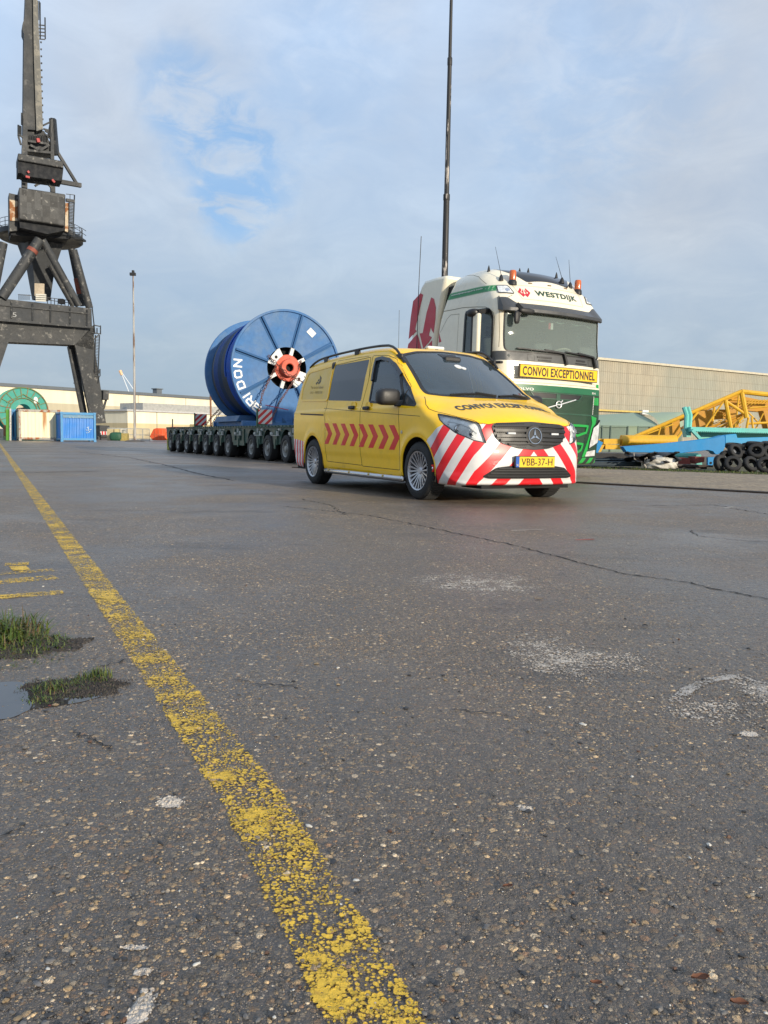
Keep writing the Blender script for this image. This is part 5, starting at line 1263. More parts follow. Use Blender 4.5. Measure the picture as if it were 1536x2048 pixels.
tag(mesh_obj('red_block', [TM@Vector(p) for p in ((-8.3, .6, 1.0), (-7.5, .6, 1.0), (-7.5, 1.6, 1.0), (-8.3, 1.6, 1.0), (-8.2, .7, 1.28), (-7.6, .7, 1.36), (-7.6, 1.5, 1.36), (-8.2, 1.5, 1.28))], [(0, 3, 2, 1), (4, 5, 6, 7), (0, 1, 5, 4), (1, 2, 6, 5), (2, 3, 7, 6), (3, 0, 4, 7)], mat('oxide_red', (.22, .06, .05), .8, var=.3), None, 20, bevel=.03), 'dark red steel block on the trailer deck behind the drum', 'steel block')
# ------------------------------------------------------------------ the old harbour crane
M_CRN = mat('crane_hazy_black_paint', (.028, .032, .037), .6, var=.55, vs=.5, col2=(.10, .10, .10), c2s=1.3, c2t=(.56, .70))  # black paint lifted slightly bluish, putting distance haze into its colour
M_CRN2 = mat('crane_weathered_paint', (.040, .043, .046), .65, var=.55, vs=.7, col2=(.19, .185, .17), c2s=2.0, c2t=(.55, .68))
M_CRR = mat('crane_rusty_panel', (.55, .46, .34), .7, var=.3, vs=.6, col2=(.26, .10, .03), c2s=.8, c2t=(.52, .6))
M_CRD = mat('crane_dark', (.012, .014, .018), .8)
P0c = at(185, 700, 90); e1 = np.array([.77, .64, 0]); e2 = np.array([-.64, .77, 0])
def cr(px, py, d=0):
    r_ = ray(px, py); return CAM+r_*(((P0c+d*e2-CAM)@e2)/(r_@e2))
e3 = nrm((-.47, .88, 0)); CRN = thing('harbour_crane', 'tall black weathered portal crane standing behind the containers', 'crane', tuple(at(140, 800, 92)*[1, 1, 0]))
bpy.context.view_layer.update(); ofs = np.array(CRN.location)
class CB(MB):
    def build(s, name, mats, parent=None, ang=35, bevel=0):
        s.V = [tuple(np.array(v)-ofs) for v in s.V]; return MB.build(s, name, mats, parent or CRN, ang, bevel)
def cpoly(name, P, d, th, m, parent=None, bevel=0):
    mb = CB(); mb.prism([cr(x, y, d) for x, y in P], e3*th); return mb.build(name, m, parent, 35, bevel)
def cbar(mb, a, b, w, d=0, d2=None, h=None): mb.bar(cr(*a, d), cr(*b, d if d2 is None else d2), w, h or w)
cpoly('portal_leg', [(150, 690), (187, 650), (190, 700), (212, 846), (184, 848)], 0, 1.0, M_CRN2)
cpoly('portal_leg', [(137, 692), (150, 690), (178, 848), (168, 848)], 1.4, 1.4, M_CRN)
cpoly('portal_leg', [(-90, 690), (17, 684), (-38, 850), (-120, 852)], 0, 2.0, M_CRN)
cpoly('portal_beam', [(-120, 634), (186, 656), (187, 700), (150, 690), (17, 684), (-60, 690), (-120, 690)], 0, 2.0, M_CRN2)
UB = cpoly('upper_girder', [(-120, 583), (183, 617), (184, 653), (-120, 632)], -.4, 3.0, M_CRN)
mb = CB()
for x in (23, 65, 101, 140, 174): cbar(mb, (x, 600+x*.11), (x, 634+x*.1), .12, -.5)
cbar(mb, (-30, 607), (176, 627), .12, -.5); cbar(mb, (-100, 632), (184, 655), .2, -.6); mb.build('girder_rib', M_CRN2, UB)
A_ = cr(25, 634, -.47); B_ = cr(33, 634, -.47); C__ = cr(25, 625, -.47)
solid_text('girder_number', '5', A_-ofs, B_-A_, C__-A_, .02, mat('faded_white', (.35, .36, .36), .7), UB)
A_ = cr(195, 836, -.05); B_ = cr(205, 837, -.05); C__ = cr(195, 829, -.05)
solid_text('leg_number', '24', A_-ofs, B_-A_, C__-A_, .02, mat('faded_white', (.35, .36, .36), .7), bpy.data.objects['portal_leg'])
mb = CB(); mb.bar(cr(194, 862, -.3), cr(214, 863, -.3), 1.6, 1.3); mb.bar(cr(192, 876, -.3), cr(216, 876, -.3), 1.2, .45); mb.bar(cr(-40, 862, -.3), cr(-120, 862, -.3), 1.6, 1.3); mb.build('bogie', M_CRN2, None, bevel=.05)
# central column and struts
cc = at(80, 480, 91.5); cdn = at(80, 603, 91.5)
mb = CB(); V = []
for z, hw in ((at(80, 600, 91.5)[2], .75), (at(80, 540, 91.5)[2], 1.15), (at(80, 488, 91.5)[2], 1.9)):
    c = np.array([cc[0], cc[1], z]); V += [c+e1*hw*i+e2*hw*j for i, j in ((-1, -1), (1, -1), (1, 1), (-1, 1))]
mb.add(V, [(4*k+i, 4*k+(i+1) % 4, 4*k+4+(i+1) % 4, 4*k+4+i) for k in range(2) for i in range(4)]); mb.build('central_column', M_CRN)
mb = CB(); cbar(mb, (79, 592), (79, 567), 1.0, -.3, h=.1); mb.build('column_panel', M_CRR)
mb = CB()
for y in (601, 597, 593, 589): cbar(mb, (71, y), (92, y+1), .14, -.8)
mb.build('slatted_step', mat('step_white', (.55, .54, .48), .7))
struts = [((79, 480), (3, 596), 1.05, -.3), ((85, 480), (158, 612), .75, -.3), ((100, 530), (147, 613), .6, 3), ((6, 486), (-14, 590), .9, 0), ((143, 498), (166, 612), .75, 1.5), ((147, 500), (179, 616), .8, 0)]
for a, b, w_, d in struts:
    mb = CB(); mb.tube([cr(*a, d), cr(*b, d)], w_/2, 12); mb.build('strut', M_CRN2)
for p_, q_, d, rr_ in (((155, 557), (161, 588), 1.5, .42), ((66.5, 499), (62.5, 505), -.3, .57)):
    mb = CB(); mb.tube([cr(*p_, d), cr(*q_, d)], rr_, 12); mb.build('strut_collar', mat('crane_red_primer', (.25, .07, .045), .7, var=.4))
zc = at(82, 478, 91.5)[2]; c0 = np.array([cc[0]+.1, cc[1], zc])
mb = CB(); mb.lathe([(0, -.45), (2.4, -.45), (2.5, -.3), (4.2, -.25), (4.4, -.1), (4.4, .42), (0, .42)], c0, (0, 0, 1), 56); DSK = mb.build('slewing_platform', M_CRN)
mb = CB()
for r_ in (.55, .95, 1.35): mb.tube([c0+np.array([4.35*math.cos(t), 4.35*math.sin(t), r_]) for t in np.linspace(0, 2*math.pi, 49)[:-1]], .03, 5, closed=True)
for k in range(24): t = 2*math.pi*k/24; mb.tube([c0+np.array([4.35*math.cos(t), 4.35*math.sin(t), .4]), c0+np.array([4.35*math.cos(t), 4.35*math.sin(t), 1.35])], .035, 5)
mb.build('platform_railing', M_CRN, DSK)
mb = CB(); mb.box(*(cc[0]+np.array([3.6, 5.2])), cc[1]-1.5, cc[1]-.2, zc-.3, zc-.1)
for r_ in (.4, .9): mb.tube([(cc[0]+3.8, cc[1]-1.5, zc+r_), (cc[0]+5.2, cc[1]-1.5, zc+r_), (cc[0]+5.2, cc[1]-.2, zc+r_)], .035, 5)
mb.tube([(cc[0]+5.2, cc[1]-1.5, zc-.2), (cc[0]+5.2, cc[1]-1.5, zc+.9)], .04, 5); mb.build('side_landing', M_CRN, DSK)
# machine house
cpoly('machine_house', [(38, 374), (131, 388), (130, 452), (38, 438)], -1.2, 3.6, mat('crane_plate_patches', (.055, .056, .056), .7, var=.4, vs=.8, cells=1.7, col2=(.20, .195, .18), c2s=2.2, c2t=(.58, .68)), bevel=.12)
cpoly('house_skirt', [(39, 438), (130, 452), (129, 461), (95, 468), (40, 455)], -.6, 4.6, M_CRD)
cpoly('house_side', [(18, 386), (37, 390), (37, 461), (19, 463)], .5, 2.0, M_CRN2)
cpoly('rusty_panel', [(19, 399), (35, 402), (35, 442), (20, 441)], .38, .1, M_CRR)
cpoly('rusty_panel', [(131, 405), (138, 406), (136, 464), (130, 462)], .4, 2.5, M_CRR)
cpoly('house_base', [(20, 440), (137, 452), (137, 478), (22, 470)], 1.0, 3.4, M_CRD)
mb = CB()
for i in range(23):
    y = 404+i*2.9; cbar(mb, (138.5, y), (147.5-i*.09, y+1), .09, .3)
cbar(mb, (138, 402), (138, 470), .08, .3); cbar(mb, (149, 390), (146, 470), .10, .3); cbar(mb, (132, 400), (149, 403), .3, .3); cbar(mb, (149, 390), (149, 403), .06, .3); cbar(mb, (132, 388), (149, 390), .06, .3); cbar(mb, (140, 389), (140, 402), .05, .3)
mb.build('house_ladder', M_CRN)
# upper works
cpoly('tower_frame', [(47, 236), (55, 236), (55, 376), (44, 374), (44, 300)], .5, 1.0, M_CRN); cpoly('tower_frame', [(101, 240), (106, 236), (111, 385), (102, 383)], .5, 1.0, M_CRN)
cpoly('tower_plate', [(46, 255), (88, 262), (108, 300), (108, 310), (46, 300)], 1.0, 1.5, M_CRN)
mb = CB()
for a, b in (((55, 352), (80, 368)), ((80, 350), (104, 376)), ((104, 350), (70, 372)), ((55, 282), (96, 288)), ((60, 290), (80, 302)), ((98, 290), (76, 303)), ((46, 300), (106, 306))): cbar(mb, a, b, .22, .6)
for k in range(8): cbar(mb, (60+5*k, 270), (60+5*k, 284), .12, .8)
mb.build('tower_bracing', M_CRN2)
mb = CB(); cbar(mb, (75, 277), (77, 285), .3, .3); mb.build('red_gear', mat('crane_red', (.40, .05, .05), .6))
cpoly('counterweight', [(36, 306), (127, 322), (127, 336), (36, 320)], -1.0, 3.0, M_CRN2, bevel=.08)
cpoly('counterweight_face', [(36, 320), (127, 336), (124, 362), (50, 352), (43, 346), (36, 346)], -.7, 2.4, M_CRD)
mb = CB(); mb = None
for a, b in (((51, 353), (59, 355)), ((104, 359), (109, 365)), ((55, 342), (58, 346))): mb = CB(); cbar(mb, a, b, .2, -.9); mb.build('red_bracket', mat('crane_red', (.34, .06, .05), .7))
cpoly('jib', [(46, 258), (48, 68), (45, 60), (45, 48), (49, 36), (51, -10), (60, -240), (63, -240), (66, -10), (72, 260)], .6, 1.6, M_CRN)
cpoly('jib_flange', [(66, 0), (63, -240), (66, -240), (75, 0), (82, 150), (86, 258), (73, 262), (68, 120)], .2, 1.8, mat('jib_light', (.12, .12, .11), .6, var=.3, vs=.5, col2=(.2, .19, .16), c2s=1.5, c2t=(.5, .6)))
mb = CB()
for a, b in (((100, 275), (107, 238)), ((112, 300), (107, 238)), ((86, 251), (103, 243)), ((87, 258), (102, 262)), ((90, 262), (104, 268)), ((90, 268), (108, 283))): cbar(mb, a, b, .16 if a[0] < 100 else .45, .8)
cbar(mb, (105, 238), (112, 310), .55, .8); cbar(mb, (112, 300), (155, 370), .28, .8); cbar(mb, (112, 362), (162, 371), .42, .8); mb.build('hoist_arm', M_CRN)
mb = CB()
for x in (80, 90): cbar(mb, (x, 35 if x > 85 else 5), (x+.5, 78), .10, .5)
for y in (50, 57, 64, 71, 78): cbar(mb, (78, y), (90, y+1), .09, .5)
for y in range(84, 250, 14): cbar(mb, (79+y*.022, y), (81.5+y*.022, y+1), .14, .4)
for x in (77, 79.5): cbar(mb, (x-1, 2), (x, 40), .07, .5)
for a, b in (((37, 273), (37, 250)), ((41, 272), (41, 252)), ((36, 268), (46, 275)), ((37, 273), (42, 290)), ((44, 226), (44, 250))): cbar(mb, a, b, .16, .5)
mb.build('jib_ladder', M_CRN)
# leg stairs on the right
mb = CB()
for a, b in (((184, 612), (190, 668)), ((187, 650), (201, 653)), ((201, 651), (201, 668)), ((182, 665), (202, 668)), ((188, 655), (188, 668)), ((194, 656), (194, 668)), ((182, 685), (198, 669)), ((191, 670), (189, 745)), ((199, 670), (196, 752)), ((196, 750), (200, 738)), ((200, 738), (200, 752)), ((190, 752), (200, 753)), ((198, 754), (196, 766))): cbar(mb, a, b, .10, -.1)
for i in range(26): cbar(mb, (191-i*.08, 672+i*3), (198.6-i*.1, 673+i*3), .06, -.1)
mb.build('leg_stairs', M_CRN)
mb = CB(); mb.bar(cr(202, 790, .2), cr(213, 791, .2), 1.4, 1.0); cbar(mb, (213, 783), (213, 797), .10, 0); cbar(mb, (203, 784), (215, 785), .08, 0); cbar(mb, (212, 797), (206, 815), .10, 0); cbar(mb, (214, 797), (208, 818), .10, 0); mb.build('leg_landing', M_CRN)
mb = CB()
for x in range(38, 62, 4): cbar(mb, (x, 589), (x, 600), .06, 1.5)
cbar(mb, (36, 589), (62, 591), .06, 1.5); cbar(mb, (95, 595), (140, 601), .06, 1.5); cbar(mb, (95, 600), (140, 606), .06, 1.5)
for x in range(95, 142, 7): cbar(mb, (x, 595+(x-95)*.13), (x, 607+(x-95)*.13), .06, 1.5)
mb.build('deck_railing', M_CRN); mb = CB(); cbar(mb, (123, 598), (123, 608), .5, 1.0); cbar(mb, (119, 600), (127, 600), .2, 1.0); mb.build('winch', M_CRD)
# ------------------------------------------------------------------ containers and the yard behind
q1 = nrm((.87, .5, 0)); q2 = np.array([-q1[1], q1[0], 0])
def container(name, px0, px1, ytop, Y, depth, m, mf, label, corr=9, group=None, panel=None):
    a = at(px0, 870, Y)*[1, 1, 0]; r1 = ray(px1, 870); M_ = np.array([[q1[0], -r1[0]], [q1[1], -r1[1]]]); s_ = np.linalg.solve(M_, CAM[:2]-a[:2]); W_ = s_[0]
    H_ = at(px0, ytop, Y)[2]; o = thing(name, label, 'container', tuple(a), math.atan2(q1[1], q1[0]), group)
    f = .16
    mb = MB(); y = -.05
    for z0, z1 in ((.12, .28), (H_-.18, H_)): mb.box(f, W_-f, -.02, .10, z0, z1); mb.box(f, W_-f, depth-.1, depth, z0, z1)
    for x in (0, W_-f):
        for yy in (-.04, depth-.14): mb.box(x, x+f, yy, yy+.18, .02, H_+.02)
        mb.box(x, x+f-.04, .1, depth-.1, H_-.12, H_); mb.box(x, x+f-.04, .1, depth-.1, .1, .26)
    for x in (0, W_-f):
        for z in (.0, H_-.12): mb.box(x-.02, x+f+.02, -.06, .12, z, z+.14)
    mb.build('frame', mf, o, bevel=.01)
    # corrugated walls
    def wall(p, u, L__, nrm_, name_, n):
        V = []; F = []; k = 0; w_ = L__/n; xs = []
        for i in range(n): xs += [(i*w_, 0), (i*w_+w_*.35, 0), (i*w_+w_*.5, .045), (i*w_+w_*.85, .045)]
        xs.append((L__, 0)); P_ = [np.array(p)+np.array(u)*x+np.array(nrm_)*(-d) for x, d in xs]
        for q in P_: V += [q+[0, 0, .26], q+[0, 0, H_-.16]]
        mesh_obj(name_, V, [(2*i, 2*i+2, 2*i+3, 2*i+1) for i in range(len(xs)-1)], m, o, 20)
    wall((f, .03, 0), (1, 0, 0), W_-2*f, (0, -1, 0), 'front_wall', corr); wall((.05, depth, 0), (0, -1, 0), depth, (-1, 0, 0), 'side_wall', 10); wall((W_-.05, 0, 0), (0, 1, 0), depth, (1, 0, 0), 'side_wall', 10)
    mb = MB(); mb.box(.02, W_-.02, .02, depth-.02, H_-.08, H_-.03); mb.box(.05, W_-.05, .1, depth-.1, .12, .2); mb.build('roof', m, o)
    return o, W_, H_
M_CW = mat('container_cream', (.80, .72, .50), .6, var=.12, vs=.8, col2=(.42, .20, .07), c2s=.9, c2t=(.60, .72), streak=True)
M_CWF = mat('container_rust_frame', (.40, .38, .33), .7, var=.3, col2=(.28, .09, .03), c2s=2.5, c2t=(.48, .6))
M_CB = mat('container_blue', (.015, .19, .58), .5, var=.12, vs=1.0); M_CBF = mat('container_blue_frame', (.05, .24, .48), .55, var=.2)
container('shipping_container', 38, 121, 818, 62.0, 2.4, M_CW, M_CWF, 'rust streaked cream container beside the blue one', corr=5)
o, W_, H_ = container('shipping_container', 121.5, 192, 824, 61.2, 2.4, M_CB, M_CBF, 'bright blue container right of the cream one', corr=9)
mb = MB(); mb.box(.18, W_-.18, -.025, .0, H_-.42, H_-.20); mb.build('header_panel', mat('header_grey_blue', (.12, .25, .36), .6, col2=(.35, .40, .42), c2s=4, c2t=(.55, .65)), o)
mb = MB(); r = random.Random(3)
for k in range(14): x, z = W_-.55+r.gauss(0, .10), .95+r.gauss(0, .16); mb.box(x-.03, x+.03, -.035, -.02, z-.03, z+.03)
mb.build('paint_splash', mat('splash_white', (.5, .62, .68), .7), o)
container('shipping_container', 21, 33, 819, 63.6, 2.4, mat('container_deep_blue', (.02, .11, .32), .6, var=.3), M_CBF, 'narrow dark blue container left of the cream one', corr=1)
mb = MB(); mb.bar(at(17, 880, 63)*[1, 1, 0], at(17, 820, 63), .28, .3); mb.bar(at(15, 820, 63), at(21, 824, 63), .2, .2); tag(mb.build('green_post', mat('lime_green_paint', (.10, .30, .04), .6), bevel=.02), 'lime green steel post left of the containers', 'post')
mb = MB(); mb.bar(at(21, 881, 62.7)*[1, 1, 0], at(21, 817, 62.7), .10, .1); tag(mb.build('pale_post', mat('speckled_post', (.6, .58, .54), .7, var=.5, vs=10)), 'pale speckled thin post at the left edge of the containers', 'post')
# teal drum
TD = thing('cable_drum', 'teal green cable drum rising behind the cream container', 'cable drum', tuple(at(48, 870, 70)*[1, 1, 0]), R(-55)); Tc = np.array([0, 0, at(48, 822, 70)[2]]); RT = 46/1605*70
M_TEAL = mat('teal_paint', (.035, .30, .24), .6, var=.2); M_TRIM = mat('drum_green_trim', (.14, .22, .10), .7, var=.3, col2=(.25, .12, .05), c2s=3)
for x in (0, -2.2):
    mb = MB(); mb.lathe([(RT*.3, 0), (RT, 0), (RT, -.08), (RT*.3, -.08), (RT*.3, 0)], Tc+[x, 0, 0], X, 56); mb.build('flange', M_TEAL, TD)
mb = MB(); ringt = lambda r_: [Tc+[.05, r_*math.cos(t), r_*math.sin(t)] for t in np.linspace(0, 2*math.pi, 57)[:-1]]
mb.tube(ringt(RT), .06, 6, closed=True); mb.tube(ringt(RT*.55), .05, 6, closed=True)
for k in range(20):
    t = 2*math.pi*k/20+.1; mb.bar(Tc+[.05, RT*.56*math.cos(t), RT*.56*math.sin(t)], Tc+[.05, RT*math.cos(t), RT*math.sin(t)], .06, .06, up=X)
for t0 in (R(90), R(0), R(180)):
    for s_ in (-1, 1): mb.bar(Tc+[.1, RT*.72*math.cos(t0), RT*.72*math.sin(t0)], Tc+[.1, RT*.85*math.cos(t0+s_*.9), RT*.55*math.sin(t0+s_*.9)], .07, .07, up=X)
mb.build('flange_bracing', M_TRIM, TD); mb = MB(); mb.lathe([(0, .02), (RT*.15, .02), (RT*.15, -2)], Tc, X, 24); mb.build('hub', M_DARK, TD)
mb = MB(); c = Tc+[.09, RT*.50, RT*.48]; mb.ell(c, (.02, .18, .30)); mb.build('paper_label', M_WHT, TD)
mb = MB(); mb.box(-2.2, .1, -1.3, 1.3, 0, .3); mb.build('drum_stand', M_TRIM, TD)
# far left things at the edge
mb = MB(); mb.bar(at(-30, 874, 75)*[1, 1, 0]+[0, 0, .5], at(9, 874, 75)*[1, 1, 0]+[0, 0, .5], 1.5, .9); tag(mb.build('concrete_block', mat('pale_concrete', (.5, .48, .42), .9, var=.2), bevel=.05), 'pale low concrete block at the left edge behind the green post', 'block')
mb = MB(); mb.bar(at(11, 870, 68)*[1, 1, 0]+[0, 0, .3], at(11, 850, 68), .25, .3); tag(mb.build('rusty_bollard', mat('rust_brown', (.25, .12, .06), .8), bevel=.04), 'small rusty upright block beside the green post', 'block')
# sheds
def zbands(name, bands, base, streak=.10, corr=None):
    m = bpy.data.materials.new(name); m.use_nodes = True; t = NT(m.node_tree); MATS[name] = m
    co = t.n('TexCoord').outputs['Object']; z = t.n('SeparateXYZ', {0: co}).outputs[2]; c = base
    for z0, z1, cc_ in bands:
        f = t.m('MULTIPLY', t.m('GREATER_THAN', z, z0), t.m('LESS_THAN', z, z1)); c = t.mix(f, c, cc_)
    v = t.n('Mapping', {0: co, 3: (1, 1, .15)}).outputs[0]; k = t.ss(t.noise(v, .6, 6, .65).outputs[0], .3, .7, 1-streak, 1+streak*.5)
    c = t.mix(1.0, c, t.n('CombineColor', {0: k, 1: k, 2: k}).outputs[0], 'MULTIPLY')
    p = t.n('BsdfPrincipled', {'Base Color': c, 'Roughness': .8}); t.t.links.new(p.outputs[0], t.n('OutputMaterial').inputs[0]); return m
def wall_thing(name, A, B, H, depth, m, label, roofm, roofh=.35, cat='building'):
    A = np.array([A[0], A[1], 0.]); B = np.array([B[0], B[1], 0.]); L_ = np.linalg.norm(B-A); d = (B-A)/L_
    o = thing(name, label, cat, tuple(A), math.atan2(d[1], d[0])); mb = MB(); mb.box(0, L_, 0, depth, -.1, H); mb.build('wall', m, o); mb = MB(); mb.box(-.3, L_+.3, -.3, depth, H, H+roofh); mb.build('roof', roofm, o)
    return o, L_
M_ROOF = mat('roof_grey', (.13, .15, .17), .7, var=.15)
A1 = at(0, 765, 137); A2 = at(420, 794, 175); dA = nrm((A2-A1)[:2]); Hs = A1[2]-.6
SH, Ls = wall_thing('storage_hall', A1[:2]-dA*60, A2[:2]+dA*140, Hs, 30, zbands('hall_cream', [(Hs*.50, Hs*.71, (.52, .47, .34)), (0, Hs*.2, (.6, .55, .42))], (.83, .76, .58)), 'long cream storage hall with a tan band behind the crane', M_ROOF, .55)
mb = MB()
for k in range(24): mb.box(k*12+4, k*12+4.08, -.06, 0, 0, Hs)
mb.build('wall_joint', mat('joint_grey', (.25, .24, .2), .8), SH)
for k in range(14): mb = MB(); mb.box(18*k+5, 18*k+6.3, 3, 4.3, Hs+.5, Hs+1.6); mb.box(18*k+4.8, 18*k+6.5, 2.8, 4.5, Hs+1.6, Hs+1.8); mb.build('roof_vent', M_ROOF, SH)
B1 = at(255, 815, 118); B2 = at(640, 828, 150)
S2_, L2_ = wall_thing('low_shed', B1[:2], B2[:2], B1[2]-.5, 9, zbands('shed_cream', [(0, (B1[2]-.5)*.56, (.60, .50, .30))], (.84, .78, .60)), 'lower cream shed with a tan base in front of the long hall', mat('shed_roof', (.5, .5, .5), .6), .25)
mb = MB(); mb.box(4, L2_*.55, 2, 8, B1[2]-.2, B1[2]+.9); mb.build('roof_light', mat('roof_light_grey', (.38, .38, .36), .6, var=.3), S2_)
mb = MB()
for k in range(7): mb.box(k*7+5, k*7+5.1, -.05, 0, 0, B1[2]-.5)
mb.build('wall_joint', mat('joint_grey', (.25, .24, .2), .8), S2_)
# grey zig-zag gable end
b0 = np.array([*B1[:2], 0]); gd = nrm((at(203, 870, 128)*[1, 1, 0])-b0); Lg = np.linalg.norm((at(203, 870, 128)*[1, 1, 0])-b0); h0 = B1[2]-.4
mb = MB(); P = [b0, b0+gd*Lg, b0+gd*Lg+[0, 0, h0*.72]]+[b0+gd*Lg*(1-k/3)+[0, 0, h0*(.72+.10*k/3*2+(.13 if q else 0))] for k, q in ((0.0, 0), (.9, 1), (1.0, 0), (1.9, 1), (2.0, 0))]+[b0+gd*.3+[0, 0, h0*1.12], b0+[0, 0, h0*1.0]]
mb.prism(P, (-.5, .4, 0)); tag(mb.build('grey_shed', mat('corrugated_grey', (.30, .32, .34), .7, var=.12, vs=.5)), 'grey corrugated gable wall with a stepped roofline beside the crane leg', 'building')
# yard clutter between the containers and the orange skips
mb = MB(); a, b = at(201, 866, 84), at(215, 866, 84)
RBN = thing('road_barrier', 'red and white barrier board at the foot of the crane leg', 'barrier', (0, 0, 0))
mb = MB(); n = 5
for i in range(n): mb.mi(i % 2).bar(a+(b-a)*i/n, a+(b-a)*(i+1)/n, .10, .35)
mb.build('board', [M_WHT, M_RED], RBN); mb = MB(); mb.bar(a*[1, 1, 0], a, .1, .1); mb.bar(b*[1, 1, 0], b, .1, .1); mb.build('post', M_DARK, RBN)
M_GALV = mat('galvanised', (.52, .54, .53), .5, metal=.3, var=.2)
for i, (xa, xb) in enumerate(((216, 232), (233, 249), (250, 266), (272, 285), (286, 299))):
    Yf = 80-i*.6; mb = MB(); a, b = at(xa, 856+i*.4, Yf), at(xb, 856.4+i*.4, Yf); 
    for z in (.05, .5, 1.0): mb.bar([a[0], a[1], a[2]*max(z, .06)], [b[0], b[1], b[2]*max(z, .06)], .05, .06)
    for k in range(7): p = a+(b-a)*k/6; mb.bar([p[0], p[1], 0], p, .05 if k in (0, 6) else .03, .03)
    tag(mb.build('fence_panel', M_GALV), ('galvanised fence panel next to the crane foot', 'galvanised fence panel behind the green tarpaulin', 'galvanised fence panel just left of the lamp mast', 'galvanised fence panel just right of the lamp mast', 'galvanised fence panel beside the orange skips')[i], 'fence', 'fence panels in the yard')
for i, (xa, c_) in enumerate(((221, (.5, .42, .25)), (236, (.6, .5, .25)), (246, (.6, .56, .45)))):
    mb = MB(); p = at(xa, 860, 79.5); mb.box(p[0]-.3, p[0]+.3, p[1]-.2, p[1]+.2, .0, p[2]+.1); tag(mb.build('crate', mat('crate_tan%d' % i, c_, .8), bevel=.03), ('small tan crate at the fence left of the green tarpaulin', 'yellowish crate behind the green tarpaulin', 'pale crate at the fence left of the lamp mast')[i], 'crate')
p = at(233, 873, 78.5); mb = MB(); mb.ell((p[0], p[1], .38), (.62, .5, .44), 18, 10, .6); o = mb.build('tarpaulin_heap', mat('tarp_green', (.02, .09, .05), .7, bump=.03, bs=4)); tag(o, 'dark green tarpaulin heap on the ground before the fence', 'tarpaulin')
p = at(250, 873, 78.5); mb = MB(); mb.box(p[0]-.28, p[0]+.3, p[1]-.3, p[1]+.3, .12, .72); mb.box(p[0]-.36, p[0]+.36, p[1]-.36, p[1]+.36, 0, .12); tag(mb.build('pallet_load', mat('ochre_load', (.38, .30, .10), .8, var=.35), bevel=.02), 'ochre load on a low pallet beside the green tarpaulin', 'pallet')
M_ORG = mat('skip_orange', (.80, .115, .03), .6, var=.12)
for i, (xa, xb, yt, Yk) in enumerate(((299, 335, 856, 76), (328, 372, 853, 72))):
    a = at(xa, yt, Yk); b = at(xb, yt, Yk); H_ = a[2]; W_ = b[0]-a[0]
    o = thing('waste_skip', ('orange red skip furthest left behind the trailer', 'orange red skip directly behind the end of the trailer')[i], 'skip', (a[0], Yk, 0), R(8), 'orange skips behind the trailer')
    mb = MB(); mb.prism([(0.0, 0, .45), (.35, 0, H_*.92), (.6, 0, H_), (W_-.35, 0, H_), (W_, 0, H_*.55), (W_-.25, 0, .1), (.3, 0, .1)], (0, 1.7, 0)); mb.build('skip_body', M_ORG, o, bevel=.05)
    mb = MB(); mb.box(.3, W_-.3, -.05, 0, H_*.5, H_*.56)
    for k in range(3): x = .5+k*(W_-1)/2; mb.box(x-.04, x+.04, -.06, 0, .15, H_*.9)
    mb.build('rib', mat('skip_orange_edge', (.72, .15, .06), .6), o)
mb = MB(); p = at(345, 862, 40); mb.tube([p*[1, 1, 0], at(345, 838, 40)], .03, 6); tag(mb.build('thin_stake', M_STEEL), 'thin dark stake behind the rear end of the trailer', 'post')
mb = MB(); p = at(338, 875, 36); mb.box(p[0]-.1, p[0]+.15, 36, 36.3, 0, .75); tag(mb.build('yellow_box', mat('faded_yellow_green', (.4, .42, .08), .7, var=.4), bevel=.03), 'small yellow green box at the rear end of the trailer', 'box')
mb = MB(); a = at(386, 850, 70); mb.box(a[0]-.3, a[0]+3.5, 70, 72, 0, 1.6); tag(mb.build('tan_container', mat('tan_paint', (.50, .40, .20), .7, var=.15), bevel=.03), 'tan box container standing behind the trailer', 'container')
# distant crane
DCR = thing('distant_crane', 'distant white crane jib with an orange tip above the hall', 'crane', tuple(at(265, 870, 420)*[1, 1, 0]))
def dpart(name, pts, w_, m):
    mb = MB(); o_ = np.array(DCR.location); P = [at(*p, 420)-o_ for p in pts]; mb.tube(P, w_, 6); mb.build(name, m, DCR)
dpart('jib', [(264, 800), (243, 747)], .3, mat('far_white', (.6, .66, .72), .7)); dpart('stay', [(282, 800), (244, 746)], .28, mat('far_white', (.6, .66, .72), .7)); dpart('jib_head', [(244, 750), (240, 741)], .8, mat('far_hazy_orange', (.80, .50, .28), .6))  # tip orange is paled, with distance haze put into the colour
mb = MB(); o_ = np.array(DCR.location); p = at(268, 800, 420)-o_; mb.box(-4, 4, -4, 4, 0, p[2]+.5); mb.build('crane_base', mat('far_white', (.6, .66, .72), .7), DCR)
# lamp masts
M_MAST = mat('mast_flaking', (.40, .39, .37), .6, var=.3, vs=3, col2=(.16, .10, .07), c2s=2.2, c2t=(.48, .56), streak=True)
p = gr(270, 883.5); LM = thing('lamp_mast', 'thin flaking lamp mast between the crane and the drum', 'lamp mast', tuple(p)); Hm = at(269, 549, p[1])[2]
mb = MB(); mb.tube([(0, 0, 0), (0, 0, Hm*.5), (0, 0, Hm)], [.12, .095, .06], 10); mb.build('pole', M_MAST, LM); mb = MB(); mb.box(-.28, .22, -.12, .12, Hm-.1, Hm+.15); mb.box(-.1, .1, -.1, .1, Hm+.1, Hm+.35); mb.build('lamp_head', M_BLK, LM, bevel=.03)
mb = MB(); mb.lathe([(.9, 0), (.75, .10), (.25, .16), (0, .16)], (0, 0, 0), (0, 0, 1), 16); mb.build('mast_base', mat('mast_base_dark', (.10, .09, .08), .8), LM)
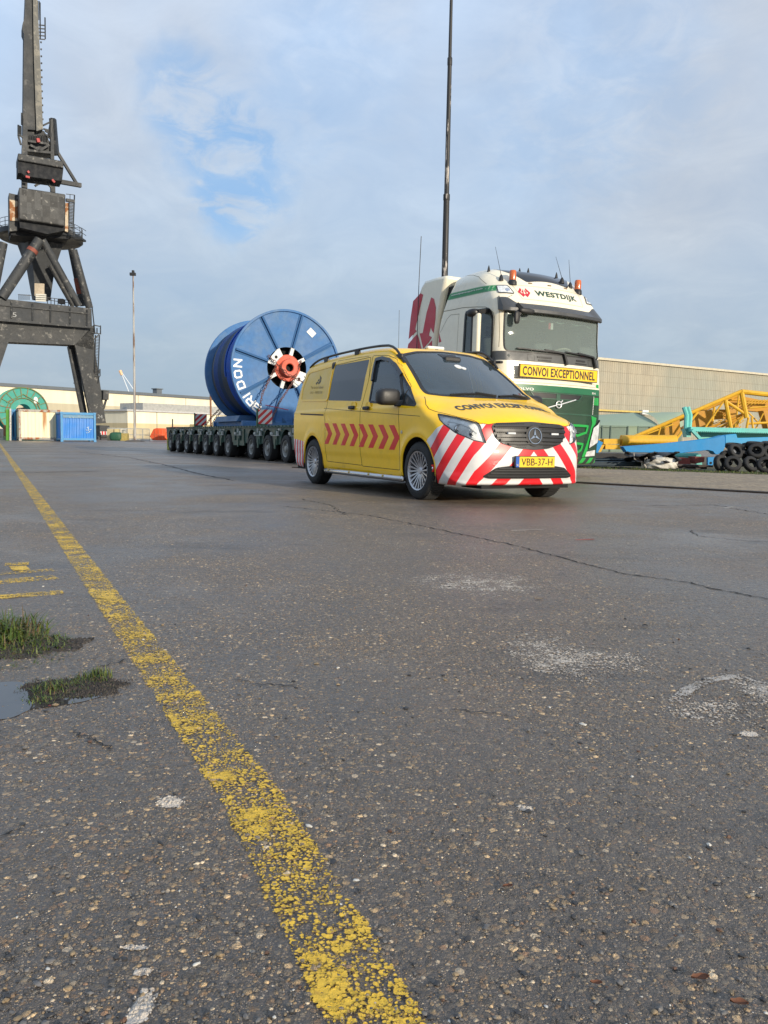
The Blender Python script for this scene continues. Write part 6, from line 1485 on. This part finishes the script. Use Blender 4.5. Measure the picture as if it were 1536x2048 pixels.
M_TALL = mat('mast_black_flaking', (.022, .022, .023), .55, var=.3, vs=2, col2=(.46, .42, .38), c2s=1.9, c2t=(.575, .60), streak=True)
Yt = 46; pb = at(881.5, 884, Yt)*[1, 1, 0]; TMs = thing('tall_mast', 'very tall black mast with flaking paint rising behind the truck', 'mast', tuple(pb)); zz = lambda y: at(890, y, Yt)[2]
mb = MB(); mb.tube([(0, 0, 0), (0, 0, zz(391))], [.21, .165], 14); mb.tube([(0, 0, zz(391)), (0, 0, zz(118))], [.140, .115], 14); mb.tube([(0, 0, zz(118)), (0, 0, zz(-260))], [.095, .06], 14); mb.build('pole', M_TALL, TMs)
mb = MB(); mb.lathe([(.14, 0), (.185, -.05), (.185, -.35), (.16, -.4)], (0, 0, zz(391)+.1), (0, 0, 1), 14); mb.lathe([(.10, 0), (.135, -.05), (.135, -.4), (.12, -.45)], (0, 0, zz(118)+.1), (0, 0, 1), 14); mb.build('collar', M_TALL, TMs)
mb = MB(); mb.tube([at(422, 870, 60)*[1, 1, 0], at(421, 784, 60)], .07, 8); tag(mb.build('brown_post', mat('rust_brown', (.25, .12, .06), .8)), 'slim rusty brown post left of the blue drum', 'post')
# ------------------------------------------------------------------ right side
G1 = at(1208, 716, 110); G2 = at(1536, 749, 130); dG = nrm((G2-G1)[:2]); Hg = G1[2]
def corr_mat(name, c1, c2, c3):
    m = bpy.data.materials.new(name); m.use_nodes = True; t = NT(m.node_tree); MATS[name] = m
    co = t.n('TexCoord').outputs['Object']; s_ = t.n('SeparateXYZ', {0: co}); x, z = s_.outputs[0], s_.outputs[2]
    wv = t.m('SINE', t.m('MULTIPLY', x, 2*math.pi/.42)); k = t.ss(wv, -1, 1, .86, 1.06)
    cell = t.n('CombineXYZ', {0: t.m('FLOOR', t.m('DIVIDE', x, .84)), 1: t.m('FLOOR', t.m('DIVIDE', z, 1.45))}).outputs[0]
    rn = t.n('TexWhiteNoise', {0: cell}, noise_dimensions='3D').outputs[0]
    c = t.mix(rn, c1, c2); c = t.mix(t.ss(t.noise(co, .07, 4, .6).outputs[0], .4, .65), c, c3)
    sm = t.m('LESS_THAN', t.m('FRACT', t.m('DIVIDE', z, 1.45)), .05); c = t.mix(t.m('MULTIPLY', sm, .5), c, (.20, .17, .12))
    k2 = t.ss(t.noise(t.n('Mapping', {0: co, 3: (1, 1, .1)}).outputs[0], 1.3, 5, .7).outputs[0], .3, .7, .88, 1.06); k = t.m('MULTIPLY', k, k2)
    c = t.mix(1.0, c, t.n('CombineColor', {0: k, 1: k, 2: k}).outputs[0], 'MULTIPLY')
    bp = t.n('Bump', {'Height': wv, 'Distance': .04, 'Strength': .7}).outputs[0]
    p = t.n('BsdfPrincipled', {'Base Color': c, 'Roughness': .75, 'Normal': bp}); t.t.links.new(p.outputs[0], t.n('OutputMaterial').inputs[0]); return m
BG, Lb = wall_thing('corrugated_hall', G1[:2]-dG*10, G2[:2]+dG*60, Hg-.3, 30, corr_mat('corrugated_beige', (.37, .33, .25), (.42, .375, .28), (.32, .32, .26)), 'huge beige corrugated hall filling the right background', mat('gutter_beige', (.55, .50, .38), .6), .3)
mb = MB(); zp = .7+(884-822)*110/1605; mb.box(8, 24, -.5, -.3, zp-.1, zp+.12); mb.build('wall_pipe', mat('pipe_yellow', (.55, .42, .12), .6), BG)
mb = MB(); mb.box(17.5, 18.8, -.6, -.2, zp-.3, zp+.3); mb.build('wall_box', M_WHT, BG)
# green rounded shed
GS = thing('green_shed', 'pale green rounded roof shed between the truck and the beige hall', 'shed', (0, 0, 0))
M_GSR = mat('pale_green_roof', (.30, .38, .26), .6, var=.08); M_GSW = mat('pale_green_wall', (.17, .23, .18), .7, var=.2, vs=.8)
Yg = 58; n = 10; V = []
front = lambda px, py: at(px, py, Yg)
for i, px in enumerate(np.linspace(1150, 1318, 12)):
    for k in range(n+1):
        s_ = k/n; ph = s_*math.pi/2; e0 = front(px, 854.5+(px-1195)*-.012); zt_ = at(px, 833-(px-1195)*.055, Yg+6)[2]
        V.append((e0[0]+0*s_, Yg+6*math.sin(ph*.98)*s_**.2*1.0, e0[2]+(zt_-e0[2])*math.sin(ph)**.9))
F = [(i*(n+1)+k, (i+1)*(n+1)+k, (i+1)*(n+1)+k+1, i*(n+1)+k+1) for i in range(11) for k in range(n)]
o0_ = len(V); eL = front(1318, 853); zt_ = at(1372, 824, Yg+6)[2]
for i in range(13):
    a = i/12
    for k in range(n+1):
        ph = k/n*math.pi/2; bx = eL[0]+a*3.2; top = np.array([at(1318, 830, Yg)[0]*(1-a)+at(1376, 824, Yg+6)[0]*a, Yg+6, at(1318, 826, Yg+6)[2]*(1-a)+zt_*a])
        base = np.array([eL[0]+3.2*math.sin(a*math.pi/2), Yg+5.5*(1-math.cos(a*math.pi/2)), eL[2]]); q = base+(top-base)*(1-math.cos(ph))**.9; q[2] = base[2]+(top[2]-base[2])*math.sin(ph)**.9; V.append(q)
F += [(o0_+i*(n+1)+k, o0_+(i+1)*(n+1)+k, o0_+(i+1)*(n+1)+k+1, o0_+i*(n+1)+k+1) for i in range(12) for k in range(n)]
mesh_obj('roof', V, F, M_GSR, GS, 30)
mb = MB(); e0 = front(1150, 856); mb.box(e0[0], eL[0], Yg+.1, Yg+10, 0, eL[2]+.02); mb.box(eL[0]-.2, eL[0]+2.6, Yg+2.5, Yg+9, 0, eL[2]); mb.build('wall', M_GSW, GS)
mb = MB()
for px in (1205, 1222, 1256, 1276, 1300): q = front(px, 870); mb.box(q[0]-.04, q[0]+.04, Yg+.02, Yg+.1, 0, eL[2])
mb.build('panel_joint', mat('joint_green', (.12, .17, .14), .7), GS); mb = MB(); q0_, q1_ = front(1256, 870), front(1276, 870); mb.box(q0_[0], q1_[0], Yg+.05, Yg+.1, 0, eL[2]); mb.build('light_panel', mat('pale_panel', (.26, .33, .22), .7), GS)
# yellow crane parts lying in the yard
YB = thing('lattice_boom', 'yellow lattice crane boom section lying in the grass beyond the blue beam', 'crane part', (0, 0, 0))
M_YB = mat('boom_yellow', (.72, .40, .02), .5, var=.2, vs=2, col2=(.30, .13, .03), c2s=3, c2t=(.62, .72)); M_YD = mat('boom_ochre', (.55, .26, .015), .6, var=.25)
def yb(mb, a, b, w_, Y, Y2=None, tube=True):
    p, q = at(*a, Y), at(*b, Y if Y2 is None else Y2)
    mb.tube([p, q], w_/2, 8) if tube else mb.bar(p, q, w_, w_)
def z6(a, b): return 1140+a/3.879, 690+b/3.879
Yf = 26
mb = MB(); yb(mb, z6(500, 712), z6(1330, 358), .12, Yf); yb(mb, z6(1330, 362), z6(1600, 392), .16, Yf); mb.build('top_chord', M_YB, YB)
mb = MB(); yb(mb, z6(520, 722), z6(1300, 395), .10, Yf+1.6); yb(mb, z6(1040, 660), z6(1345, 535), .09, Yf+.2); yb(mb, z6(1060, 690), z6(1350, 545), .09, Yf+.8); yb(mb, z6(1250, 425), z6(1600, 440), .08, Yf+1.5); mb.build('back_chord', M_YD, YB)
mb = MB()
for a, b, w_, dy in (((700, 640), (680, 720), .06, 0), ((600, 690), (800, 615), .05, .8), ((820, 735), (990, 520), .09, 0), ((990, 520), (905, 640), .05, .6), ((1050, 640), (1190, 440), .06, 0), ((1205, 425), (1250, 650), .13, 0), ((1200, 430), (1350, 530), .10, 0), ((1255, 650), (1340, 560), .10, .4), ((1330, 365), (1370, 565), .16, 0), ((1310, 380), (1290, 590), .06, 1.2), ((1120, 480), (1100, 640), .08, 1.0), ((1390, 490), (1600, 470), .05, 1), ((1380, 610), (1600, 600), .08, .5), ((1410, 560), (1420, 650), .07, 0), ((1385, 560), (1370, 650), .08, 0), ((1440, 650), (1500, 530), .05, .8), ((1380, 520), (1460, 600), .05, 1)):
    mb = MB(); yb(mb, z6(*a), z6(*b), w_, Yf+dy); mb.build('lattice_brace', M_YB, YB)
mb = MB(); r = random.Random(5)
for k in range(26):
    a = z6(r.uniform(1060, 1330), r.uniform(560, 640)); b = (a[0]+r.uniform(-14, 14), a[1]+r.uniform(-8, 8)); yb(mb, a, b, .03, Yf+r.uniform(.3, 2))
for k in range(10): a = z6(1290+k*28, 470-k*2); yb(mb, a, (a[0]+14, a[1]-9), .03, Yf+1.2)
tag(mb.build('hose_tangle', M_YB, YB), kind='stuff')
for P, dy, th in (([(985, 515), (1090, 505), (1100, 660), (1010, 660)], .9, .3), ([(790, 600), (850, 580), (860, 700), (800, 735)], .9, .3), ([(1225, 420), (1345, 400), (1600, 450), (1600, 530), (1380, 510), (1250, 470)], 1.8, .3), ([(1500, 510), (1600, 500), (1600, 660), (1540, 660)], 1.0, .4), ([(1240, 480), (1300, 500), (1310, 640), (1235, 640)], 1.6, .3), ([(1100, 500), (1230, 500), (1240, 570), (1110, 580)], 2.2, .3), ([(880, 640), (1000, 560), (1000, 650), (900, 700)], 2.2, .3), ([(600, 700), (790, 620), (800, 720), (620, 722)], 2.4, .3)):
    mb = MB(); mb.prism([at(*z6(*q), Yf+dy) for q in P], (0, th, 0)); mb.build('web_plate', M_YD, YB)
mb = MB(); mb.tube([at(*z6(395, 745), Yf-.6), at(*z6(820, 745), Yf-.6)], .19, 16); YT = thing('yellow_pipe', 'thick yellow pipe end lying left of the yellow lattice boom', 'pipe', (0, 0, 0)); mb.build('pipe', M_YB, YT, 40)
mb = MB()
for P in ([(215, 728), (390, 728), (390, 768), (215, 768)], [(275, 770), (420, 775), (420, 810), (275, 808)], [(215, 768), (270, 775), (240, 830), (215, 832)]): mb.prism([at(*z6(*q), Yf-.7) for q in P], (0, .8, 0))
mb.prism([at(*z6(*q), Yf-.85) for q in ((262, 728), (275, 728), (275, 770), (262, 770))], (0, .15, 0)); mb.build('box_end', M_YB, YT)
# turquoise structure
TQ = thing('turquoise_frame', 'turquoise steel frame with two bent horns above the blue beam', 'crane part', (0, 0, 0)); M_TQ = mat('turquoise_paint', (.14, .52, .46), .6, var=.2, vs=3, col2=(.35, .30, .22), c2s=4, c2t=(.66, .74))
mb = MB(); Yq = 23.6
for x in (0, 28): mb.tube([at(*z6(885+x, 482), Yq), at(*z6(905+x, 545), Yq), at(*z6(900+x*.9, 655), Yq)], .07, 8)
mb.build('bent_horn', M_TQ, TQ, 40); mb = MB(); mb.bar(at(*z6(912, 655), Yq), at(*z6(1640, 672), Yq), .5, .14)
for k in range(46): a = z6(960+k*15, 668+k*.35); mb.bar(at(a[0], a[1], Yq-.27), at(a[0], a[1]+1.6, Yq-.27), .09, .03)
mb.build('top_beam', M_TQ, TQ); mb = MB(); mb.prism([at(*z6(*q), Yq+.1) for q in ((1000, 668), (1640, 680), (1640, 730), (1010, 725))], (0, .1, 0)); mb.prism([at(*z6(*q), Yq) for q in ((895, 650), (940, 652), (940, 712), (905, 715))], (0, .3, 0)); mb.build('web_plate', mat('turquoise_light', (.20, .58, .50), .6, var=.12), TQ)
mb = MB(); mb.bar(at(*z6(945, 660), Yq-.3), at(*z6(1015, 735), Yq-.3), .12, .08); mb.bar(at(*z6(1045, 660), Yq), at(*z6(1010, 690), Yq), .08, .08); mb.tube([at(*z6(760, 858), Yq), at(*z6(990, 862), Yq)], .09, 10); mb.bar(at(*z6(990, 850), Yq-.1), at(*z6(1000, 935), Yq-.1), .16, .1); mb.build('brace', M_TQ, TQ)
# big blue beam
BBm = thing('blue_beam', 'long bright blue steel beam with a curved foot lying before the yellow boom', 'crane part', (0, 0, 0)); M_BB = mat('beam_blue', (.0, .22, .52), .5, var=.12, vs=1.5)
Yb = 22.6
mb = MB(); mb.prism([at(*z6(*q), Yb) for q in ((410, 788), (730, 765), (985, 738), (1110, 722), (1150, 712), (1190, 700), (1205, 712), (1205, 790), (1180, 835), (1140, 850), (1125, 845), (1110, 825), (1070, 815), (960, 828), (700, 858), (640, 835), (440, 832))], (0, .35, 0)); mb.build('main_beam', M_BB, BBm, bevel=.01)
mb = MB(); mb.prism([at(*z6(*q), Yb+.02) for q in ((1206, 700), (1290, 690), (1300, 722), (1640, 712), (1640, 755), (1380, 765), (1340, 775), (1206, 780))], (0, .32, 0)); mb.build('rear_beam', mat('beam_light_blue', (.02, .30, .58), .5, var=.1), BBm, bevel=.01)
mb = MB(); mb.prism([at(*z6(*q), Yb-.1) for q in ((1070, 872), (1120, 868), (1125, 905), (1095, 948), (1070, 938))], (0, .1, 0)); pl_ = mb.build('lug_plate', M_BB, BBm); mb = MB(); c = at(*z6(1092, 915), Yb-.1); mb.lathe([(0, 0), (.03, 0)], c-[0, .004, 0], (0, -1, 0), 14); mb.lathe([(.035, 0), (.035, .01), (0, .01)], c, (0, -1, 0), 14); mb.build('lug_hole', M_DARK, pl_)
mb = MB(); mb.bar(at(*z6(180, 780), Yb), at(*z6(222, 800), Yb), .35, .35); mb.build('end_block', M_BB, BBm)
# dark beams, sheet, bundle
def zR(a, b): return 1180+a/8.533, 760+b/8.533
DB = mat('dark_steel_blue', (.012, .03, .045), .5, var=.3); 
mb = MB(); mb.prism([at(*zR(*q), 21.6) for q in ((-300, 1245), (560, 1250), (660, 1255), (660, 1335), (-300, 1335))], (0, .8, 0)); tag(mb.build('dark_beam', mat('black_steel', (.008, .009, .012), .5, var=.3)), 'black steel beam on top of the lower dark blue beam', 'steel beam')
mb = MB(); mb.prism([at(*zR(*q), 21.5) for q in ((-300, 1340), (800, 1345), (800, 1375), (-300, 1375))], (0, .9, 0)); mb.prism([at(*zR(*q), 21.3) for q in ((-300, 1385), (880, 1385), (880, 1475), (-300, 1470))], (0, .9, 0)); tag(mb.build('dark_beam', DB, bevel=.02), 'long dark blue steel beam low on the grass right of the truck', 'steel beam')
mb = MB(); V = []
for i in range(25):
    for j in range(9):
        px = 640+i*36; py = 1235+j*16+math.sin(i*.25)*14+i*1.9*(j/8+.6)-max(0, i-6)*1.0; p = at(*zR(px, py), 21.0+j*.05*math.sin(i)); V.append(p+np.array([0, .25*math.sin(i*.5+j), 0]))
F = [(i*9+j, i*9+j+1, (i+1)*9+j+1, (i+1)*9+j) for i in range(24) for j in range(8)]
o = mesh_obj('black_sheet', V, F, mat('black_sheeting', (.012, .011, .011), .5, var=.4, vs=3)); sm_ = o.modifiers.new('solid', 'SOLIDIFY'); sm_.thickness = .03; tag(o, 'torn black sheeting draped over the dark beams', 'sheeting')
mb = MB(); 
for P in ([(1345, 1320), (1700, 1330), (1720, 1440), (1390, 1440)], [(1790, 1310), (1960, 1310), (1950, 1400), (1790, 1430)]): mb.prism([at(*zR(*q), 22.2) for q in P], (0, .5, 0))
tag(mb.build('red_box', mat('dull_red', (.20, .04, .03), .7, var=.4), bevel=.01), 'dull red steel box under the blue beam', 'box')
mb = MB(); mb.bar(at(*zR(1340, 1445), 21.0), at(*zR(2060, 1470), 21.0), .3, .05); mb.bar(at(*zR(1300, 1480), 21.1), at(*zR(1950, 1500), 21.1), .35, .06); tag(mb.build('steel_plate', mat('rusty_plate', (.05, .035, .03), .7, var=.4)), 'flat rusty steel plates on the grass under the blue beam', 'steel plate')
def rag(name, c, s, m, label, cat, seed):
    r_ = np.random.default_rng(seed); bm = bmesh.new(); bmesh.ops.create_icosphere(bm, subdivisions=4, radius=1); ph = r_.uniform(0, 6, (8, 3)); fr_ = r_.uniform(2, 7, (8, 3))
    for v in bm.verts:
        d = np.array(v.co); k = 1+sum(.12*abs(math.sin(fr_[i]@d+ph[i, 0])) for i in range(8))-.35; p = d*k*s; p[2] = max(p[2], -s[2]*.6); v.co = Vector(p)
    me = bpy.data.meshes.new(name); bm.to_mesh(me); bm.free(); me.materials.append(m); o = bpy.data.objects.new(name, me); COL.objects.link(o); o.location = c
    for p in me.polygons: p.use_smooth = True
    return tag(o, label, cat)
c = at(*zR(1200, 1480), 20.9); rag('white_bundle', (c[0], c[1], .14), np.array([.33, .22, .16]), mat('dirty_white_sheet', (.60, .58, .52), .8, var=.3, vs=5, col2=(.1, .1, .1), c2s=7, c2t=(.62, .66)), 'crumpled dirty white sheet bundle on the grass', 'sheeting', 3)
mb = MB(); yb(mb, zR(960, 1320), zR(1010, 1420), .05, 20.9); yb(mb, zR(940, 1330), zR(930, 1440), .04, 20.9); yb(mb, zR(745, 1240), zR(760, 1350), .03, 20.9); yb(mb, zR(760, 1350), zR(860, 1400), .03, 20.9); yb(mb, zR(920, 1440), zR(960, 1500), .06, 20.8)
tag(mb.build('scrap_metal', mat('scrap_grey', (.3, .28, .25), .5, var=.5, vs=8)), 'bent bits of scrap left of the white sheet bundle', 'scrap')
# tyre heap
def tyre_mesh():
    mb = MB(); r_ = .205; wd = .135
    pf = [(r_*.56, wd*.34), (r_*.60, wd*.5), (r_*.86, wd*.5), (r_*.96, wd*.42), (r_, wd*.3), (r_, -wd*.3), (r_*.96, -wd*.42), (r_*.86, -wd*.5), (r_*.6, -wd*.5), (r_*.56, -wd*.34), (r_*.72, -wd*.3), (r_*.86, -wd*.1), (r_*.86, wd*.1), (r_*.72, wd*.3), (r_*.56, wd*.34)]
    mb.lathe(pf, (0, 0, 0), (0, 0, 1), 28)
    for k in range(34):
        t = 2*math.pi*k/34; mb.bar((r_*math.cos(t), r_*math.sin(t), -wd*.34), (r_*math.cos(t+.05), r_*math.sin(t+.05), wd*.34), .014, .01, up=(math.cos(t), math.sin(t), 0))
    return mb.build('tyre', mat('old_tyre', (.018, .018, .019), .75, var=.5, vs=3), None, 40)
base_t = tyre_mesh()
def zQ(a, b): return 1340+a/7.837, 760+b/7.837
ty = [((790, 1300), 20.2, 78, 25, 20, 'dark tyre leaning at the left end of the heap'), ((985, 1315), 20.0, 62, -10, 0, 'front tyre second from the left end of the heap'), ((1270, 1320), 20.0, 60, 15, 0, 'front tyre with a tilted rim in the middle of the heap'), ((1500, 1330), 19.9, 66, -15, 0, 'front tyre at the right edge of the photo'),
      ((1020, 1120), 20.4, 62, 20, 8, 'upper tyre above the two left front tyres'), ((1350, 1120), 20.4, 56, -12, 0, 'upper tyre with visible treads right of centre'), ((1000, 1035), 20.7, 8, 0, 0, 'flat lying tyre on top left of the heap'), ((1330, 1010), 20.7, 6, 5, 0, 'flat lying tyre on the very top of the heap'), ((1560, 1010), 20.7, 8, -5, 0, 'flat lying tyre on top at the right edge'),
      ((1190, 1110), 20.8, 80, 30, 0, 'tyre wedged behind the two upper tyres'), ((1130, 1230), 20.5, 84, 5, 0, 'half hidden upright tyre between the two left front tyres'), ((1420, 1240), 20.5, 84, 0, 0, 'half hidden upright tyre between the two right front tyres'), ((1560, 1150), 20.4, 60, 10, 0, 'upper tyre at the right edge of the photo'), ((880, 1230), 20.7, 70, 30, 0, 'half hidden tyre behind the leaning tyre at the left end'), ((1640, 1330), 20.0, 62, 0, 0, 'tyre cut off by the right edge of the photo in the bottom row'), ((1250, 1180), 20.9, 85, -20, 0, 'tyre buried in the middle behind the upper row'), ((1480, 1120), 20.9, 80, 15, 0, 'tyre buried behind the upper tyre near the right edge')]
for i, ((a, b), Y, tx, tz, tyy, lb) in enumerate(ty):
    o = base_t if i == 0 else base_t.copy()
    if i: COL.objects.link(o)
    o.location = at(*zQ(a, b), Y); o.location.z = max(o.location.z, .06 if tx < 20 else .2); o.rotation_euler = (R(tx), R(tyy), R(tz)); tag(o, lb or 'half hidden tyre deep inside the heap', 'tyre', 'old tyres heaped at the right')
# ------------------------------------------------------------------ grass
def blades(mb, c, n, rad, h, seed, lean=.5, wd=.004, ry=None, flat=0):
    r = random.Random(seed)
    for _ in range(n):
        a = r.uniform(0, 2*math.pi); q = r.random()**.6; x = c[0]+rad*q*math.cos(a); y = c[1]+(ry or rad)*q*math.sin(a); hh = h*r.uniform(.35, 1)*(1-.4*q)
        az = r.uniform(0, 2*math.pi); l = lean*r.uniform(.2, 1.4); dx, dy = math.cos(az)*l, math.sin(az)*l; s_ = (-math.sin(az)*wd*r.uniform(.5, 1.2), math.cos(az)*wd)
        V = []; m = 4; mb.mi(r.choice((0, 0, 1, 1, 2)))
        for k in range(m+1):
            t = k/m; bx = x+dx*hh*t*t; by = y+dy*hh*t*t; bz = (c[2] if len(c) > 2 else 0)+hh*(t-.35*l*t*t)*(1-flat*.5); w_ = (1-t)**.7
            V += [(bx-s_[0]*w_, by-s_[1]*w_, bz), (bx+s_[0]*w_, by+s_[1]*w_, bz)]
        mb.add(V, [(2*k, 2*k+1, 2*k+3, 2*k+2) for k in range(m)])
GM = [mat('grass_green', (.050, .095, .014), .6, var=.3, vs=20), mat('grass_yellow_green', (.11, .14, .028), .6, var=.3, vs=20), mat('grass_dry', (.12, .085, .04), .7, var=.3, vs=20)]
MUD = mat('dark_mud', (.065, .053, .042), .7, var=.4, vs=20, bump=.004, bs=60)
c = gr(8, 1272); mb = MB(); blades(mb, c, 420, .15, .14, 1, lean=1.1, wd=.0040); blades(mb, gr(60, 1290), 420, .13, .05, 2, lean=1.5, wd=.0026); blades(mb, gr(-60, 1290), 260, .18, .12, 5, lean=.7, wd=.004)
tag(mb.build('grass_tuft', GM, None, 0), 'green grass tuft at the left edge above the puddle', 'grass tuft')
mb = MB(); blades(mb, gr(130, 1378), 420, .13, .016, 21, lean=2.2, wd=.0012); blades(mb, gr(40, 1312), 300, .16, .02, 22, lean=2.2, wd=.0014); blades(mb, gr(185, 1358), 150, .055, .042, 3, lean=.7, wd=.0018); blades(mb, gr(150, 1372), 210, .08, .028, 4, lean=1.3, wd=.0014); blades(mb, gr(105, 1380), 120, .05, .045, 6, lean=.9, wd=.002); blades(mb, gr(80, 1402), 60, .03, .025, 7, lean=1.0, wd=.0018); blades(mb, gr(205, 1350), 60, .03, .05, 12, lean=.5, wd=.0018)
tag(mb.build('weed_patch', GM, None, 0), 'low scraggly weed patch beside the puddle near the yellow line', 'weeds')
def blob_sheet(name, cpx, rx, ry, z, m, seed, label, kind='structure', ang=0):
    c = gr(*cpx); r_ = random.Random(seed); n = 60; ph = [r_.uniform(0, 6) for _ in range(6)]; V = [(c[0], c[1], z)]
    for i in range(n):
        t = 2*math.pi*i/n; k = 1+sum(.15/(j*.4+.6)*math.sin((j+2)*t+ph[j]) for j in range(6)); x, y = rx*k*math.cos(t), ry*k*math.sin(t); V.append((c[0]+x*math.cos(ang)-y*math.sin(ang), c[1]+x*math.sin(ang)+y*math.cos(ang), z-.001))
    o = mesh_obj(name, V, [(0, i+1, (i+1) % n+1) for i in range(n)], m, ang=180); return tag(o, label, None, kind=kind)
def mound(name, cpx, rx, ry, h, m, seed, label):
    c = gr(*cpx); V = []; n = 110; r_ = np.random.default_rng(seed); ph = r_.uniform(0, 6, 10)
    for i in range(n+1):
        for j in range(n+1):
            u, v = i/n*2-1, j/n*2-1; d = math.hypot(u, v); k = max(0, 1-d**2*(1+.3*math.sin(3*math.atan2(v, u)+ph[0])+.2*math.sin(7*math.atan2(v, u)+ph[1]))); zz_ = h*k*(.55+.25*math.sin(9*u+ph[2])*math.sin(8*v+ph[3])+.25*math.sin(21*u+ph[4])*math.sin(19*v+ph[5]))-.004*(k <= 0)+r_.normal(0, .0034)-.0015
            V.append((c[0]+rx*u, c[1]+ry*v, zz_))
    F = np.array([(i*(n+1)+j, (i+1)*(n+1)+j, (i+1)*(n+1)+j+1, i*(n+1)+j+1) for i in range(n) for j in range(n)]); o = mesh_obj(name, V, F, m, ang=180); return tag(o, label, None, kind='structure')
mound('mud', (15, 1294), .24, .14, .009, MUD, 1, 'dark mud under the grass tuft'); mound('mud', (150, 1375), .145, .085, .008, MUD, 2, 'dark mud under the weed patch')
WAT = bpy.data.materials.new('puddle_water'); WAT.use_nodes = True; t = NT(WAT.node_tree); 
gl_ = t.n('BsdfGlossy', {0: (1, 1, 1), 'Roughness': .015}); df = t.n('BsdfDiffuse', {0: (.035, .033, .032)}); fr_ = t.n('Fresnel', {0: 1.7}); mx = t.n('MixShader', {0: fr_.outputs[0], 1: df.outputs[0], 2: gl_.outputs[0]}); t.t.links.new(mx.outputs[0], t.n('OutputMaterial').inputs[0])
blob_sheet('puddle', (-38, 1405), .20, .21, .0018, WAT, 4, 'still puddle reflecting the sky at the left edge', ang=.3)
# grass verge on the right
mb = MB(); r = random.Random(9)
g0, g1 = gr(1160, 936)[:2], gr(1560, 950)[:2]
for k in range(900):
    t_ = r.random(); q = g0+(g1-g0)*t_+np.array([r.uniform(-.3, .5), r.uniform(-.35, .7)]); hh = r.uniform(.03, .10)*(1.5 if r.random() < .1 else 1)
    blades(mb, (q[0], q[1], .005), 5, .10, hh, k, lean=.6, wd=.008)
tag(mb.build('verge_grass', GM, None, 0), 'thin strip of rough grass along the scrap pile', 'grass', kind='stuff')
gz0 = gr(1160, 934)[:2]; gd_ = nrm(g1-g0)
poly_sheet('grass_verge', [g0-gd_*3+[-.1, -.2], g1+gd_*12+[-.1, -.35], g1+gd_*12+[24, 20], g0-gd_*3+[6, 24]], .012, mat('verge_soil', (.11, .10, .055), .9, var=.5, vs=2, bump=.02, bs=8), 'rough grassy ground under the scrap')
# loose grit, leaves and twigs near the camera
GRM = [mat('grit_grey', (.16, .15, .14), .6, var=.4, vs=90), mat('grit_tan', (.26, .19, .11), .6, var=.3, vs=90), mat('grit_white', (.55, .53, .48), .6, var=.2, vs=90), mat('grit_rust', (.12, .065, .04), .6, var=.3, vs=90), mat('grit_dark', (.04, .04, .042), .5, var=.3, vs=90)]
ico = bmesh.new(); bmesh.ops.create_icosphere(ico, subdivisions=2, radius=1); IV = np.array([v.co[:] for v in ico.verts]); IF = [tuple(v.index for v in f.verts) for f in ico.faces]; ico.free()
r_ = np.random.default_rng(11); mb = MB()
for k in range(1300):
    px = r_.uniform(-20, 1560); py = 2070-(r_.random()**1.7)*900; g = gr(px, py); s = (.0012+.0034*r_.random()**3)*(1 if py > 1500 else 1.3)
    if abs(np.cross(np.append(dirl, 0), np.append(g[:2]-ya[:2], 0))[2]) < .05 and r_.random() < .7: continue
    n_ = np.array([s*r_.uniform(.8, 1.7), s*r_.uniform(.7, 1.2), s*r_.uniform(.45, .7)]); a = r_.uniform(0, 6.3); V = IV*n_*(1+.22*r_.standard_normal((len(IV), 1)).clip(-1, 1)); ca, sa = math.cos(a), math.sin(a)
    V = np.stack([V[:, 0]*ca-V[:, 1]*sa+g[0], V[:, 0]*sa+V[:, 1]*ca+g[1], V[:, 2]-.0005+n_[2]*.6], -1); mb.mi(int(r_.choice(5, p=[.36, .26, .05, .05, .28]))).add(V, IF)
tag(mb.build('loose_grit', GRM, None, 50), 'loose grit and small pebbles scattered over the near asphalt', 'gravel', kind='stuff')
LEAF = mat('brown_leaf', (.14, .05, .02), .7, var=.4, vs=60)
for i, (px, py, s, lb) in enumerate(((1015, 1777, .008, 'small curled brown leaf right of the yellow line'), (1400, 1962, .012, 'rust coloured leaf scrap near the bottom right corner'), (1192, 1972, .008, 'dark brown leaf scrap at the bottom right of centre'), (1478, 2012, .012, 'tan leaf scrap in the bottom right corner'), (587, 1367, .009, 'small black lump on the asphalt left of centre'), (330, 1415, .006, 'tiny dark lump beside the yellow line'), (1290, 1253, .012, 'small black pebble on the asphalt right of centre'), (1078, 1199, .022, 'flat tan spall of stone on the asphalt'))):
    g = gr(px, py); V = []; n = 6
    for a in range(n+1):
        for b in range(n+1): u, v = a/n*2-1, b/n*2-1; w_ = (1-u*u)**.5*.5*(1+.2*math.sin(5*u)); V.append((g[0]+s*u, g[1]+s*v*w_, .004+s*(.25*v*v+.2*u*u*math.sin(i+u))*(1 if i < 4 else .3)+(.6*s*(1-u*u)*(1-v*v) if 3 < i < 7 else 0)))
    o = mesh_obj('leaf' if i < 4 else 'stone', V, [(a*(n+1)+b, (a+1)*(n+1)+b, (a+1)*(n+1)+b+1, a*(n+1)+b+1) for a in range(n) for b in range(n)], LEAF if i < 4 else (M_TAR if i < 7 else GRM[1]), ang=60); tag(o, lb, 'leaf' if i < 4 else 'stone')
